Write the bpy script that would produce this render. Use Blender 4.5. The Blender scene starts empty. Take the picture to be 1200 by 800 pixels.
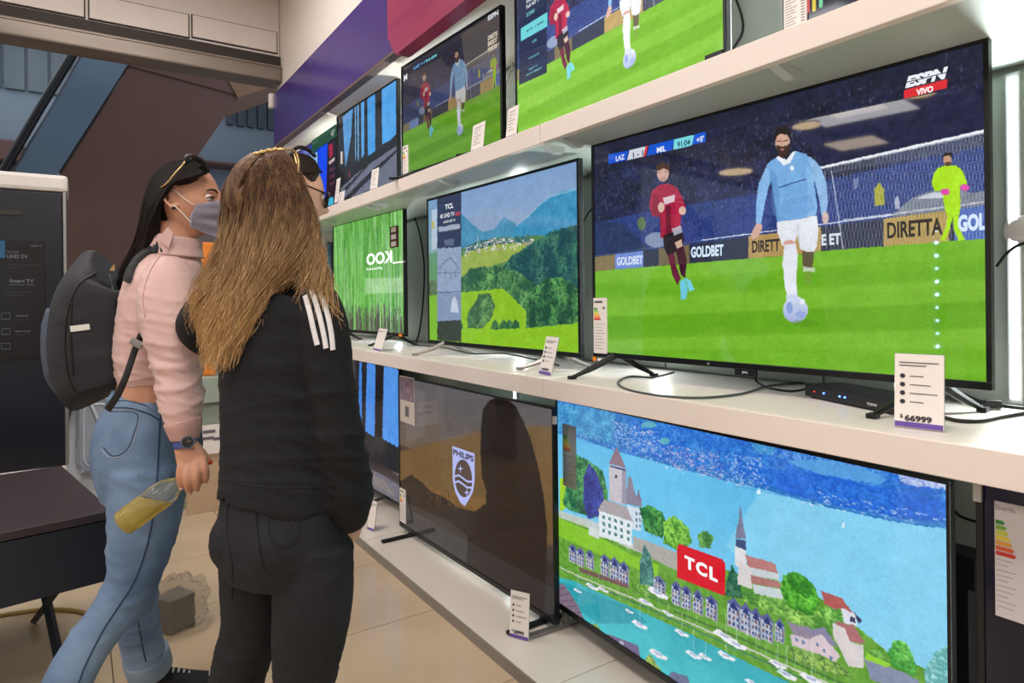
import bpy, bmesh, math, random
import numpy as np
from mathutils import Vector, Matrix, noise as mn
from mathutils.bvhtree import BVHTree

# ------------------------------------------------------------------ camera
SC = bpy.context.scene
COL = SC.collection
F = 766.0; YAW = math.atan(510 / 766.0); CH = 1.30; ROLL = 0.0105; VH = 351.6
ca, sa = math.cos(YAW), math.sin(YAW)
cam_d = bpy.data.cameras.new('camera'); cam = bpy.data.objects.new('camera', cam_d); COL.objects.link(cam)
cam_d.sensor_width = 36; cam_d.lens = F / 1200 * 36; cam_d.shift_y = -(400 - VH) / 1200
cam_d.clip_start = 0.02; cam_d.clip_end = 100
cam.matrix_world = Matrix.Translation((0, 0, CH)) @ Matrix.Rotation(-YAW, 4, 'Z') @ Matrix.Rotation(math.pi / 2, 4, 'X') @ Matrix.Rotation(-math.atan(ROLL), 4, 'Z')
SC.camera = cam
SC.view_settings.view_transform = 'Standard'; SC.view_settings.look = 'None'
SC.view_settings.gamma = 1; SC.view_settings.use_curve_mapping = False
SC.view_settings.exposure = 0.0

# ------------------------------------------------------------------ world
wd = bpy.data.worlds.new('world'); SC.world = wd; wd.use_nodes = True
wd.node_tree.nodes['Background'].inputs[0].default_value = (0.80, 0.88, 1.0, 1)
wd.node_tree.nodes['Background'].inputs[1].default_value = 0.9

# ------------------------------------------------------------------ lamps of the shop ceiling and the mall hall
def area(name, loc, rot, sx, sy, power, col=(1, 1, 1)):
    l = bpy.data.lights.new(name, 'AREA'); l.shape = 'RECTANGLE'; l.size = sx; l.size_y = sy; l.energy = power; l.color = col
    o = bpy.data.objects.new(name, l); COL.objects.link(o); o.location = loc; o.rotation_euler = rot
    return o
CEIL = 3.60
for lx in (-5.2, -2.6, 0.1):
    for ly in (-2.6, 0.4, 3.3):
        area('ceiling_lamp', (lx, ly, CEIL - 0.06), (0, 0, 0), 1.1, 1.1, 38, (1.0, 0.975, 0.955))
area('hall_daylight', (-3.0, 10.2, 5.6), (0, 0, 0), 9, 5, 150, (0.86, 0.93, 1.0))

# ------------------------------------------------------------------ projection helpers: photo pixel -> point
NK = math.sqrt(1 + ROLL * ROLL)
def ray(u, v):
    du, dv = u - 600, v - VH
    l = (du - ROLL * dv) / NK / F; d = (du * ROLL + dv) / NK / F
    return Vector((l * ca + sa, -l * sa + ca, -d))
EYE = Vector((0, 0, CH))
def P(u, v, D): return EYE + ray(u, v) * D
def onX(u, v, X):
    r = ray(u, v); return EYE + r * (X / r.x)
def onY(u, v, Y):
    r = ray(u, v); return EYE + r * (Y / r.y)
def onZ(u, v, Z):
    r = ray(u, v); return EYE + r * ((Z - CH) / r.z)
CR = Vector((ca, -sa, 0)); CF = Vector((sa, ca, 0)); UP = Vector((0, 0, 1))   # right and forward of the viewer

# ------------------------------------------------------------------ materials
def lin(c):
    return tuple(((x / 255) / 12.92 if x / 255 <= 0.04045 else ((x / 255 + 0.055) / 1.055) ** 2.4) for x in c)
MATS = {}
def mat(name, rgb, rough=0.5, metal=0.0, var=0.0, vscale=8.0, bump=0.0, bscale=60.0, rgb2=None, spec=0.5, emit=None, estr=1.0,
        trans=0.0, ior=1.45, coat=0.0, stretch=None, alpha=1.0, sheen=0.0, detail=4):
    if name in MATS: return MATS[name]
    m = bpy.data.materials.new(name); m.use_nodes = True; nt = m.node_tree; b = nt.nodes['Principled BSDF']
    base = (*lin(rgb), 1)
    b.inputs['Base Color'].default_value = base; b.inputs['Roughness'].default_value = rough; b.inputs['Metallic'].default_value = metal
    b.inputs['Specular IOR Level'].default_value = spec; b.inputs['IOR'].default_value = ior
    b.inputs['Transmission Weight'].default_value = trans; b.inputs['Coat Weight'].default_value = coat; b.inputs['Alpha'].default_value = alpha
    b.inputs['Sheen Weight'].default_value = sheen
    tc = nt.nodes.new('ShaderNodeTexCoord'); mp = nt.nodes.new('ShaderNodeMapping'); nt.links.new(tc.outputs['Object'], mp.inputs['Vector'])
    if stretch: mp.inputs['Scale'].default_value = stretch
    n = nt.nodes.new('ShaderNodeTexNoise'); n.inputs['Scale'].default_value = vscale; n.inputs['Detail'].default_value = detail
    nt.links.new(mp.outputs[0], n.inputs['Vector'])
    r = nt.nodes.new('ShaderNodeValToRGB'); r.color_ramp.elements[0].position = 0.3; r.color_ramp.elements[1].position = 0.7
    c2 = (*lin(rgb2), 1) if rgb2 else tuple(min(1, x * (1 + var)) for x in base[:3]) + (1,)
    c1 = base if rgb2 else tuple(x * (1 - var) for x in base[:3]) + (1,)
    r.color_ramp.elements[0].color = c1; r.color_ramp.elements[1].color = c2
    nt.links.new(n.outputs[0], r.inputs[0]); nt.links.new(r.outputs[0], b.inputs['Base Color'])
    if bump:
        n2 = nt.nodes.new('ShaderNodeTexNoise'); n2.inputs['Scale'].default_value = bscale; n2.inputs['Detail'].default_value = 6
        nt.links.new(mp.outputs[0], n2.inputs['Vector'])
        bp = nt.nodes.new('ShaderNodeBump'); bp.inputs['Strength'].default_value = min(1, bump); bp.inputs['Distance'].default_value = 0.004
        nt.links.new(n2.outputs[0], bp.inputs['Height']); nt.links.new(bp.outputs[0], b.inputs['Normal'])
    if emit:
        b.inputs['Emission Color'].default_value = (*lin(emit), 1); b.inputs['Emission Strength'].default_value = estr
    MATS[name] = m
    return m
def ink(rgb, glow=0.0):
    k = 'ink_%d_%d_%d_%d' % (*rgb, int(glow * 100))
    return mat(k, rgb if not glow else (4, 4, 4), 0.5, var=0.02, emit=rgb if glow else None, estr=glow)

M_white = mat('white_laminate', (232, 224, 217), 0.32, var=0.03, vscale=3, bump=0.03, bscale=30)
M_lip = mat('shelf_edge_laminate', (234, 222, 214), 0.45, var=0.02, vscale=3, bump=0.03, bscale=40)
M_back = mat('back_panel_paint', (186, 197, 190), 0.45, var=0.03, vscale=2, bump=0.03, bscale=40)
M_tile = mat('beige_porcelain', (190, 168, 140), 0.16, rgb2=(203, 181, 152), vscale=2.2, bump=0.02, bscale=12, spec=0.5)
M_grout = mat('dark_grout', (120, 104, 86), 0.8, var=0.1)
M_wall = mat('shop_wall_paint', (222, 212, 204), 0.6, var=0.02, bump=0.04, bscale=80)
M_ceil = mat('ceiling_paint', (214, 204, 198), 0.7, var=0.02, bump=0.05, bscale=90)
M_beam = mat('shutter_steel', (128, 117, 108), 0.45, metal=0.35, var=0.15, vscale=3, bump=0.1, bscale=20, stretch=(0.4, 3, 3))
M_dark = mat('dark_slot', (52, 44, 40), 0.7, var=0.1)
M_purple = mat('purple_acrylic', (66, 50, 118), 0.22, var=0.06, vscale=2, spec=0.5)
M_bezel = mat('black_bezel_plastic', (14, 16, 19), 0.28, var=0.1, vscale=20)
M_tvback = mat('tv_back_plastic', (20, 21, 24), 0.5, var=0.1, bump=0.1, bscale=200)
M_foot = mat('black_stand_metal', (24, 25, 29), 0.4, metal=0.3, var=0.1)
M_silver = mat('silver_stand_metal', (150, 146, 142), 0.35, metal=0.7, var=0.06)
M_card = mat('white_card', (238, 231, 226), 0.5, var=0.02)
M_acryl = mat('clear_acrylic', (226, 230, 230), 0.08, trans=0.9, ior=1.45)
M_cable = mat('black_cable_rubber', (18, 18, 20), 0.5, var=0.1)
M_ledw = mat('white_led', (240, 248, 255), 0.5, emit=(236, 246, 255), estr=5.0)

# ------------------------------------------------------------------ object helpers
WM = {}
def wm(o): return WM.get(o.name, Matrix.Identity(4))
def tagp(o, label=None, cat=None, group=None, kind=None):
    if label: o['label'] = label
    if cat: o['category'] = cat
    if group: o['group'] = group
    if kind: o['kind'] = kind
    return o
def thing(name, label, cat, loc=(0, 0, 0), rz=0.0, group=None):
    o = bpy.data.objects.new(name, None); COL.objects.link(o); o.empty_display_size = 0.05
    o.location = loc; o.rotation_euler = (0, 0, rz)
    WM[o.name] = Matrix.Translation(loc) @ Matrix.Rotation(rz, 4, 'Z')
    return tagp(o, label, cat, group)
def link_mesh(name, me, m, parent=None, label=None, smooth=False):
    o = bpy.data.objects.new(name, me); COL.objects.link(o)
    if m is not None:
        for mm in (m if isinstance(m, (list, tuple)) else [m]): me.materials.append(mm)
    if smooth: me.shade_smooth()
    if parent is not None:
        o.parent = parent; WM[o.name] = wm(parent).copy()
    if label: o['label'] = label
    return o
def obj(name, bm, m, parent=None, label=None, smooth=False, world=False):
    """link bm as ONE mesh; world=True means bm is in world coordinates"""
    if world and parent is not None: bm.transform(wm(parent).inverted())
    bmesh.ops.recalc_face_normals(bm, faces=bm.faces)
    me = bpy.data.meshes.new(name); bm.to_mesh(me); bm.free()
    return link_mesh(name, me, m, parent, label, smooth)
def struct(name, bm, m):
    o = obj(name, bm, m); o['kind'] = 'structure'; return o
def solo(name, bm, m, label, cat, group=None, smooth=False, kind=None):
    """a thing that is one mesh, bm in world coordinates; origin moved to its base"""
    vs = [v.co for v in bm.verts]
    b = Vector(((min(v.x for v in vs) + max(v.x for v in vs)) / 2, (min(v.y for v in vs) + max(v.y for v in vs)) / 2, min(v.z for v in vs)))
    bm.transform(Matrix.Translation(-b))
    o = obj(name, bm, m, None, None, smooth); o.location = b; WM[o.name] = Matrix.Translation(b)
    return tagp(o, label, cat, group, kind)
def BM(): return bmesh.new()
def box(bm, x0, x1, y0, y1, z0, z1, bev=0.0, M=None, mi=0):
    t = bmesh.new() if (bev or M is not None) else bm
    vs = [t.verts.new(p) for p in ((x0, y0, z0), (x1, y0, z0), (x1, y1, z0), (x0, y1, z0), (x0, y0, z1), (x1, y0, z1), (x1, y1, z1), (x0, y1, z1))]
    for f in ((0, 3, 2, 1), (4, 5, 6, 7), (0, 1, 5, 4), (1, 2, 6, 5), (2, 3, 7, 6), (3, 0, 4, 7)):
        fc = t.faces.new([vs[i] for i in f]); fc.material_index = mi
    if t is not bm:
        if bev: bmesh.ops.bevel(t, geom=t.edges[:] + t.verts[:], offset=bev, segments=2, affect='EDGES', profile=0.6)
        if M is not None: t.transform(M)
        for f in t.faces: f.material_index = mi
        me = bpy.data.meshes.new('tmp'); t.to_mesh(me); t.free(); bm.from_mesh(me); bpy.data.meshes.remove(me)
    return bm
def prism(bm, pts, d, mi=0):
    """polygon pts (3D) extruded by vector d"""
    d = Vector(d); a = [bm.verts.new(Vector(p)) for p in pts]; b = [bm.verts.new(Vector(p) + d) for p in pts]
    n = len(pts); fs = [bm.faces.new(a), bm.faces.new(b[::-1])]
    for i in range(n): fs.append(bm.faces.new((a[i], b[i], b[(i + 1) % n], a[(i + 1) % n])))
    for f in fs: f.material_index = mi
    return bm
def catmull(pts, per=6):
    pts = [tuple(p) for p in pts]; out = []
    n = len(pts)
    for i in range(n - 1):
        p0 = np.array(pts[max(i - 1, 0)]); p1 = np.array(pts[i]); p2 = np.array(pts[i + 1]); p3 = np.array(pts[min(i + 2, n - 1)])
        for k in range(per):
            t = k / per
            out.append(0.5 * ((2 * p1) + (-p0 + p2) * t + (2 * p0 - 5 * p1 + 4 * p2 - p3) * t * t + (-p0 + 3 * p1 - 3 * p2 + p3) * t ** 3))
    out.append(np.array(pts[-1]))
    return out
def tube(bm, pts, r, seg=8, per=5, cap=True, mi=0):
    """pts of Vectors, r number or list"""
    rr = r if isinstance(r, (list, tuple)) else [r] * len(pts)
    data = catmull([(p[0], p[1], p[2], q) for p, q in zip(pts, rr)], per) if per > 1 else [np.array((p[0], p[1], p[2], q)) for p, q in zip(pts, rr)]
    loft(bm, [(Vector(d[:3]), d[3], d[3]) for d in data], seg, cap=cap, mi=mi, per=1)
    return bm
def loft(bm, rings, seg=16, hint=None, cap=True, mi=0, per=5, sq=2.0):
    """rings of (centre, ra along hint side, rb); elliptical sections along a smooth path"""
    if per > 1:
        rr = catmull([(r[0][0], r[0][1], r[0][2], r[1], r[2]) for r in rings], per)
        rings = [(Vector(x[:3]), max(x[3], 1e-4), max(x[4], 1e-4)) for x in rr]
    n = len(rings); prev = None; side = None
    for i, (c, ra, rb) in enumerate(rings):
        c = Vector(c)
        t = (Vector(rings[min(i + 1, n - 1)][0]) - Vector(rings[max(i - 1, 0)][0]))
        if t.length < 1e-7: t = Vector((0, 0, 1))
        t.normalize()
        if hint is not None: s = Vector(hint) - t * t.dot(Vector(hint))
        elif side is None:
            h0 = Vector((0, 0, 1)) if abs(t.z) < 0.8 else Vector((1, 0, 0)); s = h0.cross(t)
        else: s = side - t * t.dot(side)
        if s.length < 1e-5: s = side or Vector((1, 0, 0))
        s.normalize(); side = s; w = t.cross(s)
        cur = []
        for k in range(seg):
            a = 2 * math.pi * k / seg; x, y = math.cos(a), math.sin(a)
            if sq != 2.0:
                x = math.copysign(abs(x) ** (2 / sq), x); y = math.copysign(abs(y) ** (2 / sq), y)
            cur.append(bm.verts.new(c + s * (ra * x) + w * (rb * y)))
        if prev:
            for k in range(seg):
                f = bm.faces.new((prev[k], prev[(k + 1) % seg], cur[(k + 1) % seg], cur[k])); f.material_index = mi
        elif cap: bm.faces.new(cur[::-1]).material_index = mi
        prev = cur
    if cap: bm.faces.new(prev).material_index = mi
    return bm
def ball(bm, c, r, seg=16, M=None, mi=0, rings=10):
    """ellipsoid; r scalar or 3-tuple"""
    r = (r, r, r) if not isinstance(r, (tuple, list)) else r
    t = Matrix.Translation(Vector(c)) @ (M or Matrix.Identity(4)) @ Matrix.Diagonal((*r, 1))
    res = bmesh.ops.create_uvsphere(bm, u_segments=seg, v_segments=rings, radius=1, matrix=t)
    for v in res['verts']:
        for f in v.link_faces: f.material_index = mi
    return bm
def text_mesh(body, size=1.0, bold=0.0, shear=0.0, spacing=1.0):
    """width-1 normalised text mesh; returns (mesh, w, h) laid in the xz plane facing -y"""
    cu = bpy.data.curves.new('lettering', 'FONT'); cu.body = body; cu.size = size; cu.offset = bold; cu.shear = shear; cu.space_character = spacing
    cu.resolution_u = 3
    to = bpy.data.objects.new('tmp_text', cu); COL.objects.link(to)
    dg = bpy.context.evaluated_depsgraph_get(); dg.update()
    me = bpy.data.meshes.new_from_object(to.evaluated_get(dg)); bpy.data.objects.remove(to); bpy.data.curves.remove(cu)
    co = np.array([v.co[:] for v in me.vertices]) if len(me.vertices) else np.zeros((1, 3))
    mn_, mx = co.min(0), co.max(0)
    return me, mn_, mx
def text_fit(body, x0, z0, w, hgt, y, parent, m, bold=0.02, shear=0.0, name='lettering', label=None, flip=False, spacing=1.0):
    """text fitted into the rectangle x0..x0+w, z0..z0+hgt of the parent's local xz plane at depth y"""
    me, a, b = text_mesh(body, 1.0, bold, shear, spacing)
    sx = w / max(b[0] - a[0], 1e-5); sz = hgt / max(b[1] - a[1], 1e-5)
    if flip:
        M = Matrix(((-sx, 0, 0, x0 + w + a[0] * sx), (0, 0, -1, y), (0, sz, 0, z0 - a[1] * sz), (0, 0, 0, 1)))
    else:
        M = Matrix(((sx, 0, 0, x0 - a[0] * sx), (0, 0, -1, y), (0, sz, 0, z0 - a[1] * sz), (0, 0, 0, 1)))
    me.transform(M)
    return link_mesh(name, me, m, parent, label)
# ================================================================== THE SETTING
XS = 1.25          # front plane of the shelves
XB = 1.78          # back panel of the display wall
YE = 4.90          # shopfront line
T = 0.61; TX0 = 0.704; TY0 = 2.485
bm = BM(); box(bm, -8, 3.2, -4, 16, -0.06, -0.006); floor = struct('floor', bm, M_grout)
bm = BM(); box(bm, 0.002, T - 0.002, 0.002, T - 0.002, -0.02, 0, bev=0.0015)
t0 = obj('tile', bm, M_tile, floor); t_me = t0.data; first = True
for i in range(-9, 1):
    for j in range(-5, 9):
        x, y = TX0 + i * T, TY0 + j * T
        if x < -0.72 * max(y, -1) - 2.3: continue
        if first: o = t0; first = False
        else:
            o = bpy.data.objects.new('tile', t_me); COL.objects.link(o); o.parent = floor
        o.location = (x, y, 0)

bm = BM(); box(bm, -8, 2.2, -4, YE, CEIL, CEIL + 0.1); struct('ceiling', bm, M_ceil)
bm = BM(); box(bm, XB, XB + 0.08, -2.0, YE + 0.1, 0, 2.44); wr = struct('wall_right', bm, M_back)
bm = BM(); box(bm, XS + 0.004, XB + 0.08, -2.0, YE + 0.1, 2.44, CEIL, bev=0.002); struct('trim_1', bm, M_wall)
# panels of the back wall (recessed joints)
for z0, z1 in ((0.05, 0.98), (1.05, 1.80), (1.87, 2.43)):
    y = -1.94
    while y < YE:
        y2 = min(y + 0.60, YE + 0.08)
        bm = BM(); box(bm, XB - 0.012, XB + 0.001, y + 0.004, y2 - 0.004, z0, z1, bev=0.002); obj('panel', bm, M_back, wr); y = y2
bm = BM(); box(bm, -8.1, -8, -4, YE, 0, CEIL); struct('wall_left', bm, M_wall)
bm = BM(); box(bm, -8, 2.2, -4.1, -4, 0, CEIL); struct('wall_back', bm, M_wall)
# end cheek of the display wall by the shopfront
bm = BM(); box(bm, XS + 0.01, XB + 0.08, YE + 0.0, YE + 0.1, 0, 2.44, bev=0.002); struct('trim_2', bm, M_wall)

# bulkhead above the shopfront with its flush hatches
YB = YE + 0.02
zb0 = 3.10
bm = BM(); box(bm, -8, XS, YB, YB + 0.12, zb0, 4.6); bk = struct('wall_front', bm, M_ceil)
def hatch(pts, parent):
    q = [onY(u, v, YB) for u, v in pts]
    x0 = (q[0].x + q[3].x) / 2; x1 = (q[1].x + q[2].x) / 2; z1 = (q[0].z + q[1].z) / 2; z0 = (q[2].z + q[3].z) / 2
    bm = BM(); box(bm, x0 + .008, x1 - .008, YB - 0.016, YB + 0.01, z0 + .008, z1 - .008, bev=0.003)
    obj('hatch_panel', bm, M_ceil, parent)
    bm = BM(); box(bm, x0, x1, YB - 0.002, YB + 0.01, z0, z1); obj('hatch_gap', bm, M_dark, parent)
hatch([(224, 17), (328, 38), (322, 63), (224, 45)], bk)
hatch([(103, -8), (222, 17), (222, 45), (103, 24)], bk)
hatch([(-25, -34), (100, -8), (100, 24), (-25, -3)], bk)
# roller shutter box: steel beam with a dark slot over it
za = onY(170, 44, YB).z; zc = onY(170, 52, YB).z; zd = onY(170, 72, YB).z
bm = BM(); box(bm, -8, XS + 0.0, YB - 0.03, YB + 0.12, zc, za + 0.03); struct('trim_3', bm, M_dark)
bm = BM(); box(bm, -8, XS + 0.0, YB - 0.07, YB + 0.14, zd, zc, bev=0.012); 
for i in range(1):
    z = zd + (zc - zd) * 0.86
    box(bm, -8, XS, YB - 0.078, YB - 0.066, z - 0.004, z + 0.004)
struct('trim_4', bm, M_beam)

# ================================================================== the hall beyond the shopfront
M_hallblue = mat('hall_blue_wall', (126, 140, 154), 0.5, var=0.05, vscale=1.2)
M_hallglass = mat('hall_dark_glazing', (84, 98, 108), 0.25, rgb2=(110, 120, 126), vscale=0.9, stretch=(2, 2, 0.3))
M_brown = mat('brown_cladding', (104, 76, 68), 0.5, var=0.05, vscale=1.5, bump=0.05, bscale=60)
M_brown2 = mat('brown_soffit', (146, 110, 84), 0.45, var=0.05, vscale=2)
M_slat = mat('grey_blue_slats', (70, 80, 88), 0.5, var=0.1, vscale=3)
M_hallfloor = mat('hall_floor_stone', (150, 138, 126), 0.3, var=0.05, vscale=2)
YH = 13.0
bm = BM(); box(bm, -14, 7, YH, YH + 0.2, 0, 8.5); hw = struct('wall_hall', bm, M_hallblue)
bm = BM(); box(bm, -14, 7, YE, 16, 7.6, 7.8); struct('ceiling_hall', bm, M_ceil)
bm = BM(); box(bm, 6.9, 7, YE, 16, 0, 7.6); struct('wall_hall_right', bm, M_hallblue)
# glazing and parapet band of the upper gallery
def rect_on_y(u0, v0, u1, v1, Y): 
    a = onY(u0, v0, Y); b = onY(u1, v1, Y); return a.x, b.x, b.z, a.z
x0, x1, z0, z1 = rect_on_y(-120, -60, 110, 118, YH)
for k in range(8):
    xa = x0 + (x1 - x0) * k / 8
    bm = BM(); box(bm, xa + .02, xa + (x1 - x0) / 8 - .02, YH - 0.06, YH + 0.02, z0, z1, bev=0.01); obj('glazing_panel', bm, M_hallglass, hw)
x0, x1, z0, z1 = rect_on_y(262, 60, 345, 157, YH)
for k in range(7):
    xa = x0 + (x1 - x0) * k / 7
    bm = BM(); box(bm, xa + .03, xa + (x1 - x0) / 7 - .03, YH - 0.1, YH + 0.02, z0, z1, bev=0.01); obj('slat_panel', bm, M_slat, hw)
x0, x1, z0, z1 = rect_on_y(-120, 158, 30, 196, YH)
bm = BM(); box(bm, x0, x1, YH - 0.5, YH, z0, z1, bev=0.03); obj('gallery_beam', bm, M_brown, hw)
x0, x1, z0, z1 = rect_on_y(150, 185, 345, 207, YH)
bm = BM(); box(bm, x0, x1, YH - 0.5, YH, z0, z1, bev=0.03); obj('gallery_beam', bm, M_brown, hw)
x0, x1, z0, z1 = rect_on_y(-120, 200, 345, 330, YH)
bm = BM(); box(bm, x0, x1, YH - 0.3, YH, z0, z1, bev=0.03); obj('wall_band', bm, mat('hall_warm_wall', (132, 118, 112), 0.6, var=0.05, vscale=1), hw)

# escalator seen from below, crossing the hall
YS = 8.2
esc = thing('escalator', 'brown-clad underside of the mall escalator rising behind the shopfront, glass balustrade on its left', 'escalator', (onY(150, 200, YS).x, YS, 0))
def py(u, v, Y=YS): return onY(u, v, Y)
low = [py(30, 262), py(-60, 420), py(40, 640), py(190, 420)]
bm = BM()
prism(bm, [py(70, 205), py(150, 80), py(200, 60), py(280, 92), py(278, 115), py(228, 188), py(170, 275), py(60, 440), py(-40, 590), py(-70, 420)], (0, 1.15, 0))
obj('side_cladding', bm, M_brown, esc, world=True)
bm = BM(); prism(bm, [p + Vector((0, -.03, 0)) for p in (py(152, 78), py(180, 56), py(345, 46), py(345, 93), py(278, 112))], (0, 1.0, 0)); obj('landing_side', bm, M_brown, esc, world=True)
bm = BM(); prism(bm, [p + Vector((0, -.06, 0)) for p in (py(262, 88), py(345, 84), py(345, 93), py(278, 116))], (0, 1.0, 0)); obj('landing_soffit', bm, M_brown2, esc, world=True)
M_bal = mat('balustrade_glass', (120, 146, 170), 0.15, trans=0.35, var=0.05, vscale=2)
pts = [(70, 204), (148, 82), (160, 40), (92, 40), (-10, 206), (-40, 240), (-160, 440), (-80, 440)]
bm = BM(); prism(bm, [py(u, v, YS - .03) for u, v in [(66, 206), (147, 80), (168, 40), (112, 40), (14, 206), (-120, 420), (-70, 420)]], (0, 0.02, 0))
obj('balustrade_glass', bm, M_bal, esc, world=True)
bm = BM(); tube(bm, [py(-120, 405), py(4, 200), py(45, 130), py(90, 56), (py(110, 20))], 0.042, 8, 3); obj('handrail', bm, mat('handrail_rubber', (22, 22, 26), 0.4, var=0.1), esc, world=True, smooth=True)
bm = BM(); tube(bm, [py(-100, 405), py(17, 200), py(60, 130), py(101, 58), (py(118, 30))], 0.02, 8, 3); obj('handrail_channel', bm, mat('rail_steel', (90, 92, 100), 0.3, metal=0.7, var=0.05), esc, world=True, smooth=True)
bm = BM(); tube(bm, [py(70, 203), py(110, 141), py(149, 79), py(166, 72)], 0.014, 6, 3); obj('edge_profile', bm, M_dark, esc, world=True)

# ================================================================== THE DISPLAY WALL FURNITURE
segs = [(-1.9, 0.10), (0.104, 1.70), (1.704, 3.30), (3.304, YE)]
where = ['nearest the camera, right of the frame', 'under the large football television', 'under the mountain landscape television', 'at the far end by the shopfront']
whereu = ['over the camera, right of the frame', 'above the large football television', 'above the mountain landscape television', 'at the far end by the shopfront']
M_bracket = mat('bracket_white_steel', (205, 210, 206), 0.35, metal=0.1, var=0.03)
def shelf(name, z0, z1, k, label):
    y0, y1 = segs[k]
    t = thing(name, label, 'shelf', (XB - 0.02, (y0 + y1) / 2, z0), 0, 'white television shelves')
    bm = BM(); box(bm, XS, XB - 0.013, y0, y1, z1 - 0.020, z1, bev=0.0015); obj('shelf_top', bm, M_white, t, world=True)
    bm = BM(); box(bm, XS - 0.002, XS + 0.022, y0, y1, z0, z1 + 0.001, bev=0.002); obj('front_edge', bm, M_lip, t, world=True)
    bm = BM(); box(bm, XS + 0.022, XB - 0.013, y0, y1, z0 + 0.012, z0 + 0.03, bev=0.001); obj('underside_panel', bm, M_back, t, world=True)
    yy = [y0 + 0.05, (y0 + y1) / 2 - .02, y1 - 0.05]
    for y in yy:
        bm = BM(); prism(bm, [(XS + 0.024, y - .012, z0 + .012), (XS + .13, y - .012, z0 + .012), (XS + .125, y - .012, z0 - 0.010), (XS + .10, y - .012, z0 - 0.012)], (0, 0.024, 0))
        obj('bracket', bm, M_bracket, t, world=True)
    return t
for k in range(4):
    shelf('shelf_board', 0.985, 1.045, k, 'white middle-row shelf section ' + where[k])
    shelf('shelf_board', 1.805, 1.865, k, 'white upper shelf section ' + whereu[k])
M_plat = mat('platform_laminate', (226, 216, 205), 0.3, rgb2=(214, 203, 192), vscale=1.5, bump=0.04, bscale=20)
M_platedge = mat('platform_edge_metal', (150, 144, 138), 0.4, metal=0.4, var=0.06)
for k in range(4):
    y0, y1 = segs[k]
    t = thing('display_platform', 'low white floor platform section ' + ['nearest the camera, right of the frame', 'under the lake village television', 'under the dark sunset television', 'at the far end by the shopfront'][k], 'platform', (1.5, (y0 + y1) / 2, 0), 0, 'low white platforms')
    bm = BM(); box(bm, XS - 0.004, XB - 0.013, y0, y1 , 0.0, 0.045, bev=0.002); obj('platform_top', bm, M_plat, t, world=True)
    bm = BM(); box(bm, XS - 0.010, XS - 0.003, y0, y1, 0.0, 0.043, bev=0.001); obj('edge_strip', bm, M_platedge, t, world=True)

# purple fascia sign with its raised magenta logo block
sg = thing('sign_fascia', 'long glossy purple fascia panel along the top of the display wall', 'sign', (XS, 2.0, 2.44))
bm = BM(); box(bm, XS - 0.035, XS + 0.004, -1.9, YE + 0.06, 2.445, 2.825, bev=0.004); obj('fascia_panel', bm, M_purple, sg, world=True)
bm = BM(); box(bm, XS - 0.038, XS + 0.006, -1.9, YE + 0.06, 2.432, 2.445); obj('lower_trim', bm, mat('brown_trim', (104, 84, 74), 0.5, var=0.05), sg, world=True)
bm = BM()
rp = []
for cy, cz, a0 in ((.85, .14, 0), (-.85, .14, 90), (-.85, -.10, 180), (.85, -.10, 270)):
    for i in range(7): a = math.radians(a0 + 15 * i); rp.append((-.065, cy + .10 * math.cos(a), cz + .10 * math.sin(a)))
prism(bm, rp, (.065, 0, 0)); bmesh.ops.bevel(bm, geom=[e for e in bm.edges if all(abs(v.co.x + .065) < 1e-5 for v in e.verts)], offset=.018, segments=3, affect='EDGES')
bm.transform(Matrix.Translation((XS - 0.036, onX(452, 20, XS - .1).y - 0.97, onX(452, 20, XS - .1).z - 0.0)))
obj('logo_block', bm, mat('magenta_acrylic', (142, 48, 92), 0.2, rgb2=(160, 62, 96), vscale=4, stretch=(1, 0.3, 6)), sg, 'glossy magenta block', smooth=False, world=True)
# small white sensor at the end of the sign
c = onX(328, 112, XS - 0.02)
bm = BM(); box(bm, XS - 0.06, XS - 0.02, YE + 0.07, YE + 0.125, c.z - 0.055, c.z + 0.055, bev=0.014)
solo('door_sensor', bm, mat('sensor_plastic', (226, 214, 206), 0.4, var=0.02), 'small white plastic sensor at the far end of the purple fascia', 'sensor', smooth=True)

# vertical led strips on the back panel behind the televisions
for i, (y, z0, z1, d) in enumerate([(onX(1187, 300, XB - .03).y, 1.055, 1.80, 'right of the large football television'), (1.66, 1.10, 1.78, 'left of the large football television'),
                     (2.55, 1.10, 1.78, 'behind the mountain landscape television'), (3.95, 1.10, 1.78, 'behind the green grass television'),
                     (1.05, 1.93, 2.4, 'left of the dark top-row television'), (2.95, 1.93, 2.4, 'behind the forest path television'), (4.2, 1.93, 2.4, 'behind the bright blue television, added to brighten the soffit'),  # last one here is an unseen extra strip, added to brighten the soffit
                     (2.62, 0.12, 0.93, 'behind the dark dusk television'), (0.10, 0.12, 0.93, 'behind the switched-off television, added to brighten the low back panel')]):  # last one is a hidden extra strip, added to brighten the low back panel
    t = thing('light_strip', 'white led strip on the back panel ' + d, 'light', (XB - .02, y, z0), 0, 'led strips on the back panel')
    bm = BM(); box(bm, XB - 0.024, XB - 0.012, y - 0.014, y + 0.014, z0, z1, bev=0.001); obj('channel', bm, M_bracket, t, world=True)
    bm = BM(); box(bm, XB - 0.028, XB - 0.023, y - 0.008, y + 0.008, z0 + 0.01, z1 - 0.01); obj('diffuser', bm, M_ledw, t, world=True)
    la = area('strip_lamp', (XB - .035, y, (z0 + z1) / 2), (0, 0, 0), z1 - z0 - .04, 0.03, 3.6 if z0 < 1.9 else 8.0, (0.90, 1.0, 0.97))
    la.rotation_euler = (0, math.radians(90), 0)

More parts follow.
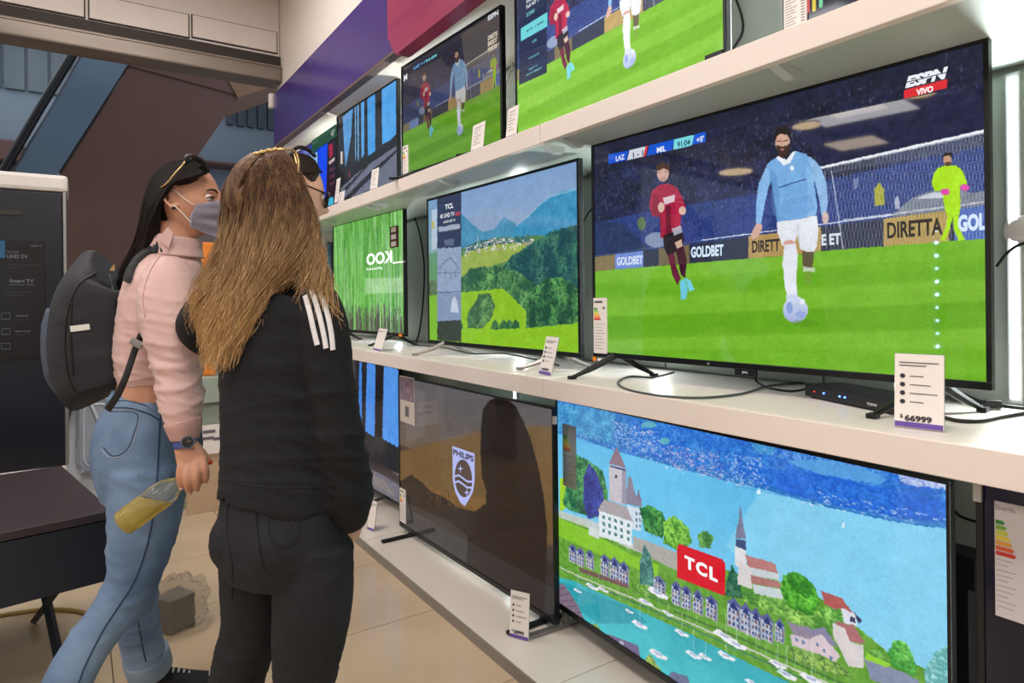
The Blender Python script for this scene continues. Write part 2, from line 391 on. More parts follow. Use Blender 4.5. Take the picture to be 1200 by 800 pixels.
# ceiling light panels of the shop (seen only as reflections) 
for i, lx in enumerate((-5.2, -2.6, 0.1)):
    for j, ly in enumerate((-2.6, 0.4, 3.3)):
        t = thing('ceiling_light', 'square white ceiling light panel, %s row from the display wall, %s' % (('third', 'second', 'first')[i], ('behind the camera', 'level with the camera', 'near the shopfront')[j]), 'light', (lx, ly, CEIL - .05))
        bm = BM(); box(bm, lx - .32, lx + .32, ly - .32, ly + .32, CEIL - 0.04, CEIL - 0.002, bev=0.004); obj('frame', bm, M_bracket, t, world=True)
        bm = BM(); box(bm, lx - .29, lx + .29, ly - .29, ly + .29, CEIL - 0.045, CEIL - 0.039); obj('diffuser', bm, mat('lamp_diffuser', (255, 240, 220), 0.5, emit=(255, 236, 212), estr=5), t, world=True)
# ================================================================== SCREEN PICTURES (flat moving-image content, painted procedurally)
def vnoise(h, w, scale, seed, octv=3, stretch=(1, 1), per=0.55):
    rs = np.random.RandomState(seed); out = np.zeros((h, w)); amp = 1; tot = 0
    for o in range(octv):
        gy = max(2, int(h / scale * stretch[0] * 2 ** o) + 2); gx = max(2, int(w / scale * stretch[1] * 2 ** o) + 2)
        if gy > h * 2 or gx > w * 2: break
        g = rs.rand(gy, gx)
        y = np.linspace(0, gy - 1.001, h); x = np.linspace(0, gx - 1.001, w)
        y0 = y.astype(int); x0 = x.astype(int); fy = (y - y0)[:, None]; fx = (x - x0)[None, :]
        fy = fy * fy * (3 - 2 * fy); fx = fx * fx * (3 - 2 * fx)
        v = g[y0][:, x0] * (1 - fy) * (1 - fx) + g[y0 + 1][:, x0] * fy * (1 - fx) + g[y0][:, x0 + 1] * (1 - fy) * fx + g[y0 + 1][:, x0 + 1] * fy * fx
        out += v * amp; tot += amp; amp *= per
    return out / tot
class Canvas:
    def __init__(s, W, H, bg, mapper):
        s.W, s.H = W, H; s.a = np.zeros((H, W, 3)) + np.array(bg, float); s.map = mapper; s.seed = 1
    def xy(s, pts):
        r = []
        for p in pts:
            x, y = s.map(*p); r.append((x * s.W, (1 - y) * s.H))
        return np.array(r)
    def mask(s, pts, blur=1, raw=False):
        q = np.array(pts, float) if raw else s.xy(pts)
        x0 = int(max(0, q[:, 0].min() - 2)); x1 = int(min(s.W, q[:, 0].max() + 3)); y0 = int(max(0, q[:, 1].min() - 2)); y1 = int(min(s.H, q[:, 1].max() + 3))
        if x1 <= x0 or y1 <= y0: return None
        X, Y = np.meshgrid(np.arange(x0, x1) + .5, np.arange(y0, y1) + .5)
        m = np.zeros(X.shape, bool); n = len(q)
        for i in range(n):
            xa, ya = q[i]; xb, yb = q[(i + 1) % n]
            if ya == yb: continue
            c = ((ya > Y) != (yb > Y)) & (X < (xb - xa) * (Y - ya) / (yb - ya) + xa); m ^= c
        m = m.astype(float)
        for _ in range(blur):
            p = np.pad(m, 1, mode='edge'); m = (p[:-2, 1:-1] + p[2:, 1:-1] + p[1:-1, :-2] + p[1:-1, 2:] + 2 * p[1:-1, 1:-1]) / 6
        return m, x0, x1, y0, y1
    def poly(s, pts, col, alpha=1.0, var=0, nscale=14, blur=1, raw=False, col2=None, stretch=(1, 1), octv=3, grad=None):
        r = s.mask(pts, blur, raw)
        if r is None: return
        m, x0, x1, y0, y1 = r; s.seed += 1
        c = np.zeros((y1 - y0, x1 - x0, 3)) + np.array(col, float)
        if grad is not None:
            t = np.linspace(0, 1, y1 - y0)[:, None, None]; c = c * (1 - t) + np.array(grad, float) * t
        if var or col2 is not None:
            n = vnoise(y1 - y0, x1 - x0, nscale, s.seed, octv, stretch)[:, :, None]
            if col2 is not None:
                t = np.clip((n - .35) / .3, 0, 1); c = c * (1 - t) + np.array(col2, float) * t
            else: c = c + (n - .5) * 2 * var
        m = (m * alpha)[:, :, None]
        s.a[y0:y1, x0:x1] = s.a[y0:y1, x0:x1] * (1 - m) + c * m
    def line(s, p, q, w, col, alpha=1.0, raw=False):
        if not raw: p, q = s.xy([p, q])
        p = np.array(p, float); q = np.array(q, float); d = q - p; L = np.hypot(*d) + 1e-6; nn = np.array([-d[1], d[0]]) / L * w / 2
        s.poly([p + nn, q + nn, q - nn, p - nn], col, alpha, raw=True)
    def path(s, pts, w, col, alpha=1.0):
        for a, b in zip(pts[:-1], pts[1:]): s.line(a, b, w, col, alpha)
    def ell(s, c, rx, ry, col, alpha=1.0, var=0, n=20, blur=1, grad=None):
        """radii in photo pixels"""
        s.poly([(c[0] + rx * math.cos(2 * math.pi * i / n), c[1] + ry * math.sin(2 * math.pi * i / n)) for i in range(n)], col, alpha, var, blur=blur, grad=grad)
    def foliage(s, pts, dark, light, size=5, dens=1.0, seed=0):
        """leafy mass: shaded round tufts inside the outline"""
        r = s.mask(pts, 0)
        if r is None: return
        m, x0, x1, y0, y1 = r; rs = np.random.RandomState(seed + 7)
        s.poly(pts, dark, 1, var=10, nscale=size * 2)
        n = int((y1 - y0) * (x1 - x0) / (size * size) * 1.1 * dens)
        h, w = m.shape; dark = np.array(dark, float); light = np.array(light, float)
        big = vnoise(h, w, size * 7, seed + 3, 2)
        ys = rs.randint(0, h, n); xs = rs.randint(0, w, n)
        for y, x in sorted(zip(ys, xs)):
            if m[y, x] < .5: continue
            rr = size * (0.5 + rs.rand() * .8); t = np.clip(rs.rand() * .6 + (big[y, x] - .42) * 2.2, 0, 1); c = dark * (1 - t) + light * t
            a0, a1 = max(0, int(y - rr)), min(h, int(y + rr) + 1); b0, b1 = max(0, int(x - rr)), min(w, int(x + rr) + 1)
            Y, X = np.mgrid[a0:a1, b0:b1]; d = ((Y - y) ** 2 + (X - x) ** 2) / rr ** 2
            k = (np.clip(1 - d, 0, 1) ** .5)[:, :, None] * .8
            sh = (1 + .30 * (y - Y) / rr)[:, :, None]
            reg = s.a[y0 + a0:y0 + a1, x0 + b0:x0 + b1]; reg[:] = reg * (1 - k) + np.clip(c * sh, 0, 255) * k
    def speck(s, pts, cols, n, size=(2, 1), seed=0, alpha=.8):
        r = s.mask(pts, 0)
        if r is None: return
        m, x0, x1, y0, y1 = r; rs = np.random.RandomState(seed); h, w = m.shape
        for _ in range(n):
            y, x = rs.randint(0, h), rs.randint(0, w)
            if m[y, x] < .5: continue
            c = np.array(cols[rs.randint(len(cols))], float); a = max(1, int(size[0] * (.5 + rs.rand()))); b = max(1, int(size[1] * (.5 + rs.rand())))
            reg = s.a[y0 + y:y0 + y + b, x0 + x:x0 + x + a]; reg[:] = reg * (1 - alpha) + c * alpha
    def finish(s, warp=(4, 10), grain=7, veil=.04, sat=.94):
        """irregular natural edges, tonal mottling and the slight haze of a lit panel"""
        H, W = s.H, s.W; a, sc = warp
        dx = (vnoise(H, W, sc, 71, 3) - .5) * 2 * a; dy = (vnoise(H, W, sc, 72, 3) - .5) * 2 * a
        Y, X = np.mgrid[0:H, 0:W]; xi = np.clip((X + dx).round().astype(int), 0, W - 1); yi = np.clip((Y + dy).round().astype(int), 0, H - 1)
        s.a = s.a[yi, xi]; n = vnoise(H, W, 3, 73, 2) - .5 + .7 * (vnoise(H, W, 24, 74, 3) - .5)
        s.a = s.a * (1 + n[:, :, None] * grain / 60) + n[:, :, None] * grain
        g = s.a.mean(2, keepdims=True); s.a = (g + (s.a - g) * sat) * (1 - veil) + 215 * veil
    def image(s, name):
        im = bpy.data.images.new(name, s.W, s.H); a = np.ones((s.H, s.W, 4), np.float32)
        a[:, :, :3] = np.clip(s.a[::-1], 0, 255) / 255; im.pixels.foreach_set(a.ravel()); im.update(); im.pack()
        return im

def screen_mat(name, im, strength=1.0, rough=0.06, base=(6, 7, 8)):
    m = bpy.data.materials.new(name); m.use_nodes = True; nt = m.node_tree; b = nt.nodes['Principled BSDF']
    tx = nt.nodes.new('ShaderNodeTexImage'); tx.image = im; tx.extension = 'EXTEND'; tx.interpolation = 'Linear'
    nt.links.new(tx.outputs[0], b.inputs['Emission Color']); b.inputs['Emission Strength'].default_value = strength
    b.inputs['Base Color'].default_value = (*lin(base), 1); b.inputs['Roughness'].default_value = rough; b.inputs['Specular IOR Level'].default_value = 0.4
    n = nt.nodes.new('ShaderNodeTexNoise'); n.inputs['Scale'].default_value = 30
    mr = nt.nodes.new('ShaderNodeMapRange'); mr.inputs[3].default_value = rough * .8; mr.inputs[4].default_value = rough * 1.3
    nt.links.new(n.outputs[0], mr.inputs[0]); nt.links.new(mr.outputs[0], b.inputs['Roughness'])
    return m

# ================================================================== TELEVISIONS
class TV: pass
def fit_tv(tl, tr, br, bl, zbot):
    """rest a television on its shelf so that it subtends the measured corners"""
    hl = (bl[1] - tl[1]) / F; hr = (br[1] - tr[1]) / F
    rl = ray((tl[0] + bl[0]) / 2, bl[1]); rr = ray((tr[0] + br[0]) / 2, br[1])
    m = (rl.z / hl + rr.z / hr) / 2; H = (zbot - CH) / m
    return Vector((rl.x, rl.y)) * (H / hl), Vector((rr.x, rr.y)) * (H / hr), H
def make_tv(L, R, zs, zbot, H, label, bez=0.011, chin=0.018, th=0.05, foot='v', footmat=None, foots=(0.14, 0.86), group=None, footlen=0.13):
    t = TV(); L = Vector(L); R = Vector(R); d = (R - L).xy if hasattr(R - L, 'xy') else (R - L); W = d.length; d = d / W
    t.W, t.H, t.bez, t.chin = W, H, bez, chin; mid = (L + R) / 2
    t.root = thing('television', label, 'television', (mid.x, mid.y, zs), math.atan2(d.y, d.x), group)
    t.M = wm(t.root); t.Mi = t.M.inverted(); t.z0 = zbot - zs
    z0 = t.z0; hw = W / 2
    t.sx0, t.sx1, t.sz0, t.sz1 = -hw + bez, hw - bez, z0 + chin, z0 + H - bez
    bm = BM()   # hollow front frame
    for a in ((-hw, hw, z0, z0 + chin), (-hw, hw, z0 + H - bez, z0 + H), (-hw, -hw + bez, z0 + chin, z0 + H - bez), (hw - bez, hw, z0 + chin, z0 + H - bez)):
        box(bm, a[0], a[1], 0, 0.022, a[2], a[3], bev=0.0018)
    obj('bezel', bm, M_bezel, t.root)
    bm = BM(); box(bm, -hw + .004, hw - .004, 0.012, 0.026, z0 + .004, z0 + H - .004, bev=0.002)
    box(bm, -hw * .82, hw * .82, 0.026, 0.026 + th, z0 + .02, z0 + H * .72, bev=0.012); obj('back_cover', bm, M_tvback, t.root)
    fm = footmat or M_foot
    for k, fx in enumerate(foots):
        x = -hw + W * fx; bm = BM()
        if foot == 'v':
            for yy in (-footlen * .75, footlen * .75):
                tube(bm, [(x, 0.02, z0 + .02), (x, 0.02 + yy * .35, z0 * .75 + .004), (x, 0.02 + yy, 0.006)], [0.011, 0.009, 0.006], 6, 3)
                box(bm, x - .009, x + .009, 0.02 + yy - .014, 0.02 + yy + .014, 0.0005, 0.012, bev=0.002)
        elif foot == 'w':   # splayed along the width as well
            for yy, xx in ((-footlen, -.06), (footlen * .7, .06)):
                tube(bm, [(x, 0.02, z0 + .015), (x + xx * .5, 0.02 + yy * .5, z0 * .6), (x + xx, 0.02 + yy, 0.006)], [0.012, 0.010, 0.006], 6, 3)
                box(bm, x + xx - .010, x + xx + .010, 0.02 + yy - .012, 0.02 + yy + .012, 0.0005, 0.011, bev=0.002)
        else:               # flat blade
            box(bm, x - .014, x + .014, -footlen, footlen * .7, 0.0005, 0.014, bev=0.003); box(bm, x - .012, x + .012, 0.006, 0.03, 0.01, z0 + 0.02, bev=0.003)
        obj('foot', bm, fm, t.root, smooth=False)
    return t
def scr(t, u, v, y=0.0):
    """photo pixel -> local (x,z) on the television's front plane"""
    o = t.Mi @ EYE; r = (t.Mi.to_3x3() @ ray(u, v)); k = (y - o.y) / r.y; p = o + r * k; return p.x, p.z
def canvas_for(t, W, bg):
    H = int(W * (t.sz1 - t.sz0) / (t.sx1 - t.sx0))
    def mp(u, v):
        x, z = scr(t, u, v, 0.004); return (x - t.sx0) / (t.sx1 - t.sx0), (z - t.sz0) / (t.sz1 - t.sz0)
    return Canvas(W, H, bg, mp)
def put_screen(t, im, strength=1.0, name='screen_picture', rough=0.06):
    me = bpy.data.meshes.new('screen'); y = 0.004
    me.from_pydata([(t.sx0 - .001, y, t.sz0 - .001), (t.sx1 + .001, y, t.sz0 - .001), (t.sx1 + .001, y, t.sz1 + .001), (t.sx0 - .001, y, t.sz1 + .001)], [], [(0, 1, 2, 3)])
    uv = me.uv_layers.new(name='uv'); 
    for i, c in enumerate(((0, 0), (1, 0), (1, 1), (0, 1))): uv.data[i].uv = c
    m = screen_mat(name, im, strength, rough)
    return link_mesh('screen', me, m, t.root)
def stext(t, body, p0, p1, hpx, rgb, glow=1.0, bold=0.02, shear=0.0, parent=None, y=0.0032, flip=False, m=None, spacing=1.0):
    """lettering on the screen: baseline from photo pixel p0 to p1, cap height hpx"""
    x0, z0 = scr(t, *p0); x1, z1 = scr(t, *p1); _, zt = scr(t, p0[0], p0[1] - hpx)
    a = (z0 + z1) / 2; hh = abs(zt - z0)
    return text_fit(body, x0, a, x1 - x0, hh, y, parent or t.root, m or ink(rgb, glow), bold, shear, flip=flip, spacing=spacing)
def sticker(t, u0, v0, u1, v1, name='energy_label', bars=True, label=None, drop=None, mt=None):
    """paper label stuck on the front of the television"""
    xa, za = scr(t, u0, v0); xb, zb = scr(t, u1, v1); 
    x0, x1 = sorted((xa, xb)); z0, z1 = sorted((za, zb))
    bm = BM(); box(bm, x0, x1, -0.0016, 0.0036, z0, z1, bev=0.0005); o = obj(name, bm, mt or M_card, t.root, label)
    if bars:
        cols = [(40, 150, 70), (120, 190, 60), (215, 220, 50), (250, 190, 40), (240, 120, 40), (215, 50, 45)]; n = len(cols); w = x1 - x0; h = z1 - z0
        for i, c in enumerate(cols):
            zt = z1 - h * .18 - i * h * .038
            bm = BM(); prism(bm, [(x0 + w * .06, -.0017, zt), (x0 + w * (.28 + .05 * i), -.0017, zt), (x0 + w * (.34 + .05 * i), -.0017, zt - h * .014), (x0 + w * (.28 + .05 * i), -.0017, zt - h * .03), (x0 + w * .06, -.0017, zt - h * .03)], (0, -0.0003, 0))
            obj('rating_bar', bm, ink(c), o)
        bm = BM()
        for i in range(9):
            zz = z1 - h * (.47 + .055 * i); ww = (.8, .5, .65)[i % 3]
            box(bm, x0 + w * .1, x0 + w * (.1 + ww), -.0021, -.0015, zz - h * .006, zz)
        box(bm, x0 + w * .1, x0 + w * .7, -.0021, -.0015, z1 - h * .09, z1 - h * .055); box(bm, x0 + w * .72, x0 + w * .88, -.0021, -.0015, z1 - h * .2, z1 - h * .16)
        obj('print_lines', bm, ink((90, 86, 88)), o)['kind'] = 'stuff'
    return o
rs0 = random.Random(4)
# ---------------------------------------------------------------- football picture
def football(cv):
    W, H = cv.W, cv.H
    n = vnoise(H, W, 60, 3, 4); cv.a[:] = np.array((26, 31, 62.)) + (n[:, :, None] - .5) * np.array((30, 34, 90.))
    n2 = vnoise(H, W, 9, 5, 2, (1, 2.2)); k = np.clip((n2 - .62) * 6, 0, 1)[:, :, None]; cv.a[:] = cv.a * (1 - k * .35) + np.array((90, 98, 130.)) * k * .35
    # upper stand darker, seats band blue
    cv.poly([(694, 168), (1160, 36), (1160, 95), (694, 208)], (24, 25, 44), .55, var=16, nscale=12, blur=6, stretch=(1, 3))
    cv.poly([(694, 262), (760, 248), (900, 225), (1160, 170), (1160, 250), (694, 305)], (38, 62, 140), .75, var=28, nscale=10, blur=6, stretch=(2, 2))
    cv.speck([(700, 190), (1158, 60), (1158, 190), (700, 285)], [(80, 90, 130), (18, 18, 30), (50, 70, 150), (120, 120, 140), (60, 40, 50)], 2600, (5, 7), 3, .35)
    for k in range(16):
        y0 = 262 + k * 2.6; cv.line((694, y0), (1160, y0 - 92 + k * 1.5), 1.6, (64, 96, 190), .25)
    cv.poly([(694, 258), (730, 262), (770, 300), (696, 306)], (30, 42, 70), .6, var=14, blur=3)
    cv.ell((752, 262), 5, 8, (120, 150, 40), .6, blur=4); cv.ell((770, 281), 14, 9, (150, 165, 190), .8, blur=4)
    # pitch
    field = [(690, 317), (957, 294), (1165, 278), (1180, 470), (690, 430)]
    cv.poly(field, (108, 178, 30), var=10, nscale=60, stretch=(2, .6), octv=4)
    for i, (a, b, al) in enumerate(((318, 332, .35), (348, 372, .28), (392, 410, .3))):
        cv.poly([(690, a), (1170, a - 38 + i * 14), (1170, b - 34 + i * 16), (690, b)], (140, 200, 60), al, var=8, nscale=30, blur=14)
    cv.poly([(690, 372), (1170, 352), (1170, 384), (690, 398)], (88, 160, 16), .5, blur=14); cv.poly([(690, 336), (1170, 308), (1170, 326), (690, 352)], (92, 166, 20), .4, blur=10)
    cv.speck(field, [(70, 130, 20), (150, 205, 90)], 260, (5, 2), 9, .35)
    # advertising boards
    def brd(x0, x1):
        def top(x): return 301 + (x - 697) * (240 - 301) / (1157 - 697)
        def bot(x): return 317.5 + (x - 697) * (279.5 - 317.5) / (1157 - 697)
        return [(x0, top(x0)), (x1, top(x1)), (x1, bot(x1)), (x0, bot(x0))]
    cv.poly(brd(694, 1160), (36, 44, 66))
    cv.poly(brd(696, 721), (132, 116, 78), var=8); cv.poly(brd(721, 754), (110, 140, 215), var=14, blur=2); cv.poly(brd(772, 808), (110, 98, 70), var=8)
    cv.poly(brd(877, 962), (178, 146, 84), var=8); cv.poly(brd(1035, 1112), (176, 144, 70), var=8); cv.poly(brd(1118, 1160), (60, 92, 180), var=12)
    cv.line((822, 281.5), (1160, 236.5), 3.2, (225, 235, 245), .9); cv.line((697, 300), (822, 281.5), 2, (110, 125, 150), .6)
    # parked car and staff behind the net
    cv.poly([(1045, 252), (1068, 232), (1090, 224), (1120, 222), (1140, 226), (1158, 222), (1158, 240), (1046, 254)], (120, 128, 140), .9, var=10, blur=2); cv.poly([(1072, 233), (1092, 226), (1118, 224), (1112, 232)], (210, 218, 228), .9, blur=2)
    cv.poly([(1024, 222), (1030, 214), (1036, 222), (1036, 240), (1025, 242)], (180, 180, 40), .9, blur=2); cv.poly([(1000, 210), (1006, 208), (1006, 220), (1000, 222)], (150, 160, 190), .6)
    cv.poly([(1048, 232), (1053, 230), (1054, 244), (1048, 245)], (190, 198, 210), .8)
    # goal: bar, frame and netting
    net = [(966, 202), (1155, 168), (1160, 238), (1030, 262), (1035, 290), (985, 294)]
    cv.poly([(960, 196), (1155, 154), (1156, 172), (975, 203)], (84, 94, 110), .45, blur=3)
    for i in range(58):
        x = 950 + i * 4.2; cv.line((x, 300), (x + 26, 160), 1.4, (205, 214, 228), .36) ; cv.line((x + 26, 300), (x, 160), 1.4, (205, 214, 228), .36)
    cv.poly([(940, 150), (1160, 100), (1160, 152), (960, 195)], (26, 30, 62), .9, var=14, nscale=12); 
    cv.line((961, 197), (1156, 153), 7, (236, 240, 244)); cv.line((962, 198), (1156, 155.5), 3, (170, 180, 190), .8)
    cv.line((974, 200), (988, 292), 2.5, (220, 225, 235), .8); cv.line((966, 200), (968, 292), 2, (200, 205, 220), .5)
    cv.line((988, 258), (1157, 236), 2.4, (230, 235, 240), .8)
    # green pitch stays in front of the net foot
    cv.poly([(955, 294.5), (1165, 278.5), (1165, 300), (955, 306)], (112, 182, 34), 1, var=6)
    # ceiling of the stand and pole
    cv.line((1109, 47), (1107, 100), 1.5, (120, 130, 160), .4)
    # goalkeeper in lime
    L = (172, 232, 24)
    cv.poly([(1099, 197), (1108, 194), (1119, 194), (1127, 199), (1133, 215), (1131, 223), (1126, 221), (1124, 212), (1125, 236), (1124, 252), (1109, 253), (1105, 236), (1103, 224), (1094, 224), (1091, 214), (1094, 203)], L, var=10)
    cv.ell((1110, 187), 5.2, 7, (196, 150, 120)); cv.poly([(1104, 184), (1106, 179), (1115, 179), (1116, 185), (1111, 182)], (40, 32, 28)); cv.poly([(1107, 190), (1114, 190), (1112, 195), (1108, 195)], (90, 60, 44))
    cv.ell((1107, 225), 5, 4, (230, 70, 170)); cv.ell((1130, 220), 5, 4, (230, 70, 170))
    cv.poly([(1110, 252), (1117, 252), (1112, 268), (1107, 282), (1101, 282), (1108, 266)], L, var=8); cv.poly([(1116, 252), (1123, 252), (1124, 268), (1131, 281), (1122, 282), (1117, 268)], L, var=8)
    # player in dark red
    R = (168, 22, 58)
    cv.poly([(764, 224), (772, 217), (783, 215), (794, 220), (800, 232), (804, 243), (798, 250), (797, 262), (800, 277), (783, 281), (774, 278), (774, 254), (764, 253), (761, 240)], R, var=14, nscale=8)
    cv.poly([(777, 232), (791, 228), (791, 236), (779, 240)], (226, 214, 220), .9); cv.poly([(780, 242), (786, 240), (787, 278), (781, 279)], (70, 14, 34), .6)
    cv.ell((777, 203), 7, 10, (206, 164, 150)); cv.poly([(769, 201), (770, 193), (777, 191), (785, 194), (785, 201), (778, 197)], (70, 50, 40)); cv.line((771, 202), (775, 202), 2, (60, 44, 44), .6); cv.line((779, 201.5), (783, 201), 2, (60, 44, 44), .6); cv.poly([(773, 208), (781, 207), (780, 213), (775, 213)], (176, 128, 116), .6)
    cv.poly([(766, 226), (772, 232), (776, 276), (773, 256), (764, 250)], (112, 12, 38), .5, blur=4); cv.poly([(792, 222), (800, 238), (798, 274), (790, 277)], (196, 40, 76), .4, blur=4); cv.ell((775, 243), 4, 6, (214, 178, 160)); cv.ell((800, 247), 4.5, 5, (214, 178, 160))
    cv.poly([(777, 276), (799, 268), (802, 280), (797, 294), (790, 296), (783, 300), (778, 290)], (28, 24, 34), 1, var=6); cv.poly([(787, 268), (798, 264), (800, 272), (790, 276)], (190, 200, 214), .8)
    cv.poly([(791, 284), (799, 280), (800, 290), (794, 293)], (206, 170, 150))
    cv.poly([(783, 298), (790, 296), (792, 310), (798, 326), (794, 334), (788, 322)], (100, 24, 50), 1, var=10); cv.poly([(792, 292), (801, 288), (805, 305), (803, 326), (798, 322)], (60, 20, 40), 1, var=10)
    cv.poly([(797, 330), (803, 326), (806, 340), (804, 350), (798, 351)], (100, 200, 225)); cv.poly([(803, 325), (809, 328), (814, 339), (808, 342)], (110, 205, 228))
    # player in sky blue with the ball
    B = (112, 170, 226)
    cv.poly([(940, 183), (950, 184), (962, 196), (968, 214), (970, 236), (968, 254), (962, 252), (960, 236), (955, 214), (944, 204)], (140, 185, 232), 1, var=10)
    cv.ell((967, 255), 4, 7, (225, 190, 175), .9)
    cv.poly([(897, 197), (904, 188), (906, 204), (900, 222), (896, 240), (892, 262), (886, 262), (886, 240), (889, 215)], (128, 180, 232), 1, var=8)
    cv.poly([(886, 262), (893, 262), (893, 268), (888, 278), (881, 280), (880, 275)], (214, 166, 150))
    cv.poly([(898, 193), (909, 185), (915, 182), (924, 190), (932, 177), (945, 181), (952, 200), (955, 222), (958, 242), (956, 252), (934, 257), (911, 260), (908, 240), (904, 214)], B, var=9, nscale=10)
    cv.poly([(902, 196), (910, 206), (914, 232), (912, 259), (906, 250), (903, 220)], (74, 128, 190), .5, blur=5); cv.poly([(944, 190), (953, 206), (957, 250), (946, 254), (946, 220)], (150, 200, 242), .5, blur=5); cv.poly([(916, 236), (950, 228), (956, 246), (930, 256), (912, 258)], (82, 138, 200), .35, blur=6)
    cv.poly([(936, 268), (942, 262), (944, 290), (938, 291)], (176, 184, 204), .6, blur=4); cv.poly([(920, 300), (925, 296), (926, 340), (921, 344)], (190, 198, 220), .6, blur=3)
    for i in range(5): cv.line((912 + i, 212 + i * 9), (950, 204 + i * 10), 2.2, (92, 150, 214), .45)
    cv.line((912, 220), (944, 210), 4, (44, 70, 130), .8); cv.ell((928, 197), 2, 3, (240, 244, 250))
    cv.poly([(909, 185), (914, 181), (921, 188), (929, 178), (933, 177), (926, 191), (918, 194)], (235, 240, 248))
    cv.ell((917, 168), 8.6, 12.5, (206, 160, 140)); cv.poly([(908, 168), (907, 156), (913, 148), (922, 148), (927, 155), (927, 165), (924, 158), (915, 157), (910, 159)], (28, 24, 26))
    cv.poly([(909, 170), (915, 172), (921, 171), (926, 168), (924, 180), (918, 186), (912, 183)], (58, 40, 36)); cv.poly([(914, 174), (919, 174), (918, 176.5), (915, 176.5)], (170, 110, 100))
    cv.line((910, 165), (915, 166), 2, (40, 30, 30)); cv.line((918, 166), (924, 164), 2, (40, 30, 30)); cv.line((916, 165), (916, 171), 2.2, (170, 124, 108), .7)
    cv.poly([(910, 260), (934, 257), (957, 252), (959, 268), (957, 290), (951, 297), (938, 292), (934, 276), (931, 284), (917, 288), (911, 272)], (226, 230, 238), 1, var=8, nscale=10)
    cv.line((935, 262), (937, 290), 3, (180, 188, 205), .7); cv.ell((925, 286), 7, 5, (216, 160, 150))
    cv.poly([(919, 287), (932, 285), (935, 300), (933, 322), (934, 348), (924, 351), (920, 338), (917, 310)], (228, 232, 242), 1, var=6); cv.poly([(921, 345), (934, 344), (935, 354), (922, 356)], (206, 216, 240))
    cv.poly([(940, 294), (954, 295), (953, 306), (951, 314), (941, 314), (940, 305)], (90, 74, 60), .9); cv.poly([(941, 312), (955, 314), (955, 319), (941, 318)], (215, 225, 215), .8); cv.poly([(943, 318), (952, 318), (950, 334), (944, 334)], (120, 150, 60), .6, blur=2)
    cv.ell((932, 362.5), 14.5, 15.5, (214, 222, 246), 1, n=28, grad=(150, 166, 214)); cv.ell((925, 360), 4, 7, (110, 140, 210), .7, blur=2); cv.ell((938, 368), 6, 4, (120, 150, 215), .5, blur=2); cv.ell((940, 353), 3, 3, (235, 238, 250), .9)
    cv.ell((944, 378), 16, 4, (70, 130, 20), .4, blur=5)

# ---------------------------------------------------------------- middle row, large football television
tl, tr, br, bl = (694, 171), (1155, 40), (1170, 456), (696, 419)
L_, R_, H_ = fit_tv(tl, tr, br, bl, 1.1075)
tj = make_tv(L_, R_, 1.045, 1.108, H_, 'largest television, middle shelf, showing a football match with a score bar', bez=0.010, chin=0.017, foot='w', foots=(0.085, 0.9), footlen=0.15)
cv = canvas_for(tj, 1180, (26, 30, 60)); football(cv); cv.finish((1.6, 7), 5, .035, .95); fb_arr = cv.a.copy()
# score bar
cv.poly([(713, 181), (737, 176.5), (734, 188), (713, 192.5)], (20, 84, 206)); cv.poly([(738, 176), (758, 171.5), (755, 183.5), (735, 188)], (206, 212, 224)); cv.poly([(757, 171.5), (760, 171), (757, 183), (754, 183.6)], (200, 50, 60))
cv.poly([(761, 170.5), (790, 163.5), (788, 176), (758, 183)], (20, 84, 206)); cv.poly([(790, 163.5), (814, 158), (811, 170.5), (789, 176)], (120, 214, 224)); cv.poly([(814, 158), (827, 154.5), (827, 166.5), (811, 170)], (30, 90, 210))
# red plate under the channel mark
cv.poly([(1059, 106), (1110, 93), (1109, 103.5), (1059, 116.5)], (222, 48, 56))
put_screen(tj, cv.image('football_picture'), 1.0, rough=.028)
WHT = (236, 240, 246)
stext(tj, 'LAZ', (721, 188.5), (731, 186.5), 6, WHT); stext(tj, '1 - 1', (741, 184.6), (753, 181.8), 6, (30, 40, 70), .8, .03); stext(tj, 'MIL', (769, 179), (779.5, 176.8), 6.5, WHT, 1, .03)
stext(tj, '91:04', (793, 173), (808, 169.5), 7, (20, 60, 100), .8, .02); stext(tj, '+5\'', (815.5, 167), (824, 165), 6.5, WHT, 1, .03)
stext(tj, 'GOLDBET', (722, 312), (752.5, 308.5), 10, (220, 232, 255), .9, .04); stext(tj, 'GOLDBET', (809, 303), (847, 298.5), 13, (214, 232, 255), 1, .04)
stext(tj, 'DIRETT', (880.5, 296.5), (913, 293.5), 14, (44, 44, 54), .6, .03); stext(tj, 'E ET', (962, 288), (984.5, 285.5), 13, (225, 235, 245), .9, .04)
stext(tj, 'DIRETTA', (1039, 280.5), (1104, 273.5), 19, (52, 50, 46), .6, .03); stext(tj, 'GOL', (1122, 272.5), (1155, 268.5), 20, (214, 232, 255), 1, .05)
stext(tj, 'ESPN', (1060, 103.5), (1110.5, 91), 13.5, WHT, 1, .06, .25)
x0, z0 = scr(tj, 1058, 98.5); x1, z1 = scr(tj, 1112, 84.5)
bm = BM(); zc_ = (z0 + z1) / 2 + .002; box(bm, x0, x1, 0.0022, 0.0030, zc_ - .0009, zc_ + .0009); obj('logo_slit', bm, ink((24, 26, 46), .9), tj.root)
stext(tj, 'VIVO', (1073, 112), (1093, 107), 7.5, (250, 240, 240), 1, .05)
sticker(tj, 695.5, 349, 711.5, 414.5)
xa, za = scr(tj, 694.5, 421); bm = BM(); box(bm, xa + .002, xa + .014, -.002, .004, za - .004, za + .010); obj('sticker', bm, ink((240, 140, 40)), tj.root, 'orange square sticker')
bm = BM(); box(bm, xa + .026, xa + .052, -.002, .004, za - .006, za + .006); obj('sticker', bm, M_card, tj.root, 'white sticker')
x0, z0 = scr(tj, 862, 444)
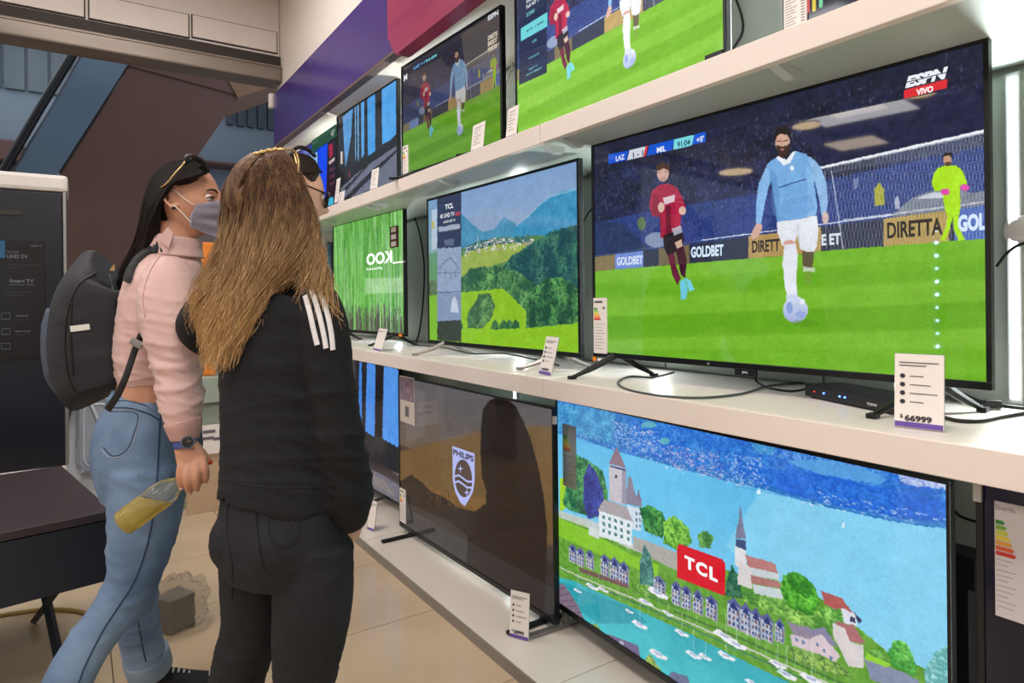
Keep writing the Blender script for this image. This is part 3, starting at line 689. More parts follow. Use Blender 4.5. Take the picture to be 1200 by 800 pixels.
bm = BM(); box(bm, x0, x0 + .062, -0.004, 0.006, tj.z0 - .016, tj.z0 + .002, bev=.001); o = obj('brand_plate', bm, M_bezel, tj.root)
text_fit('JVC', x0 + .022, tj.z0 - .011, .018, .007, -.0046, o, ink((200, 204, 208)), .03)
x0, z0 = scr(tj, 828, 420)
text_fit('4K', x0, tj.z0 + .005, .012, .006, -.0006, tj.root, ink((150, 150, 150)), .02)

# ---------------------------------------------------------------- mountain landscape television
L_, R_, H_ = fit_tv((502, 234), (680, 184), (680, 419), (501, 402.5), 1.093)
tm = make_tv(L_, R_, 1.045, 1.093, H_, 'television on the middle shelf showing mountains, a village and green meadows', foot='w', footmat=M_silver, foots=(0.14, 0.88), footlen=0.14)
cv = canvas_for(tm, 760, (126, 160, 205))
cv.poly([(500, 230), (690, 178), (690, 290), (500, 300)], (120, 158, 208), 1, var=8, nscale=60, grad=(150, 172, 204))
cv.poly([(538, 262), (560, 250), (572, 238), (586, 255), (600, 240), (612, 250), (640, 236), (660, 262), (660, 285), (538, 290)], (132, 158, 196), .7, var=8, blur=4)
cv.poly([(537, 246), (552, 262), (566, 272), (580, 268), (590, 254), (604, 262), (612, 278), (540, 292)], (62, 140, 182), 1, var=16, nscale=14)
cv.poly([(604, 266), (622, 250), (638, 234), (660, 224), (680, 220), (682, 275), (600, 282)], (48, 142, 192), 1, var=18, nscale=14)
cv.path([(606, 264), (622, 250), (634, 238), (644, 231), (660, 226), (678, 221)], 5, (150, 196, 220), .6)
cv.poly([(500, 298), (545, 290), (580, 278), (640, 276), (682, 262), (682, 430), (500, 420)], (76, 128, 70), 1, var=14, nscale=20)
cv.poly([(538, 302), (560, 288), (590, 284), (618, 284), (612, 300), (588, 308), (562, 316), (540, 326)], (150, 176, 70), 1, var=14, nscale=16)
cv.foliage([(545, 290), (560, 283), (575, 280), (600, 278), (620, 276), (620, 284), (580, 286), (545, 296)], (40, 90, 90), (90, 140, 120), 3, 1, 5)
cv.speck([(546, 290), (580, 278), (625, 280), (622, 290), (590, 292), (560, 296), (542, 300)], [(222, 216, 220), (190, 170, 165), (150, 130, 140), (236, 236, 240)], 260, (7, 5), 8, .85)
cv.line((560, 286), (560, 274), 3, (200, 200, 210), .9)
cv.foliage([(588, 316), (600, 300), (625, 285), (645, 272), (682, 262), (682, 345), (640, 350), (610, 335)], (20, 66, 74), (56, 118, 92), 4.5, 1, 11)
cv.foliage([(538, 328), (552, 315), (580, 312), (605, 318), (622, 330), (640, 352), (652, 388), (620, 378), (600, 355), (584, 344), (540, 345)], (34, 84, 56), (96, 158, 84), 5, 1, 12)
cv.poly([(500, 346), (590, 338), (602, 350), (624, 372), (618, 390), (500, 400)], (140, 196, 28), 1, var=10, nscale=30)
cv.foliage([(548, 384), (548, 366), (556, 356), (562, 344), (574, 344), (580, 358), (576, 372), (566, 384)], (50, 92, 60), (104, 156, 84), 4.5, 1, 13)
cv.foliage([(616, 384), (618, 356), (626, 338), (640, 326), (660, 326), (675, 336), (681, 350), (681, 384), (650, 390)], (24, 70, 48), (86, 158, 76), 5, 1, 14)
for x in (580, 590, 597, 604, 538): cv.foliage([(x - 5, 385), (x - 3, 378), (x, 374), (x + 4, 379), (x + 5, 386)], (36, 88, 50), (84, 140, 70), 3, 1, x)
cv.poly([(500, 386), (560, 386), (620, 384), (682, 378), (682, 430), (500, 415)], (138, 200, 24), 1, var=8, nscale=16, stretch=(2, .7))
# left strip with the product sheet
cv.poly([(500, 234), (512.5, 231), (512.5, 410), (500, 408)], (100, 150, 190), .55, grad=(110, 180, 60)); 
cv.poly([(500, 346), (512.5, 345), (512.5, 410), (500, 408)], (120, 190, 30), .7); cv.foliage([(501, 330), (511, 328), (512, 345), (501, 346)], (60, 90, 60), (110, 130, 90), 3, 1, 3)
cv.poly([(506, 246), (512, 245), (512, 292), (506, 293)], (190, 205, 225), .8); cv.poly([(506, 258), (509, 260), (509, 268), (506, 268)], (190, 180, 80), .9)
cv.poly([(512.5, 231.5), (540.5, 223.5), (540.5, 400), (512.5, 398)], (38, 50, 84))
cv.poly([(512.5, 291), (540.5, 289), (540.5, 341), (512.5, 342)], (140, 160, 192), 1, var=8); cv.poly([(512.5, 342.5), (540.5, 341.5), (540.5, 375), (512.5, 376)], (124, 146, 180), 1, var=8)
cv.poly([(512.5, 376), (540.5, 375.5), (540.5, 400), (512.5, 398)], (50, 60, 48), 1, var=6)
cv.poly([(514, 266), (539, 262), (539, 268), (514, 272)], (170, 180, 200), .9); cv.poly([(521, 281), (532, 279), (532, 288), (521, 288)], (90, 104, 130), .9)
cv.path([(514, 316), (522, 306), (528, 302), (534, 309), (538, 316)], 2.4, (60, 76, 104)); 
for x in (516, 522, 528, 534): cv.line((x, 316), (x, 326), 2, (60, 76, 104))
cv.line((513, 320), (539, 319), 2, (70, 86, 112)); cv.poly([(528, 366), (530, 350), (533, 346), (536, 352), (538, 366)], (200, 208, 226), .9)
cv.finish((3.5, 9), 5, .05, .92); put_screen(tm, cv.image('landscape_picture'), 0.96)
stext(tm, 'TCL', (521, 245.5), (530.5, 243.5), 6, WHT, 1, .04, spacing=1.15); stext(tm, '4K UHD TV', (515, 256), (532, 253), 5, WHT, .9, .02); stext(tm, 'HDR', (533, 253), (538.5, 252), 4.5, (230, 80, 90), .9, .02); stext(tm, 'android tv', (519, 261.5), (533, 259), 3.6, WHT, .8, .01)
xa, za = scr(tm, 512, 380)
# ---------------------------------------------------------------- green grass television
L_, R_, H_ = fit_tv((390.6, 265), (475, 242.5), (473, 394), (391, 388), 1.102)
tg = make_tv(L_, R_, 1.045, 1.102, H_, 'television on the middle shelf showing tall green grass with large white letters', foot='w', foots=(0.12, 0.86), footlen=0.13, bez=.009)
cv = canvas_for(tg, 560, (110, 186, 90)); n = vnoise(cv.H, cv.W, 40, 5, 3, (.25, 3)); cv.a[:] = np.array((96, 170, 70.)) + (n[:, :, None] - .5) * np.array((130, 110, 130.))
rs = random.Random(3)
for i in range(420):
    x = rs.random() * cv.W; y0 = cv.H * (1.02 - rs.random() * .1); h = cv.H * (0.4 + rs.random() * .7); b = (rs.random() - .5) * 60
    c = rs.choice([(70, 160, 40), (120, 205, 80), (170, 225, 140), (50, 130, 40), (196, 214, 214), (90, 190, 50)])
    q = [(x, y0), (x + b * .3, y0 - h * .5), (x + b, y0 - h)]; w = 2 + rs.random() * 4
    cv.line(q[0], q[1], w, c, .55, raw=True); cv.line(q[1], q[2], w * .6, c, .55, raw=True)
for i in range(150):
    x = rs.random() * cv.W; y0 = cv.H; h = cv.H * (.05 + rs.random() * .2); cv.line((x, y0), (x + rs.random() * 8 - 4, y0 - h), 3 + rs.random() * 4, rs.choice([(80, 60, 76), (104, 84, 96), (60, 66, 50)]), .7, raw=True)
cv.poly([(428, 326), (472, 325), (472, 343), (428, 344)], (214, 236, 206), .45, blur=8)
cv.finish((2, 8), 10, .05, .95); put_screen(tg, cv.image('grass_picture'), 1.0)
stext(tg, 'KOO', (429, 310), (459, 308.5), 13.5, (250, 255, 250), 1.3, .03, flip=True); stext(tg, '____', (459.5, 308), (473.5, 308), 1.6, (250, 255, 250), 1.3, .03); stext(tg, 'pleased', (429, 317), (447, 316.5), 4, (235, 250, 235), 1.1, .02, flip=True)
x0, z0 = scr(tg, 457.5, 290.5); x1, z1 = scr(tg, 466.5, 264)
bm = BM(); box(bm, x0, x1, -.004, .0035, z0, z1, bev=.001); o = obj('hanging_tag', bm, mat('brown_tag', (92, 52, 50), .5, var=.1), tg.root, 'small brown hanging tag')
for i in range(3):
    zc = z0 + (z1 - z0) * (i + .5) / 3; bm = BM(); box(bm, x0 + (x1 - x0) * .2, x1 - (x1 - x0) * .2, -.005, -.004, zc - (z1 - z0) * .11, zc + (z1 - z0) * .11); obj('tag_square', bm, M_card, o)
xa, za = scr(tg, 470, 394); bm = BM(); box(bm, xa - .025, xa + .012, -.002, .004, tg.z0 - .0005, tg.z0 + .0155); obj('sticker', bm, ink((240, 140, 40)), tg.root, 'orange sticker')
# far sliver television
L_, R_ = onX(345, 300, 1.60), onX(388, 300, 1.585)
td = make_tv(L_.xy, R_.xy, 1.045, 1.09, 0.66, 'dim teal television at the far end of the middle shelf, mostly hidden by the visitors', foot='w')
cv = canvas_for(td, 300, (30, 70, 84)); cv.a += (vnoise(cv.H, cv.W, 30, 2, 3)[:, :, None] - .5) * 50; cv.poly([(380, 300), (389, 300), (389, 350), (380, 350)], (60, 110, 120), .6, blur=6); put_screen(td, cv.image('teal_picture'), .7)
stext(td, '65"', (380, 274), (386, 273), 4, WHT, .8, .03)
ZT = 1.865
# ---------------------------------------------------------------- top row: large football television with a menu
def top_y(t): pass
L_, R_ = onX(603.5, 100, 1.385), onX(851, 60, 1.385)
th_ = make_tv(L_.xy, R_.xy, ZT, ZT + .022, 0.60, 'top-row television showing the football match with a dark product menu on its left', foot='w', bez=.010, chin=.014, footlen=.10)
cv = canvas_for(th_, 900, (0, 0, 0))
# the same broadcast, resampled from the large football picture
hh, ww = fb_arr.shape[:2]
def resample(arr, H, W, gain=1.0, lift=0.0):
    yi = np.clip(np.linspace(0, arr.shape[0] - 1, H).astype(int), 0, arr.shape[0] - 1); xi = np.clip(np.linspace(0, arr.shape[1] - 1, W).astype(int), 0, arr.shape[1] - 1)
    return arr[yi][:, xi] * gain + lift
cv.a[:] = resample(fb_arr, cv.H, cv.W, 1.0, 26)
cv.poly([(608.5, -60), (641, -68), (641, 85), (608.5, 99.5)], (44, 54, 84), .93, var=4)
cv.poly([(610.5, 33.5), (641.5, 14), (641.5, 31), (610.5, 48.5)], (116, 214, 222))
for v in (64, 82): cv.line((609, v + 1), (641, v - 12), 1.4, (96, 110, 140), .7)
put_screen(th_, cv.image('football_menu_picture'), 1.0)
stext(th_, 'Full HD TV', (616, 8.5), (633, 1.5), 4.5, WHT, .9, .02); stext(th_, '5300', (616, 19), (625.5, 15), 4.5, (130, 220, 226), .9, .01); stext(th_, 'Smart TV', (616, 2), (630, -3), 4, WHT, .9, .02)
stext(th_, 'SHTL 1.5000', (616, 36), (636, 28), 2.6, (24, 50, 80), .5, .02); stext(th_, 'HDR', (623, 50), (628, 48), 3, (130, 214, 220), .8, .01); stext(th_, 'PURCOLOR', (619, 69), (631, 64), 2.6, (130, 214, 220), .8, .01); stext(th_, 'SMART TV', (619, 82), (629, 78), 2.2, (130, 214, 220), .8, .01); stext(th_, 'MICRO DIMMING', (616, 88), (634, 81), 2.2, (130, 214, 220), .8, .01)
x0, z0 = scr(th_, 827, 66); x1, z1 = scr(th_, 846, 60)
bm = BM(); box(bm, x0, x1 + .004, -.004, .0035, th_.z0 - .004, th_.z0 + .050); o = obj('size_sticker', bm, M_bezel, th_.root, 'black corner sticker with white size figures')
text_fit('49"', x0 + .010, th_.z0 + .008, (x1 - x0) * .75, .022, -.0046, o, ink((225, 225, 225), .4), .03)
# ---------------------------------------------------------------- top row: smaller football television
L_, R_, H_ = fit_tv((470, 80), (588.5, 3), (588, 166), (472, 209), ZT + .03)
t2 = make_tv(L_, R_, ZT, ZT + .03, H_, 'top-row television showing the football match with a brownish reflection painted into its picture', foot='w', bez=.010, chin=.012, footlen=.10)
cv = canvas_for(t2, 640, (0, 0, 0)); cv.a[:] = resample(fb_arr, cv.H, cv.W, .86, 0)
b_ = cv.a[:int(cv.H * .62)]; b_[:] = b_ * .8 + np.array((46, 40, 34.)) * .5  # brown wash: a reflection painted over the upper part of the picture
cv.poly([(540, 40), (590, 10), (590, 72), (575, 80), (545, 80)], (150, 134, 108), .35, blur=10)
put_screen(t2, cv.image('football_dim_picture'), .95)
stext(t2, 'M', (472.5, 95), (476.5, 93), 7, WHT, .9, .04)
x0, z0 = scr(t2, 474, 107); x1, z1 = scr(t2, 487, 82)
# hanging price square strip at the right, small scoreboard
stext(t2, 'LAZ 1-1', (484, 81.5), (497, 74), 3.5, (110, 170, 240), .9, .04); stext(t2, '91:04', (498, 73.5), (511, 66), 3.5, (120, 214, 224), .9, .04)
stext(t2, 'ESPN', (571, 24), (583, 17.5), 6, WHT, .8, .04); stext(t2, 'DIRETE', (571, 47), (582, 42), 5.5, (226, 214, 190), .8, .05); stext(t2, 'BEST', (571, 54), (582, 49), 5.5, (226, 214, 190), .8, .05); stext(t2, 'PRECIO', (571, 61), (582, 56), 5.5, (226, 214, 190), .8, .05)
sticker(t2, 472, 172, 478.5, 207)
# ---------------------------------------------------------------- forest path television (the same film runs below)
def forest(cv, seed=1):
    """row of trunks against blue, long shadows on a paved path, in the canvas' own unit square"""
    W, H = cv.W, cv.H; cv.a[:] = np.array((34, 36, 40.)); cv.a += (vnoise(H, W, 26, seed, 4)[:, :, None] - .5) * 26
    def q(*p): return [(x * W, y * H) for x, y in p]
    def pl(c, *p, **k): cv.poly(q(*p), c, raw=True, **k)
    pl((84, 152, 216), (.10, .02), (.30, .0), (.26, .30), (.18, .55), (.14, .62), (.12, .3), var=14, nscale=20)
    for x0, x1, y1, c in ((.33, .345, .60, (110, 170, 220)), (.375, .395, .62, (100, 168, 224)), (.44, .49, .60, (80, 158, 226)), (.55, .67, .62, (64, 156, 232)), (.78, .985, .56, (74, 164, 240))):
        pl(c, (x0, -.02), (x1 + .01, -.02), (x1, y1 - .03), ((x0 + x1) / 2, y1), (x0, y1), var=8, nscale=30)
    pl((30, 30, 30), (0, .60), (.2, .62), (.5, .62), (1, .56), (1, .72), (.5, .74), (.1, .80), (0, .8), var=12, nscale=12)
    pl((104, 108, 128), (.05, .84), (.3, .76), (.6, .70), (1, .64), (1, 1.02), (0, 1.02), var=20, nscale=5, octv=3)
    pl((40, 38, 42), (.12, .86), (.30, .79), (.55, .70), (.57, .71), (.34, .81), (.16, .89), var=6); pl((34, 32, 38), (.0, 1.02), (.3, .90), (.62, .78), (.98, .68), (.98, .71), (.66, .83), (.36, .95), (.1, 1.04), var=6)
    pl((150, 40, 60), (.20, .70), (.24, .69), (.24, .75), (.20, .76), alpha=.7)
L_, R_, H_ = fit_tv((395, 138), (466, 89.5), (466, 214), (395.5, 241), ZT + .03)
t3 = make_tv(L_, R_, ZT, ZT + .03, H_, 'top-row television showing a dark forest path with blue sky between trunks', foot='w', bez=.010, chin=.012, footlen=.10)
cv = canvas_for(t3, 520, (0, 0, 0)); forest(cv); cv.finish((3, 8), 8, .03); put_screen(t3, cv.image('forest_picture'), .95)
sticker(t3, 399.5, 178, 401, 192, 'energy_label', False)
# ---------------------------------------------------------------- blue television at the far end
L_, R_ = onX(346, 200, 1.345), onX(394, 200, 1.345)
t4 = make_tv(L_.xy, R_.xy, ZT, ZT + .03, 0.50, 'bright blue television at the far end of the top row, green strip along its top', foot='w', bez=.009, chin=.012, footlen=.09)
cv = canvas_for(t4, 420, (18, 44, 150)); cv.a += (vnoise(cv.H, cv.W, 40, 2, 3)[:, :, None] - .5) * 40
cv.poly([(340, 190), (372, 168), (372, 250), (340, 265)], (30, 60, 140), 1, var=30, nscale=30); cv.poly([(359, 185), (372, 178), (372, 212), (366, 210), (362, 200)], (150, 196, 235), .95, var=12); cv.ell((360, 184), 5, 10, (110, 120, 190), .8, blur=5)
cv.poly([(373, 172), (384, 165), (382, 234), (374, 232)], (10, 70, 235), 1, var=8); cv.poly([(384, 160), (395, 152), (395, 242), (382, 240)], (34, 22, 34), 1, var=12)
cv.poly([(385, 170), (390, 168), (390, 182), (386, 186)], (170, 30, 60), .9); cv.poly([(385, 190), (392, 184), (392, 188), (386, 193)], (220, 190, 190), .9)
for v in (198, 206, 214): cv.poly([(386, v), (392, v - 3), (392, v + 1), (386, v + 4)], (90, 50, 70), .8)
cv.poly([(379, 235), (390.5, 230), (390.5, 241), (379, 246)], (60, 180, 215))
put_screen(t4, cv.image('blue_picture'), 1.0)
xa, za = scr(t4, 366, 180); xb, zb = scr(t4, 394, 150)
bm = BM(); box(bm, xa, xb, -.004, .0035, t4.z0 + t4.H - .075, t4.z0 + t4.H + .004, bev=.001); o = obj('promo_strip', bm, mat('green_card', (24, 112, 84), .5, var=.05), t4.root, 'green cardboard strip with white figures')
text_fit('43"', xb - .085, t4.z0 + t4.H - .056, .07, .036, -.0048, o, ink((236, 240, 236), .5), .03)
text_fit('Smart TV', xa + .02, t4.z0 + t4.H - .03, .12, .016, -.0048, o, ink((160, 220, 190), .4), .01)
# ---------------------------------------------------------------- dark television at the top right with coloured bars
L_, R_ = onX(917, 20, 1.40), onX(1180, -60, 1.40)
t5 = make_tv(L_.xy, R_.xy, ZT, ZT + .02, 0.56, 'dark top-row television with short coloured bars, at the upper right corner', foot='w', bez=.012, chin=.014, footlen=.10)
cv = canvas_for(t5, 700, (46, 48, 64)); 
for x, y, c in ((947, 14, (214, 90, 90)), (954, 12.5, (232, 206, 80)), (962, 8, (120, 216, 160))):
    cv.poly([(x - 2, -12), (x + 2.4, -13), (x + 2.4, y - 1), (x + .2, y + 1), (x - 2, y)], c)
put_screen(t5, cv.image('bars_picture'), 1.0)
sticker(t5, 918.5, -20, 945.5, 37, 'spec_sheet', False, 'tall white specification sheet')
x0, z0 = scr(t5, 919, 36); x1, z1 = scr(t5, 945, 0)
bm = BM()
for i in range(16):
    zz = z0 + .006 + i * .0065; ww = (.55, .5, .6, .35)[i % 4]
    box(bm, x0 + .004, x0 + (x1 - x0) * ww, -.0022, -.0015, zz, zz + .0012); box(bm, x0 + (x1 - x0) * .78, x0 + (x1 - x0) * .93, -.0022, -.0015, zz, zz + .002)
obj('print_lines', bm, ink((120, 112, 118)), t5.root)['kind'] = 'stuff'
ZP = 0.045
# ---------------------------------------------------------------- lake village television
L_, R_, H_ = fit_tv((655, 473), (1118, 551), (1117, 1018), (652, 719), ZP + 0.065)
tl_ = make_tv(L_, R_, ZP, ZP + 0.065, H_, 'large bottom television showing a lake with a castle tower, boats and village', foot='b', footmat=M_silver, foots=(0.02, 0.9), footlen=0.16, bez=.008, chin=.022)
cv = canvas_for(tl_, 1240, (96, 190, 235)); W_, H2 = cv.W, cv.H
cv.poly([(640, 460), (1130, 500), (1130, 820), (640, 1100)], (86, 186, 238), 1, var=10, nscale=200, grad=(130, 210, 240)); cv.poly([(900, 560), (1120, 620), (1120, 800), (1000, 780), (850, 640)], (140, 214, 246), .7, var=6, nscale=90, blur=20)
# far shore: blue woods, fields and towns
cv.poly([(640, 460), (1130, 545), (1130, 620), (1090, 618), (1040, 610), (960, 592), (900, 575), (860, 566), (800, 550), (720, 528), (675, 512), (640, 505)], (30, 110, 190), 1, var=42, nscale=12, octv=4)
cv.foliage([(652, 472), (720, 482), (720, 520), (675, 510), (652, 505)], (40, 120, 176), (90, 180, 210), 4, .8, 3)
cv.foliage([(740, 492), (860, 510), (1112, 552), (1112, 600), (1030, 600), (900, 568), (820, 548), (740, 530)], (14, 80, 190), (60, 140, 220), 4.5, .8, 4)
cv.poly([(920, 540), (960, 538), (1010, 548), (1040, 562), (1030, 568), (960, 556)], (96, 176, 228), .8, blur=3, var=10); cv.poly([(880, 516), (910, 522), (906, 534), (884, 530)], (70, 170, 200), .7, blur=3)
cv.foliage([(880, 548), (960, 556), (1112, 590), (1112, 612), (1040, 606), (960, 588), (884, 566)], (10, 72, 196), (30, 104, 214), 4.5, .8, 6)
cv.speck([(716, 492), (770, 505), (775, 535), (720, 520)], [(214, 200, 226), (170, 180, 226), (140, 190, 230), (236, 226, 240)], 260, (7, 4), 4, .8)
cv.speck([(770, 520), (840, 528), (850, 562), (790, 548)], [(226, 190, 210), (200, 170, 214), (236, 230, 240), (150, 130, 190)], 300, (7, 4), 5, .8)
cv.speck([(690, 506), (800, 540), (800, 554), (676, 512)], [(214, 226, 240), (160, 190, 230), (80, 130, 190)], 240, (5, 4), 6, .7)
cv.speck([(850, 530), (890, 536), (900, 575), (850, 565)], [(206, 216, 240), (170, 190, 236), (120, 160, 226)], 260, (6, 4), 7, .7)
cv.speck([(1050, 545), (1112, 556), (1112, 572), (1056, 566)], [(214, 214, 240), (180, 180, 230), (240, 240, 250), (160, 150, 210)], 300, (8, 4), 8, .8)
cv.speck([(960, 575), (1110, 606), (1112, 618), (1000, 602), (940, 588)], [(190, 200, 236), (120, 160, 226), (230, 236, 246)], 220, (7, 3), 9, .7)
cv.speck([(880, 512), (1100, 552), (1090, 562), (880, 530)], [(120, 170, 230), (30, 80, 170), (160, 200, 240)], 300, (6, 4), 10, .5)
cv.ell((760, 498), 9, 4, (120, 210, 180), .8, blur=2); cv.ell((779, 517), 6, 4, (110, 210, 170), .8, blur=2); cv.ell((834, 530), 8, 9, (255, 255, 255), 0)
cv.line((860, 569), (1112, 620), 4, (60, 150, 214), .5)
cv.poly([(640, 460), (1130, 545), (1130, 620), (1040, 610), (900, 575), (800, 550), (640, 505)], (70, 140, 225), .28, blur=2)
cv.poly([(888, 574), (891, 574), (891, 579), (886, 579)], (220, 240, 250)); cv.poly([(987, 612), (989, 612), (990, 618), (985, 618)], (210, 240, 250))
# near side: harbour water
cv.poly([(640, 668), (672, 678), (720, 700), (800, 735), (880, 775), (960, 812), (1130, 900), (1130, 1100), (640, 1000)], (46, 168, 184), 1, var=12, nscale=80, grad=(60, 190, 200))
cv.poly([(655, 680), (740, 712), (760, 730), (700, 730), (655, 700)], (24, 130, 150), .5, blur=8, var=14, nscale=12)
# hillside greens
hill = [(653, 600), (680, 608), (700, 620), (740, 640), (800, 648), (862, 672), (900, 676), (960, 700), (1012, 740), (1040, 764), (1076, 780), (1116, 800), (1130, 900), (960, 815), (880, 778), (800, 738), (720, 702), (672, 680), (640, 672)]
cv.poly(hill, (96, 158, 50), 1, var=26, nscale=14)
cv.poly([(655, 606), (690, 622), (740, 650), (772, 662), (770, 676), (700, 648), (655, 628)], (130, 196, 40), 1, var=14, nscale=8, stretch=(3, 1))
cv.poly([(656, 560), (666, 560), (668, 592), (656, 600)], (160, 214, 40), 1, var=10)
cv.poly([(655, 598), (700, 612), (735, 634), (775, 652), (775, 656), (735, 642), (700, 622), (655, 606)], (196, 202, 200), .9, var=10)
# castle
cv.foliage([(668, 548), (676, 534), (690, 540), (706, 552), (712, 575), (712, 600), (696, 606), (668, 598), (660, 590)], (26, 84, 60), (80, 160, 90), 5.5, 1, 21)
cv.foliage([(684, 560), (690, 544), (698, 552), (706, 575), (708, 600), (690, 608), (684, 590)], (34, 44, 120), (64, 80, 170), 5, 1, 22)
cv.poly([(714, 544), (733, 549), (733, 592), (714, 586)], (196, 190, 200), 1, var=14, nscale=5); cv.poly([(729, 548), (734, 549), (734, 592), (729, 590)], (150, 148, 170))
cv.poly([(723, 523.5), (733.5, 548.5), (713.5, 543)], (140, 112, 130), 1, var=8); cv.poly([(715, 545), (733, 550), (733, 552), (715, 547)], (60, 64, 120)); cv.ell((722, 558), 1.5, 2, (60, 50, 70))
cv.poly([(737, 558), (740, 560), (745, 580), (752, 584), (752, 594), (734, 590), (734, 575)], (136, 130, 150), 1, var=8); cv.poly([(748, 572), (751, 584), (746, 584)], (120, 116, 140)); cv.poly([(735, 592), (753, 596), (751, 622), (739, 620)], (206, 220, 232), 1, var=6)
cv.poly([(708, 585), (735, 594), (742, 612), (700, 598)], (168, 160, 166), 1, var=10, nscale=5); cv.poly([(702, 598), (741, 611), (740, 640), (702, 628)], (222, 232, 236), 1, var=4)
for x in (706, 713, 720, 727, 735):
    for k in range(3): y = 603 + (x - 706) * .34 + k * 8; cv.poly([(x, y), (x + 3, y + 1), (x + 3, y + 5), (x, y + 4)], (70, 120, 130))
for x in (745, 749):
    for k in range(3): cv.poly([(x, 600 + k * 7), (x + 2, 600.5 + k * 7), (x + 2, 604 + k * 7), (x, 603.5 + k * 7)], (80, 120, 150))
cv.poly([(690, 616), (702, 620), (702, 632), (690, 626)], (206, 214, 214)); cv.poly([(742, 628), (790, 646), (820, 668), (800, 672), (760, 652), (742, 642)], (168, 166, 160), 1, var=14, nscale=8)
cv.foliage([(750, 596), (760, 592), (776, 600), (782, 616), (776, 630), (756, 622)], (26, 90, 50), (80, 160, 70), 5, 1, 23); cv.foliage([(778, 612), (790, 604), (806, 618), (810, 634), (800, 648), (778, 636)], (60, 130, 40), (130, 196, 70), 5, 1, 24); cv.foliage([(818, 626), (828, 622), (836, 630), (832, 642), (820, 640)], (50, 110, 50), (110, 170, 80), 4, 1, 25)
# conifers and mid trees
cv.foliage([(755, 638), (762, 650), (766, 672), (768, 690), (750, 684), (750, 660)], (40, 96, 90), (90, 150, 140), 4, 1, 26); cv.foliage([(858, 664), (866, 676), (870, 700), (850, 697), (852, 680)], (26, 80, 60), (60, 120, 90), 4, 1, 27)
cv.foliage([(740, 680), (770, 690), (800, 704), (806, 716), (770, 704), (742, 692)], (70, 130, 40), (140, 190, 80), 4, 1, 28)
cv.foliage([(870, 690), (900, 690), (930, 706), (960, 718), (990, 742), (960, 744), (900, 716), (872, 704)], (66, 130, 46), (150, 200, 90), 4.5, 1, 29)
# church on the hill
cv.poly([(867.5, 591), (872, 620), (874.5, 632), (861.5, 630), (865, 612)], (120, 124, 150), 1, var=6); cv.poly([(862, 631), (874, 633), (874, 645), (862, 640)], (60, 76, 120)); cv.poly([(861, 640), (874, 645), (874, 670), (861, 662)], (222, 222, 226)); 
cv.poly([(873, 650), (908, 660), (912, 672), (876, 664)], (184, 120, 116), 1, var=10); cv.poly([(876, 664), (912, 672), (913, 680), (876, 674)], (196, 206, 210)); cv.poly([(878, 673), (914, 682), (916, 690), (880, 683)], (176, 116, 112), 1, var=8); cv.poly([(882, 684), (917, 691), (917, 702), (884, 695)], (196, 210, 214), 1, var=5); cv.poly([(866, 655), (878, 664), (882, 690), (864, 684)], (216, 210, 210))
cv.foliage([(914, 690), (918, 676), (930, 670), (944, 676), (956, 690), (960, 708), (950, 720), (925, 712)], (40, 120, 30), (110, 206, 60), 5.5, 1, 30)
cv.poly([(962, 692), (986, 700), (1002, 722), (984, 716), (966, 708)], (178, 84, 84), 1, var=10); cv.poly([(986, 712), (1004, 720), (1004, 734), (986, 728)], (216, 220, 232)); cv.poly([(996, 722), (1002, 724), (1002, 730), (996, 728)], (60, 60, 90)); cv.poly([(1000, 716), (1010, 728), (1006, 730)], (50, 60, 90))
cv.foliage([(960, 712), (985, 714), (990, 736), (968, 730)], (70, 140, 50), (140, 200, 90), 4, 1, 31)
cv.poly([(978, 728), (1000, 732), (1014, 754), (996, 752)], (170, 104, 106), 1, var=8); cv.poly([(976, 730), (990, 736), (996, 752), (1012, 756), (1012, 782), (994, 780), (976, 745)], (214, 206, 206), 1, var=6)
cv.foliage([(1018, 764), (1034, 762), (1040, 776), (1030, 782)], (60, 120, 50), (120, 190, 80), 4, 1, 32); cv.foliage([(1040, 764), (1050, 750), (1062, 754), (1074, 780), (1070, 792), (1046, 780)], (50, 140, 50), (120, 210, 90), 4.5, 1, 33); cv.foliage([(1082, 786), (1096, 764), (1112, 756), (1116, 800), (1084, 802)], (90, 170, 170), (150, 210, 214), 4, .35, 34)
cv.poly([(1012, 770), (1040, 780), (1076, 796), (1076, 812), (1020, 796)], (130, 140, 170), 1, var=10); cv.poly([(1014, 764), (1044, 778), (1040, 782), (1014, 772)], (140, 210, 50))
# row of gabled houses along the quay
def house(x, y, w, h, blue=(44, 64, 130), wall=(196, 204, 220)):
    s = .46
    cv.poly([(x, y), (x + w, y + w * s), (x + w, y + h + w * s), (x, y + h)], wall, 1, var=8)
    cv.poly([(x + w * .8, y + w * s * .8), (x + w, y + w * s), (x + w, y + h + w * s), (x + w * .8, y + h + w * s * .8)], (120, 130, 160), .8)
    for k in range(3):
        for j in range(3):
            xa = x + w * (.08 + .30 * j); ya = y + h * (.24 + .26 * k) + (xa - x) * s; ww = w * .2
            cv.poly([(xa, ya), (xa + ww, ya + ww * s), (xa + ww, ya + ww * s + h * .15), (xa, ya + h * .15)], ((40, 60, 120), (66, 80, 120), (96, 70, 80))[(j + k + int(x)) % 3], .9)
        cv.line((x, y + h * (.43 + .26 * k)), (x + w, y + h * (.43 + .26 * k) + w * s), 1.5, ((120, 84, 84), (60, 80, 140))[k % 2], .7)
    cv.poly([(x - 1, y + 1), (x + w * .5, y - h * .3 + w * s * .5), (x + w + 1, y + w * s + 1), (x + w * .5, y + h * .1 + w * s * .5)], (84, 92, 150), 1, var=10); cv.poly([(x + w * .12, y + h * .22), (x + w * .5, y - h * .12 + w * s * .5), (x + w * .88, y + h * .2 + w * s)], (30, 50, 116))
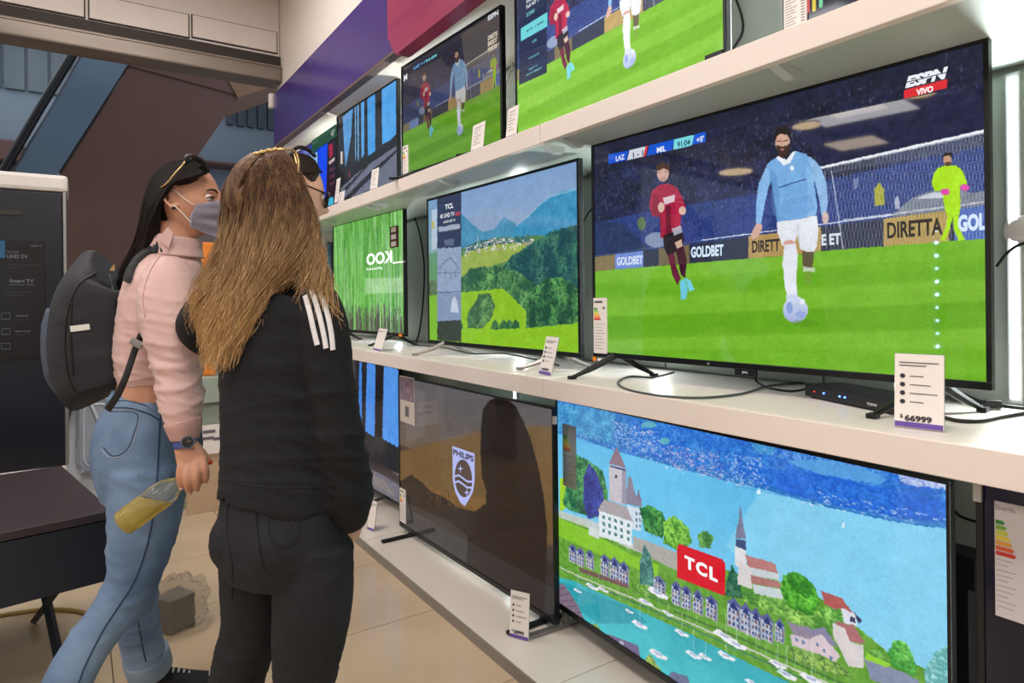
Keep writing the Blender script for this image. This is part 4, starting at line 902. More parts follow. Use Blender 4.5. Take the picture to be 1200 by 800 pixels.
for x, y, w, h in ((667, 640, 9, 17), (676, 644, 9, 17), (687, 647, 9, 17), (704, 652, 10, 20), (715, 656, 11, 22), (726, 661, 11, 22), (766, 676, 14, 16), (787, 684, 11, 22), (799, 689, 11, 22), (812, 694, 12, 22), (827, 700, 14, 22), (852, 704, 16, 28), (868, 711, 12, 28), (880, 717, 12, 28), (892, 722, 14, 26), (908, 728, 11, 22)): house(x, y, w, h)
cv.poly([(922, 728), (950, 736), (958, 752), (930, 744)], (140, 130, 150), 1, var=8); cv.poly([(926, 742), (958, 752), (958, 766), (928, 756)], (206, 190, 200), 1, var=6); cv.poly([(944, 738), (966, 734), (982, 758), (960, 752)], (130, 126, 160), 1, var=8); cv.poly([(950, 748), (962, 742), (984, 768), (976, 778), (950, 762)], (216, 196, 204), 1, var=6)
cv.foliage([(925, 758), (960, 766), (990, 782), (1000, 794), (960, 784), (928, 772)], (70, 120, 50), (140, 180, 80), 4, 1, 36)
for x, y in ((932, 747), (940, 750), (956, 752), (964, 760), (972, 768)): cv.poly([(x, y), (x + 3, y + 1), (x + 3, y + 5), (x, y + 4)], (90, 120, 160))
# quay
cv.path([(656, 664), (672, 672), (740, 700), (800, 726), (860, 752), (940, 788), (1000, 812)], 5, (206, 206, 200), .9); cv.path([(790, 716), (860, 744), (940, 780), (1000, 806)], 6, (60, 110, 50), .9); cv.path([(672, 676), (740, 704), (800, 731), (860, 758), (940, 795)], 3, (30, 90, 130), .7)
cv.poly([(678, 664), (736, 684), (738, 690), (680, 670)], (110, 60, 80), .8, var=20, nscale=4)
# near roofs
cv.poly([(652, 684), (661, 684), (678, 710), (692, 742), (652, 716)], (124, 104, 124), 1, var=10)
for k in range(7): cv.line((652, 692 + k * 6.4), (664 + k * 4.2, 688 + k * 7.2), 2.4, (86, 66, 90), .9)
cv.poly([(712, 742), (748, 756), (752, 778), (742, 782), (708, 762)], (104, 92, 130), 1, var=8); cv.poly([(726, 750), (731, 752), (730, 762), (725, 760)], (170, 170, 190)); cv.poly([(788, 786), (806, 792), (812, 812), (770, 804)], (96, 104, 140), 1, var=10)
cv.foliage([(690, 732), (698, 730), (712, 748), (706, 760), (692, 744)], (90, 120, 60), (160, 180, 90), 4, 1, 40); cv.foliage([(752, 776), (762, 766), (772, 782), (780, 792), (770, 802), (752, 790)], (110, 140, 60), (180, 200, 90), 4, 1, 41)
# boats
def boat(x, y, l, mast=12, c=(232, 232, 240)):
    cv.poly([(x, y), (x + l * .2, y - l * .12), (x + l, y + l * .36), (x + l * .92, y + l * .48), (x + l * .5, y + l * .36)], c, 1, var=6)
    cv.poly([(x + l * .3, y), (x + l * .7, y + l * .2), (x + l * .66, y + l * .3), (x + l * .3, y + l * .12)], (170, 180, 210))
    cv.line((x + l * .5, y + l * .1), (x + l * .52, y - mast), 1.3, (220, 230, 236), .8); cv.line((x + l * .1, y + l * .3), (x + l * .9, y + l * .7), 3, (20, 120, 140), .35)
for x, y, l, m_ in ((732, 714, 11, 0), (740, 728, 20, 26), (758, 690, 26, 14), (748, 702, 18, 10), (790, 738, 18, 20), (802, 763, 21, 26), (818, 766, 17, 14), (840, 764, 22, 20), (835, 740, 30, 24), (850, 750, 26, 16), (872, 796, 20, 0), (686, 684, 16, 10), (672, 690, 10, 20), (700, 688, 14, 14), (776, 716, 14, 8), (910, 786, 24, 30), (936, 790, 30, 34), (900, 774, 22, 20)): boat(x, y, l, m_)
boat(760, 762, 23, 0, (226, 226, 232))
for i in range(26): x = 690 + i * 11.5; y = 676 + (x - 690) * .45; cv.line((x, y), (x + 1, y - 16 - (i * 7) % 12), 1.1, (210, 224, 232), .55)
cv.finish((2.6, 8), 4.5, .04, .96)
# red plate
cv.poly([(793.6, 641), (796, 637), (846, 655), (850, 660), (849.5, 698), (793.6, 676.5)], (214, 24, 44))
put_screen(tl_, cv.image('lake_picture'), 1.0)
stext(tl_, 'TCL', (801.5, 671), (840, 677), 15, WHT, 1.1, .045, spacing=1.22)
# translucent energy sheet behind the glass
x0, z0 = scr(tl_, 660, 568); x1, z1 = scr(tl_, 674.5, 500)
bm = BM(); box(bm, x0, x1, -.0006, .0028, z0, z1); o = obj('energy_label', bm, mat('thin_paper', (176, 178, 170), .5, var=.05, alpha=.8), tl_.root, 'see-through energy label')
for i, c in enumerate([(70, 150, 90), (140, 190, 80), (200, 200, 90), (220, 170, 80), (200, 110, 70)]):
    zz = z1 - (z1 - z0) * (.18 + .05 * i); bm = BM(); box(bm, x0 + .004, x0 + (x1 - x0) * (.35 + .06 * i), -.0012, -.0006, zz - .010, zz); obj('rating_bar', bm, ink(c), o)
bm = BM()
for i in range(10): zz = z1 - (z1 - z0) * (.5 + .047 * i); box(bm, x0 + .004, x0 + (x1 - x0) * (.9, .5, .7)[i % 3], -.0012, -.0006, zz - .002, zz)
obj('print_lines', bm, ink((110, 110, 104)), o)['kind'] = 'stuff'

# ---------------------------------------------------------------- dark television with the shield mark
L_, R_, H_ = fit_tv((469, 440), (651, 477), (650, 733), (467, 616), ZP + 0.03)
tp = make_tv(L_, R_, ZP, ZP + 0.03, H_, 'dark bottom television showing a dusk scene with a pale shield mark', foot='b', foots=(0.08, 0.93), footlen=0.15, th=.02, bez=.009, chin=.020)
cv = canvas_for(tp, 700, (60, 52, 50)); cv.a += (vnoise(cv.H, cv.W, 50, 2, 4)[:, :, None] - .5) * 10
cv.poly([(465, 430), (655, 470), (655, 580), (465, 520)], (92, 88, 92), 1, var=6, nscale=50, blur=4, grad=(96, 84, 72)); cv.poly([(465, 530), (580, 500), (655, 500), (655, 640), (465, 610)], (112, 86, 50), .9, var=8, nscale=40, blur=26)
cv.poly([(465, 560), (520, 575), (600, 590), (600, 612), (540, 610), (465, 590)], (128, 92, 44), .6, var=10, blur=20)
for v in (463, 486): cv.line((476, v), (600, v + 4), 1.4, (120, 116, 118), .35)  # pale lines and panel: reflection of a grid panel painted into the picture
cv.line((500, 452), (500, 516), 1.4, (124, 120, 120), .4); cv.line((476, 520), (560, 508), 2, (120, 116, 110), .4)
cv.poly([(476, 455), (498, 458), (498, 512), (476, 518)], (124, 120, 122), .35, blur=6)
cv.poly([(465, 566), (482, 556), (496, 566), (505, 576), (520, 582), (536, 594), (560, 600), (590, 595), (600, 640), (465, 640)], (34, 28, 26), 1, var=8, blur=2)
cv.speck([(500, 560), (540, 580), (560, 600), (500, 590)], [(110, 74, 40), (50, 36, 26), (90, 60, 34)], 200, (4, 9), 2, .6)
cv.poly([(465, 608), (500, 616), (545, 632), (655, 660), (655, 740), (465, 640)], (40, 38, 40), 1, var=8, blur=5); cv.poly([(468, 585), (530, 612), (548, 628), (546, 660), (468, 622)], (60, 56, 56), .8, var=8, blur=3)
sil = [(566, 480), (572, 470), (582, 466), (594, 468), (604, 476), (614, 495), (622, 515), (630, 545), (637, 580), (641, 620), (640, 660), (636, 735), (546, 690), (548, 640), (556, 600), (569, 590), (570, 575), (565, 560), (563, 530), (564, 500)]
cv.poly(sil, (27, 19, 17), .97, var=4, blur=3); cv.path([(626, 520), (632, 556), (636, 590), (632, 620), (624, 650)], 3, (70, 46, 34), .3)
cv.finish((2.5, 8), 3, .0, 1); put_screen(tp, cv.image('dusk_picture'), .95, rough=.05)
def spoly(t, pts, rgb, glow, name, y=0.0030):
    q = [scr(t, *p) for p in pts]; bm = BM(); bm.faces.new([bm.verts.new((x, y, z)) for x, z in q]); return obj(name, bm, ink(rgb, glow), t.root)
SH = [(529.5, 522.5), (555.5, 531.5), (555.5, 563), (553.5, 576), (549, 585), (544, 593), (539, 589), (533, 577), (530, 563)]
spoly(tp, SH, (176, 184, 236), 1.0, 'shield_mark')
inner = [(531.5, 537), (554, 543.5), (554, 563), (551.5, 576), (547.5, 584), (544, 590), (539.5, 586), (534.5, 576), (531.5, 563)]
q = [scr(tp, *p) for p in [(542.5 + 10.3 * math.cos(a), 560.5 + 22 * math.sin(a) + 2.5 * math.cos(a)) for a in [i * math.pi / 12 for i in range(24)]]]
bm = BM(); bm.faces.new([bm.verts.new((x, .0027, z)) for x, z in q]); obj('shield_field', bm, ink((88, 72, 66), .9), tp.root)
for dv in (0, 7):
    pts = [(532, 557 + dv), (537, 555.5 + dv), (542, 559 + dv), (547, 563 + dv), (553, 563 + dv)]; pts2 = [(p[0], p[1] + 2.4) for p in pts[::-1]]
    spoly(tp, pts + pts2, (176, 184, 236), 1.0, 'shield_wave', .0023)
for c in ((539, 549), (546.5, 577)):
    st = []
    for i in range(8): a = i * math.pi / 4; r = (5.2 if i % 2 == 0 else 1.2); st.append((c[0] + r * .7 * math.sin(a), c[1] - r * math.cos(a) * 1.1))
    spoly(tp, st, (176, 184, 236), 1.0, 'shield_star', .0023)
stext(tp, 'PHILIPS', (530.5, 533), (554.5, 541.2), 7, (70, 62, 90), .8, .04, y=.0024)
# hang tag on its upper left corner, energy label lower left, clip on the right edge
x0, z0 = scr(tp, 470, 493); x1, z1 = scr(tp, 486, 443)
bm = BM(); box(bm, x0, x1, -.004, -.001, z0 + (z1 - z0) * .0, z1, bev=.001); o = obj('hang_tag', bm, M_card, tp.root, 'white hang tag with a picture on its upper half')
bm = BM(); box(bm, x0 + .003, x1 - .003, -.0046, -.004, z0 + (z1 - z0) * .48, z1 - .006); obj('tag_picture', bm, mat('tag_print', (110, 112, 150), .5, rgb2=(190, 160, 170), vscale=30), o)
bm = BM(); box(bm, x0 + (x1 - x0) * .36, x0 + (x1 - x0) * .62, -.0046, -.004, z0 + (z1 - z0) * .14, z0 + (z1 - z0) * .36); obj('tag_mark', bm, ink((130, 124, 126)), o)
sticker(tp, 468.5, 571, 475.5, 614)
x0, z0 = scr(tp, 649, 497); bm = BM(); box(bm, x0 - .006, x0 + .008, -.003, .010, z0, z0 + .03, bev=.002); obj('clip', bm, M_card, tp.root)
# ---------------------------------------------------------------- forest television of the bottom row
L_, R_ = onX(365, 500, 1.52), onX(468, 500, 1.57)
tb = make_tv(L_.xy, R_.xy, ZP, ZP + .05, 0.84, 'bottom-row television beside the visitors showing blue sky between dark trunks', foot='w', bez=.009, chin=.016, footlen=.16)
cv = canvas_for(tb, 520, (34, 36, 42)); forest(cv, 2)
cv.poly([(360, 400), (471, 420), (471, 612), (360, 570)], (38, 38, 44), 1, var=10, nscale=20)
cv.poly([(421, 424), (424, 424), (424, 502), (420, 500)], (60, 130, 226)); cv.poly([(430, 425), (440, 427), (439, 512), (428, 505)], (70, 142, 236), 1, var=8); cv.poly([(450, 429), (468, 433), (467, 524), (448, 514)], (78, 150, 240), 1, var=8); cv.poly([(440, 428), (449, 430), (447, 512), (440, 510)], (24, 24, 28))
cv.poly([(430, 540), (470, 556), (470, 612), (430, 588)], (104, 102, 116), 1, var=22, nscale=5, octv=3); cv.poly([(428, 536), (450, 545), (470, 560), (470, 570), (448, 556), (430, 548)], (50, 42, 44), .9, blur=2); cv.poly([(430, 552), (450, 562), (466, 585), (452, 575), (430, 562)], (150, 130, 120), .5, blur=3)
cv.finish((2, 8), 6, .02); put_screen(tb, cv.image('trunks_picture'), .95)
# ---------------------------------------------------------------- dark television at the lower right
L_, R_ = onX(1143, 600, 1.33), onX(1420, 600, 1.33)
zt_ = onX(1143, 559, 1.33).z
tr_ = make_tv(L_.xy, R_.xy, ZP, ZP + .05, zt_ - ZP - .05, 'switched-off dark television at the lower right edge with a large energy sheet', foot='w', bez=.012, chin=.02, footlen=.08)
cv = canvas_for(tr_, 300, (14, 16, 40)); cv.a += (vnoise(cv.H, cv.W, 80, 5, 2)[:, :, None] - .5) * 10; put_screen(tr_, cv.image('off_picture'), .5, rough=.12)
x0, z0 = scr(tr_, 1141.5, 586); x1, z1 = scr(tr_, 1151, 558)
bm = BM(); box(bm, x0, x1, -.006, .004, z0, z1, bev=.001); obj('corner_tape', bm, mat('clear_tape', (186, 184, 186), .3, var=.05), tr_.root)
x0, z0 = scr(tr_, 1167, 720); x1, z1 = scr(tr_, 1240, 602)
bm = BM(); box(bm, x0, x1, -.002, .0036, z0, z1, bev=.0005); o = obj('energy_label', bm, mat('grey_card', (196, 190, 192), .5, var=.02), tr_.root, 'large energy sheet')
w = x1 - x0; h = z1 - z0
text_fit('Energía', x0 + w * .02, z1 - h * .085, w * .33, h * .055, -.0024, o, ink((150, 146, 150)), .02)
for i, c in enumerate([(60, 130, 60), (120, 160, 60), (190, 190, 60), (214, 190, 60), (214, 150, 60), (200, 90, 50), (186, 50, 44)]):
    zz = z1 - h * (.16 + .045 * i); ww = .14 + .03 * i
    bm = BM(); prism(bm, [(x0 + w * .02, -.0021, zz), (x0 + w * ww, -.0021, zz), (x0 + w * (ww + .04), -.0021, zz - h * .018), (x0 + w * ww, -.0021, zz - h * .036), (x0 + w * .02, -.0021, zz - h * .036)], (0, -0.0004, 0)); obj('rating_bar', bm, ink(c), o)
bm = BM()
for i in range(10): zz = z1 - h * (.50 + .045 * i); box(bm, x0 + w * .03, x0 + w * (.3, .22, .34)[i % 3], -.0026, -.002, zz - h * .006, zz)
obj('print_lines', bm, ink((150, 146, 150)), o)['kind'] = 'stuff'
# ================================================================== PRICE TAGS
M_tagp = mat('purple_print', (104, 78, 160), .5, var=.05); INK_G = ink((104, 98, 104)); INK_D = ink((50, 46, 54))
def price_tag(label, a, b, hpx, z, group='standing price tags', price=None, lean=0.10, dots=True, th=0.003, acrylic=True):
    """a,b: photo pixels of the lower corners on the shelf at height z"""
    A = onZ(*a, z); B = onZ(*b, z); d = (B - A); w = d.length; mid = (A + B) / 2
    D = mid.dot(CF); h = hpx * D / F
    t = thing('price_tag', label, 'price tag', (mid.x, mid.y, z), math.atan2(d.y, d.x), None)
    M = Matrix.Rotation(-lean, 4, 'X')
    def add(name, x0, x1, y0, y1, z0, z1, m, lab=None, bev=0):
        bm = BM(); box(bm, x0, x1, y0, y1, z0, z1, bev); bm.transform(M); return obj(name, bm, m, card if name != 'card' else t, lab)
    card = None
    card = add('card', -w / 2, w / 2, 0.0, th, 0.002, h, M_card, None, .0006)
    add('bottom_band', -w / 2 + .001, w / 2 - .001, -.0006, 0.0, 0.003, 0.003 + h * .07, M_tagp)
    bm = BM(); 
    for i, (zz, ww) in enumerate(((.88, .8), (.84, .55))): box(bm, -w * .4, -w * .4 + w * ww, -.0008, 0, h * zz, h * (zz + .014))
    if dots:
        for i in range(4): zz = .70 - i * .115; box(bm, -w * .18, w * (.1 + .14 * (i % 3)), -.0008, 0, h * zz, h * (zz + .012))
    bm.transform(M); o = obj('print_lines', bm, INK_G, card); o['kind'] = 'stuff'
    if dots:
        for i in range(4):
            zz = h * (.705 - i * .115); r = w * .055; bm = BM()
            tube(bm, [(-w * .33, -.0009, zz), (-w * .33, 0.0001, zz)], r, 12, 1); bm.transform(M); obj('round_icon', bm, INK_D, card)
    if price:
        o = text_fit(price, -w * .28, h * .10, w * .55, h * .085, -.0010, card, INK_D, .04); o.data.transform(M)
        o = text_fit('$', -w * .38, h * .13, w * .06, h * .06, -.0010, card, INK_D, .02); o.data.transform(M)
    bm = BM(); box(bm, -w * .3, w * .3, th, 0.035, 0.0, 0.002); box(bm, -w / 2 - .001, w / 2 + .001, th, th + .0015, 0.0, h + .002); 
    bm.transform(M)
    t2 = obj('holder', bm, M_acryl, t)
    return t
zs = 1.045; zt = 1.865; zp = .045
g = price_tag('largest price tag reading 66999, beside the black decoder box', (1048, 500), (1106, 507), 88, zs, price='66999', lean=.05)
price_tag('price tag standing before the right foot of the mountain landscape television', (631, 438), (645, 441), 46, zs, price='49999', lean=.25)
price_tag('price tag standing before the green grass television', (437, 410), (446, 412), 27, zs, dots=False, lean=.3)
price_tag('price tag on the platform at the right end of the dark dusk television', (597, 746), (619, 752), 54, zp, price='58999', lean=.08)
price_tag('price tag on the platform at the foot of the bottom forest television', (430, 620), (438, 623), 34, zp, dots=False, lean=.15)
def lip_tag(label, a, b, hpx):
    """tag on the upper shelf: seen from below over the shelf edge"""
    A = onX(*a, XS + .035); B = onX(*b, XS + .035); y0, y1 = A.y, B.y; w = abs(y0 - y1); D = A.dot(CF); h = hpx * D / F + 0.02
    t = thing('price_tag', label, 'price tag', (XS + .035, (y0 + y1) / 2, zt), -math.pi / 2)
    hh = h; M = Matrix.Rotation(-.12, 4, 'X')
    bm = BM(); box(bm, -w / 2, w / 2, 0, .003, 0.001, hh, bev=.0006); bm.transform(M); c = obj('card', bm, M_card, t)
    bm = BM()
    for i in range(7): box(bm, -w * .32, -w * .32 + w * (.6, .45, .3)[i % 3], -.0008, 0, hh * (.86 - i * .09), hh * (.872 - i * .09))
    bm.transform(M); o = obj('print_lines', bm, INK_G, c); o['kind'] = 'stuff'
    bm = BM(); box(bm, -w / 2 + .001, w / 2 - .001, -.0008, 0, hh * .10, hh * .16); bm.transform(M); obj('bottom_band', bm, M_tagp, c)
    bm = BM(); box(bm, -w * .3, w * .3, .003, 0.035, 0.0, 0.002); box(bm, -.004, .004, .02, .026, 0.0, hh * .5); obj('holder', bm, M_acryl, t)
lip_tag('upper-shelf price tag at the lower left of the football menu television', (592, 164), (604, 160), 34)
lip_tag('upper-shelf price tag before the smaller football television', (551, 180), (565, 175), 30)
lip_tag('upper-shelf price tag before the forest path television', (433, 225), (441, 222), 24)
lip_tag('narrow upper-shelf price tag between the blue and the forest path televisions', (391, 241), (395, 239), 30)
lip_tag('small upper-shelf tag at the lower left corner of the forest path television', (396, 239), (402, 237), 12)

# ================================================================== DECODER BOX AND CABLES
A = onZ(943, 465, zs); B = onZ(1047, 487, zs); d = B - A
w = d.length; D = A.dot(CF)
t = thing('set_top_box', 'black decoder box with red and blue indicator lights under the large football television', 'decoder', ((A + B) / 2)[:], math.atan2(d.y, d.x))
h = 0.030
bm = BM(); box(bm, -w / 2, w / 2, 0, .11, 0.004, 0.004 + h, bev=.003); body = obj('body', bm, mat('decoder_plastic', (22, 24, 30), .35, var=.1), t)
bm = BM(); 
for sx in (-1, 1):
    for y in (.012, .098): box(bm, sx * w * .42 - .006, sx * w * .42 + .006, y - .006, y + .006, 0, .005)
obj('rubber_feet', bm, M_cable, body)['kind'] = 'stuff'
def led(x, col, s, r=.0022):
    bm = BM(); ball(bm, (x, -.0006, .019), r, 10, rings=6); obj('indicator_light', bm, mat('led_%d_%d' % (col[0], col[2]), (10, 10, 10), .4, emit=col, estr=s), body, smooth=True)
led(-w * .37, (255, 40, 30), 4, .0016); led(-w * .25, (60, 110, 255), 14); led(-w * .06, (60, 110, 255), 14); led(0.0, (60, 110, 255), 14)
text_fit('TGW', w * .24, .012, w * .11, .006, -.0012, body, ink((206, 206, 206)), .04)
def cable(name, label, pts, r=.003, m=None):
    bm = BM(); tube(bm, pts, r, 8, 5); return solo(name, bm, m or M_cable, label, 'cable', smooth=True)
def SZ(u, v, z=zs + .004): return onZ(u, v, z)
cable('power_cable', 'thin black cable looping on the shelf left of the decoder box', [SZ(942, 448), SZ(900, 452), SZ(870, 461), SZ(820, 466), SZ(770, 463), SZ(735, 456), SZ(724, 448), SZ(738, 441), SZ(765, 442), onX(790, 436, 1.52)], .0032, mat('grey_cable', (70, 74, 78), .5, var=.1))
cable('power_cable', 'black cable leaving the decoder box to the left under the television', [SZ(960, 452, zs + .02), SZ(930, 458), SZ(905, 455), SZ(888, 448), SZ(884, 438, zs + .03)], .003)
cable('power_cable', 'lower thick black cable right of the largest price tag', [SZ(1106, 489), SZ(1125, 493), SZ(1150, 493), SZ(1175, 488), SZ(1215, 482)], .0042)
cable('power_cable', 'upper thick black cable right of the largest price tag', [SZ(1100, 462, zs + .02), SZ(1130, 468, zs + .008), SZ(1165, 474, zs + .008), SZ(1215, 480, zs + .008)], .0042)
cable('power_cable', 'thin black cable crossing behind the largest price tag', [SZ(1104, 456, zs + .03), SZ(1125, 460, zs + .02), SZ(1150, 470, zs + .014), SZ(1170, 476, zs + .006)], .0026)
bm = BM(); c = SZ(1163, 474, zs + .011); box(bm, -.016, .016, -.008, .008, -.008, .010, bev=.003, M=Matrix.Translation(c) @ Matrix.Rotation(-.9, 4, 'Z')); solo('cable_adapter', bm, M_cable, 'small black adapter block on the cable right of the largest price tag', 'adapter', smooth=False)
XC = XB - .03
cable('power_cable', 'black cable hanging between the green grass and mountain landscape televisions', [onX(484, 249, XC), onX(492, 275, XC), onX(497, 310, XC), onX(496, 350, XC), onX(492, 385, XC), onX(487, 402, XC)], .005)
cable('power_cable', 'black cable hanging on the panel right of the football menu television', [onX(859, -10, XC), onX(869, 18, XC), onX(870, 38, XC), onX(860, 56, XC), onX(852, 72, XC)], .004)
cable('power_cable', 'black cable behind the right edge of the large football television', [onX(1168, 312, XC), onX(1180, 297, XC), onX(1194, 287, XC), onX(1215, 283, XC)], .0035)
cable('power_cable', 'short black cable left of the large football television', [onX(682, 262, XC), onX(688, 252, XC), onX(697, 240, XC)], .003)
cable('power_cable', 'black cable between the lake television and the dark one', [onX(1116, 595, XC), onX(1126, 605, XC), onX(1150, 613, XC)], .0035)
cable('power_cable', 'loose black cable on the shelf under the mountain landscape television', [SZ(485, 404), SZ(520, 407), SZ(552, 414), SZ(590, 414), SZ(628, 421), SZ(655, 428)], .003)
cable('power_cable', 'thin white cable between the smaller football and football menu televisions', [onX(597, 40, XC), onX(600, 75, XC), onX(594, 95, XC), onX(592, 118, XC), onX(596, 130, XC)], .004, M_card)
# round white disc on the panel beside the large football television
c = onX(1196, 270, XB - .02)
bm = BM(); ball(bm, c, (.012, .035, .035), 16); solo('wall_sensor', bm, M_card, 'round white disc on the panel right of the large football television', 'sensor', smooth=True)
# dark stand and pale box in the gap between the two lower right televisions
a = onX(1119, 652, 1.70); b = onX(1142, 760, 1.70)
bm = BM(); box(bm, 1.66, 1.74, b.y - .02, a.y + .02, onX(1130, 690, 1.66).z, onX(1130, 652, 1.66).z, bev=.004); 
box(bm, 1.67, 1.73, b.y, a.y, .045, onX(1130, 690, 1.66).z)
solo('cable_box', bm, mat('dark_box_plastic', (34, 38, 44), .5, var=.1), 'dark box in the gap right of the lake television', 'box')

# ================================================================== LEFT SIDE OF THE SHOP
M_gloss = mat('glossy_dark_panel', (17, 22, 34), .3, var=.12, vscale=3)
YG = 4.30
def gy(u, v): return onY(u, v, YG)
g = thing('promotion_stand', 'tall dark display panel with a white cap and printed television poster, left edge', 'display', (gy(20, 500).x, YG, 0))
zc0, zc1 = gy(40, 223).z, gy(40, 203).z; xr = gy(76, 350).x; xl = gy(-210, 350).x; zb = gy(40, 549).z
bm = BM(); box(bm, xl, xr, YG, YG + .34, zb, zc0, bev=.012); obj('panel', bm, M_gloss, g, world=True)
bm = BM(); box(bm, xl - .01, xr + .02, YG - .012, YG + .36, zc0, zc1, bev=.02); obj('cap', bm, mat('cap_white', (206, 200, 196), .4, var=.03), g, 'white cap', world=True, smooth=False)
bm = BM(); box(bm, xr - .004, xr + .010, YG - .004, YG + .34, zb, zc0, bev=.002); obj('edge_trim', bm, M_silver, g, world=True)
bm = BM(); box(bm, xl + .02, xr - .02, YG + .02, YG + .32, 0.0, zb - .03, bev=.004); box(bm, xl, xr, YG - .004, YG + .34, zb - .03, zb - .004, bev=.002); obj('plinth', bm, mat('plinth_white', (214, 212, 210), .4, var=.03), g, world=True)
x0, x1, z1, z0 = gy(-30, 300).x, gy(53, 300).x, gy(20, 282).z, gy(20, 421).z
bm = BM(); box(bm, x0, x1, YG - .006, YG, z0, z1, bev=.001); po = obj('poster', bm, mat('poster_black', (12, 13, 18), .2, var=.1), g, 'black glossy poster', world=True)
def gtext(s, u0, v0, u1, hpx, col=(214, 216, 222), bold=.03):
    a = gy(u0, v0); b = gy(u1, v0); hh = hpx * a.dot(CF) / F; lo = a - Vector(g.location)
    text_fit(s, lo.x, a.z, (b - a).x, hh, -.0068, po, ink(col, .12), bold)
gtext('2CE UHD', 8, 296, 22, 2.2); gtext('UHD TV', 8, 302.5, 33, 4.6, bold=.05); gtext('SMART TV', 36, 289, 50, 1.8, bold=.03)
gtext('Smart TV', 11, 331, 40, 4.2, bold=.05); gtext('powered by TIZEN', 11, 334.5, 40, 1.8)
for i, (a_, b_) in enumerate(((8, 48), (8, 24))): gtext('Experience the picture', a_, 311 + i * 3.4, b_, 1.5, (140, 150, 160), .01)
for i, (a_, b_) in enumerate(((6, 37), (6, 35))): gtext('easy functions to use', a_, 343 + i * 3.6, b_, 2.0, (150, 154, 160), .01)
gtext('HDR10', 19, 371, 33, 2); gtext('wide colour range', 19, 375.5, 44, 1.2, (140, 144, 150), .01); gtext('Game mode', 18, 389, 36, 2); gtext('lower lag for play', 18, 393, 44, 1.2, (140, 144, 150), .01)
for k, (u_, v_) in enumerate(((2, 374), (2, 392), (2, 409))):
    a = gy(u_, v_); b = gy(u_ + 10, v_ - 7); bm = BM(); tube(bm, [(a.x, YG - .008, a.z), (b.x, YG - .008, a.z), (b.x, YG - .008, b.z), (a.x, YG - .008, b.z), (a.x, YG - .008, a.z)], .0035, 6, 1); obj('icon', bm, ink((150, 154, 160), .1), po, world=True)
a = gy(-6, 302); b = gy(6, 282); bm = BM(); box(bm, a.x, b.x, YG - .0085, YG - .0062, a.z, b.z); obj('blue_block', bm, ink((60, 150, 205), .25), po, world=True)
a = gy(-40, 249); b = gy(26, 247); bm = BM(); box(bm, a.x, b.x, YG - .008, YG + .002, a.z, b.z); obj('grip_slot', bm, M_dark, g, world=True)

# dark table
M_tabtop = mat('wenge_table_top', (50, 42, 46), .38, rgb2=(58, 48, 51), vscale=5, bump=.1, bscale=200, stretch=(1, 5, 1))
M_tabap = mat('navy_apron', (24, 28, 40), .55, var=.08, vscale=6)
ZTt = .60
c1 = onZ(132, 598, ZTt); c2 = onZ(72, 545, ZTt); cf = onZ(0, 634, ZTt)
e1 = (c2 - c1).normalized(); e2 = (cf - c1).normalized(); e2 = (e2 - e1 * e2.dot(e1)).normalized(); Ld = (c2 - c1).length; Lw = 1.35
tb_ = thing('display_table', 'dark wenge table with a deep navy apron at the lower left edge', 'table', (c1 + e1 * Ld / 2 + e2 * Lw / 2).xy[:] + (0,), math.atan2(-e2.y, -e2.x))
Mt = wm(tb_)
bm = BM(); box(bm, -Lw / 2, Lw / 2, -Ld / 2, Ld / 2, ZTt - .028, ZTt, bev=.004); obj('table_top', bm, M_tabtop, tb_)
bm = BM(); box(bm, -Lw / 2 + .004, Lw / 2 - .004, -Ld / 2 + .004, Ld / 2 - .004, ZTt - .235, ZTt - .032, bev=.003); obj('apron', bm, M_tabap, tb_)
for sx in (-1, 1):
    for sy in (-1, 1):
        bm = BM(); x = sx * (Lw / 2 - .12); 
        tube(bm, [(x, sy * (Ld / 2 - .10), ZTt - .23), (x - sx * .0, -sy * (Ld / 2 - .14), 0.012)], .016, 4, 1); obj('leg', bm, mat('dark_steel', (38, 42, 50), .45, metal=.4, var=.1), tb_)
cable('floor_cable', 'yellow-brown cord running along the floor under the dark table', [onZ(-40, 728, .008), onZ(20, 718, .008), onZ(60, 714, .008), onZ(100, 718, .008), onZ(140, 735, .008)], .009, mat('ochre_cord', (150, 122, 64), .6, var=.1))

# white appliance with a rounded recessed door
YW = 4.72
def wy(u, v, Y=YW): return onY(u, v, Y)
M_app = mat('appliance_white', (214, 220, 230), .35, var=.03); M_rec = mat('appliance_grey', (168, 176, 190), .35, var=.04, vscale=6); M_chr = mat('chrome_trim', (196, 204, 214), .2, metal=.8, var=.05)
x0, x1 = wy(74, 500).x, wy(190, 500).x; z1 = wy(110, 452).z
ap = thing('appliance', 'white appliance with a rounded grey recessed door, on the floor behind the denim legs', 'appliance', ((x0 + x1) / 2, YW, 0))
bm = BM(); box(bm, x0, x1, YW, YW + .22, 0.0, z1, bev=.02); obj('body', bm, M_app, ap, world=True)
def rrect(u0, v0, u1, v1, r, n=5):
    pts = []
    for cx, cy, a0 in ((u1 - r, v0 + r, -90), (u1 - r, v1 - r, 0), (u0 + r, v1 - r, 90), (u0 + r, v0 + r, 180)):
        for i in range(n + 1): a = math.radians(a0 + 90 * i / n); pts.append((cx + r * math.cos(a), cy + r * math.sin(a)))
    return pts
q = [wy(u, v) for u, v in rrect(91, 466, 170, 553, 14)]
bm = BM(); prism(bm, [(p.x, YW - .012, p.z) for p in q], (0, .016, 0)); dr = obj('door', bm, M_rec, ap, 'rounded grey door', world=True)
bm = BM(); tube(bm, [(p.x, YW - .014, p.z) for p in q + [q[0]]], .010, 8, 1); obj('door_rim', bm, M_chr, dr, world=True, smooth=True)
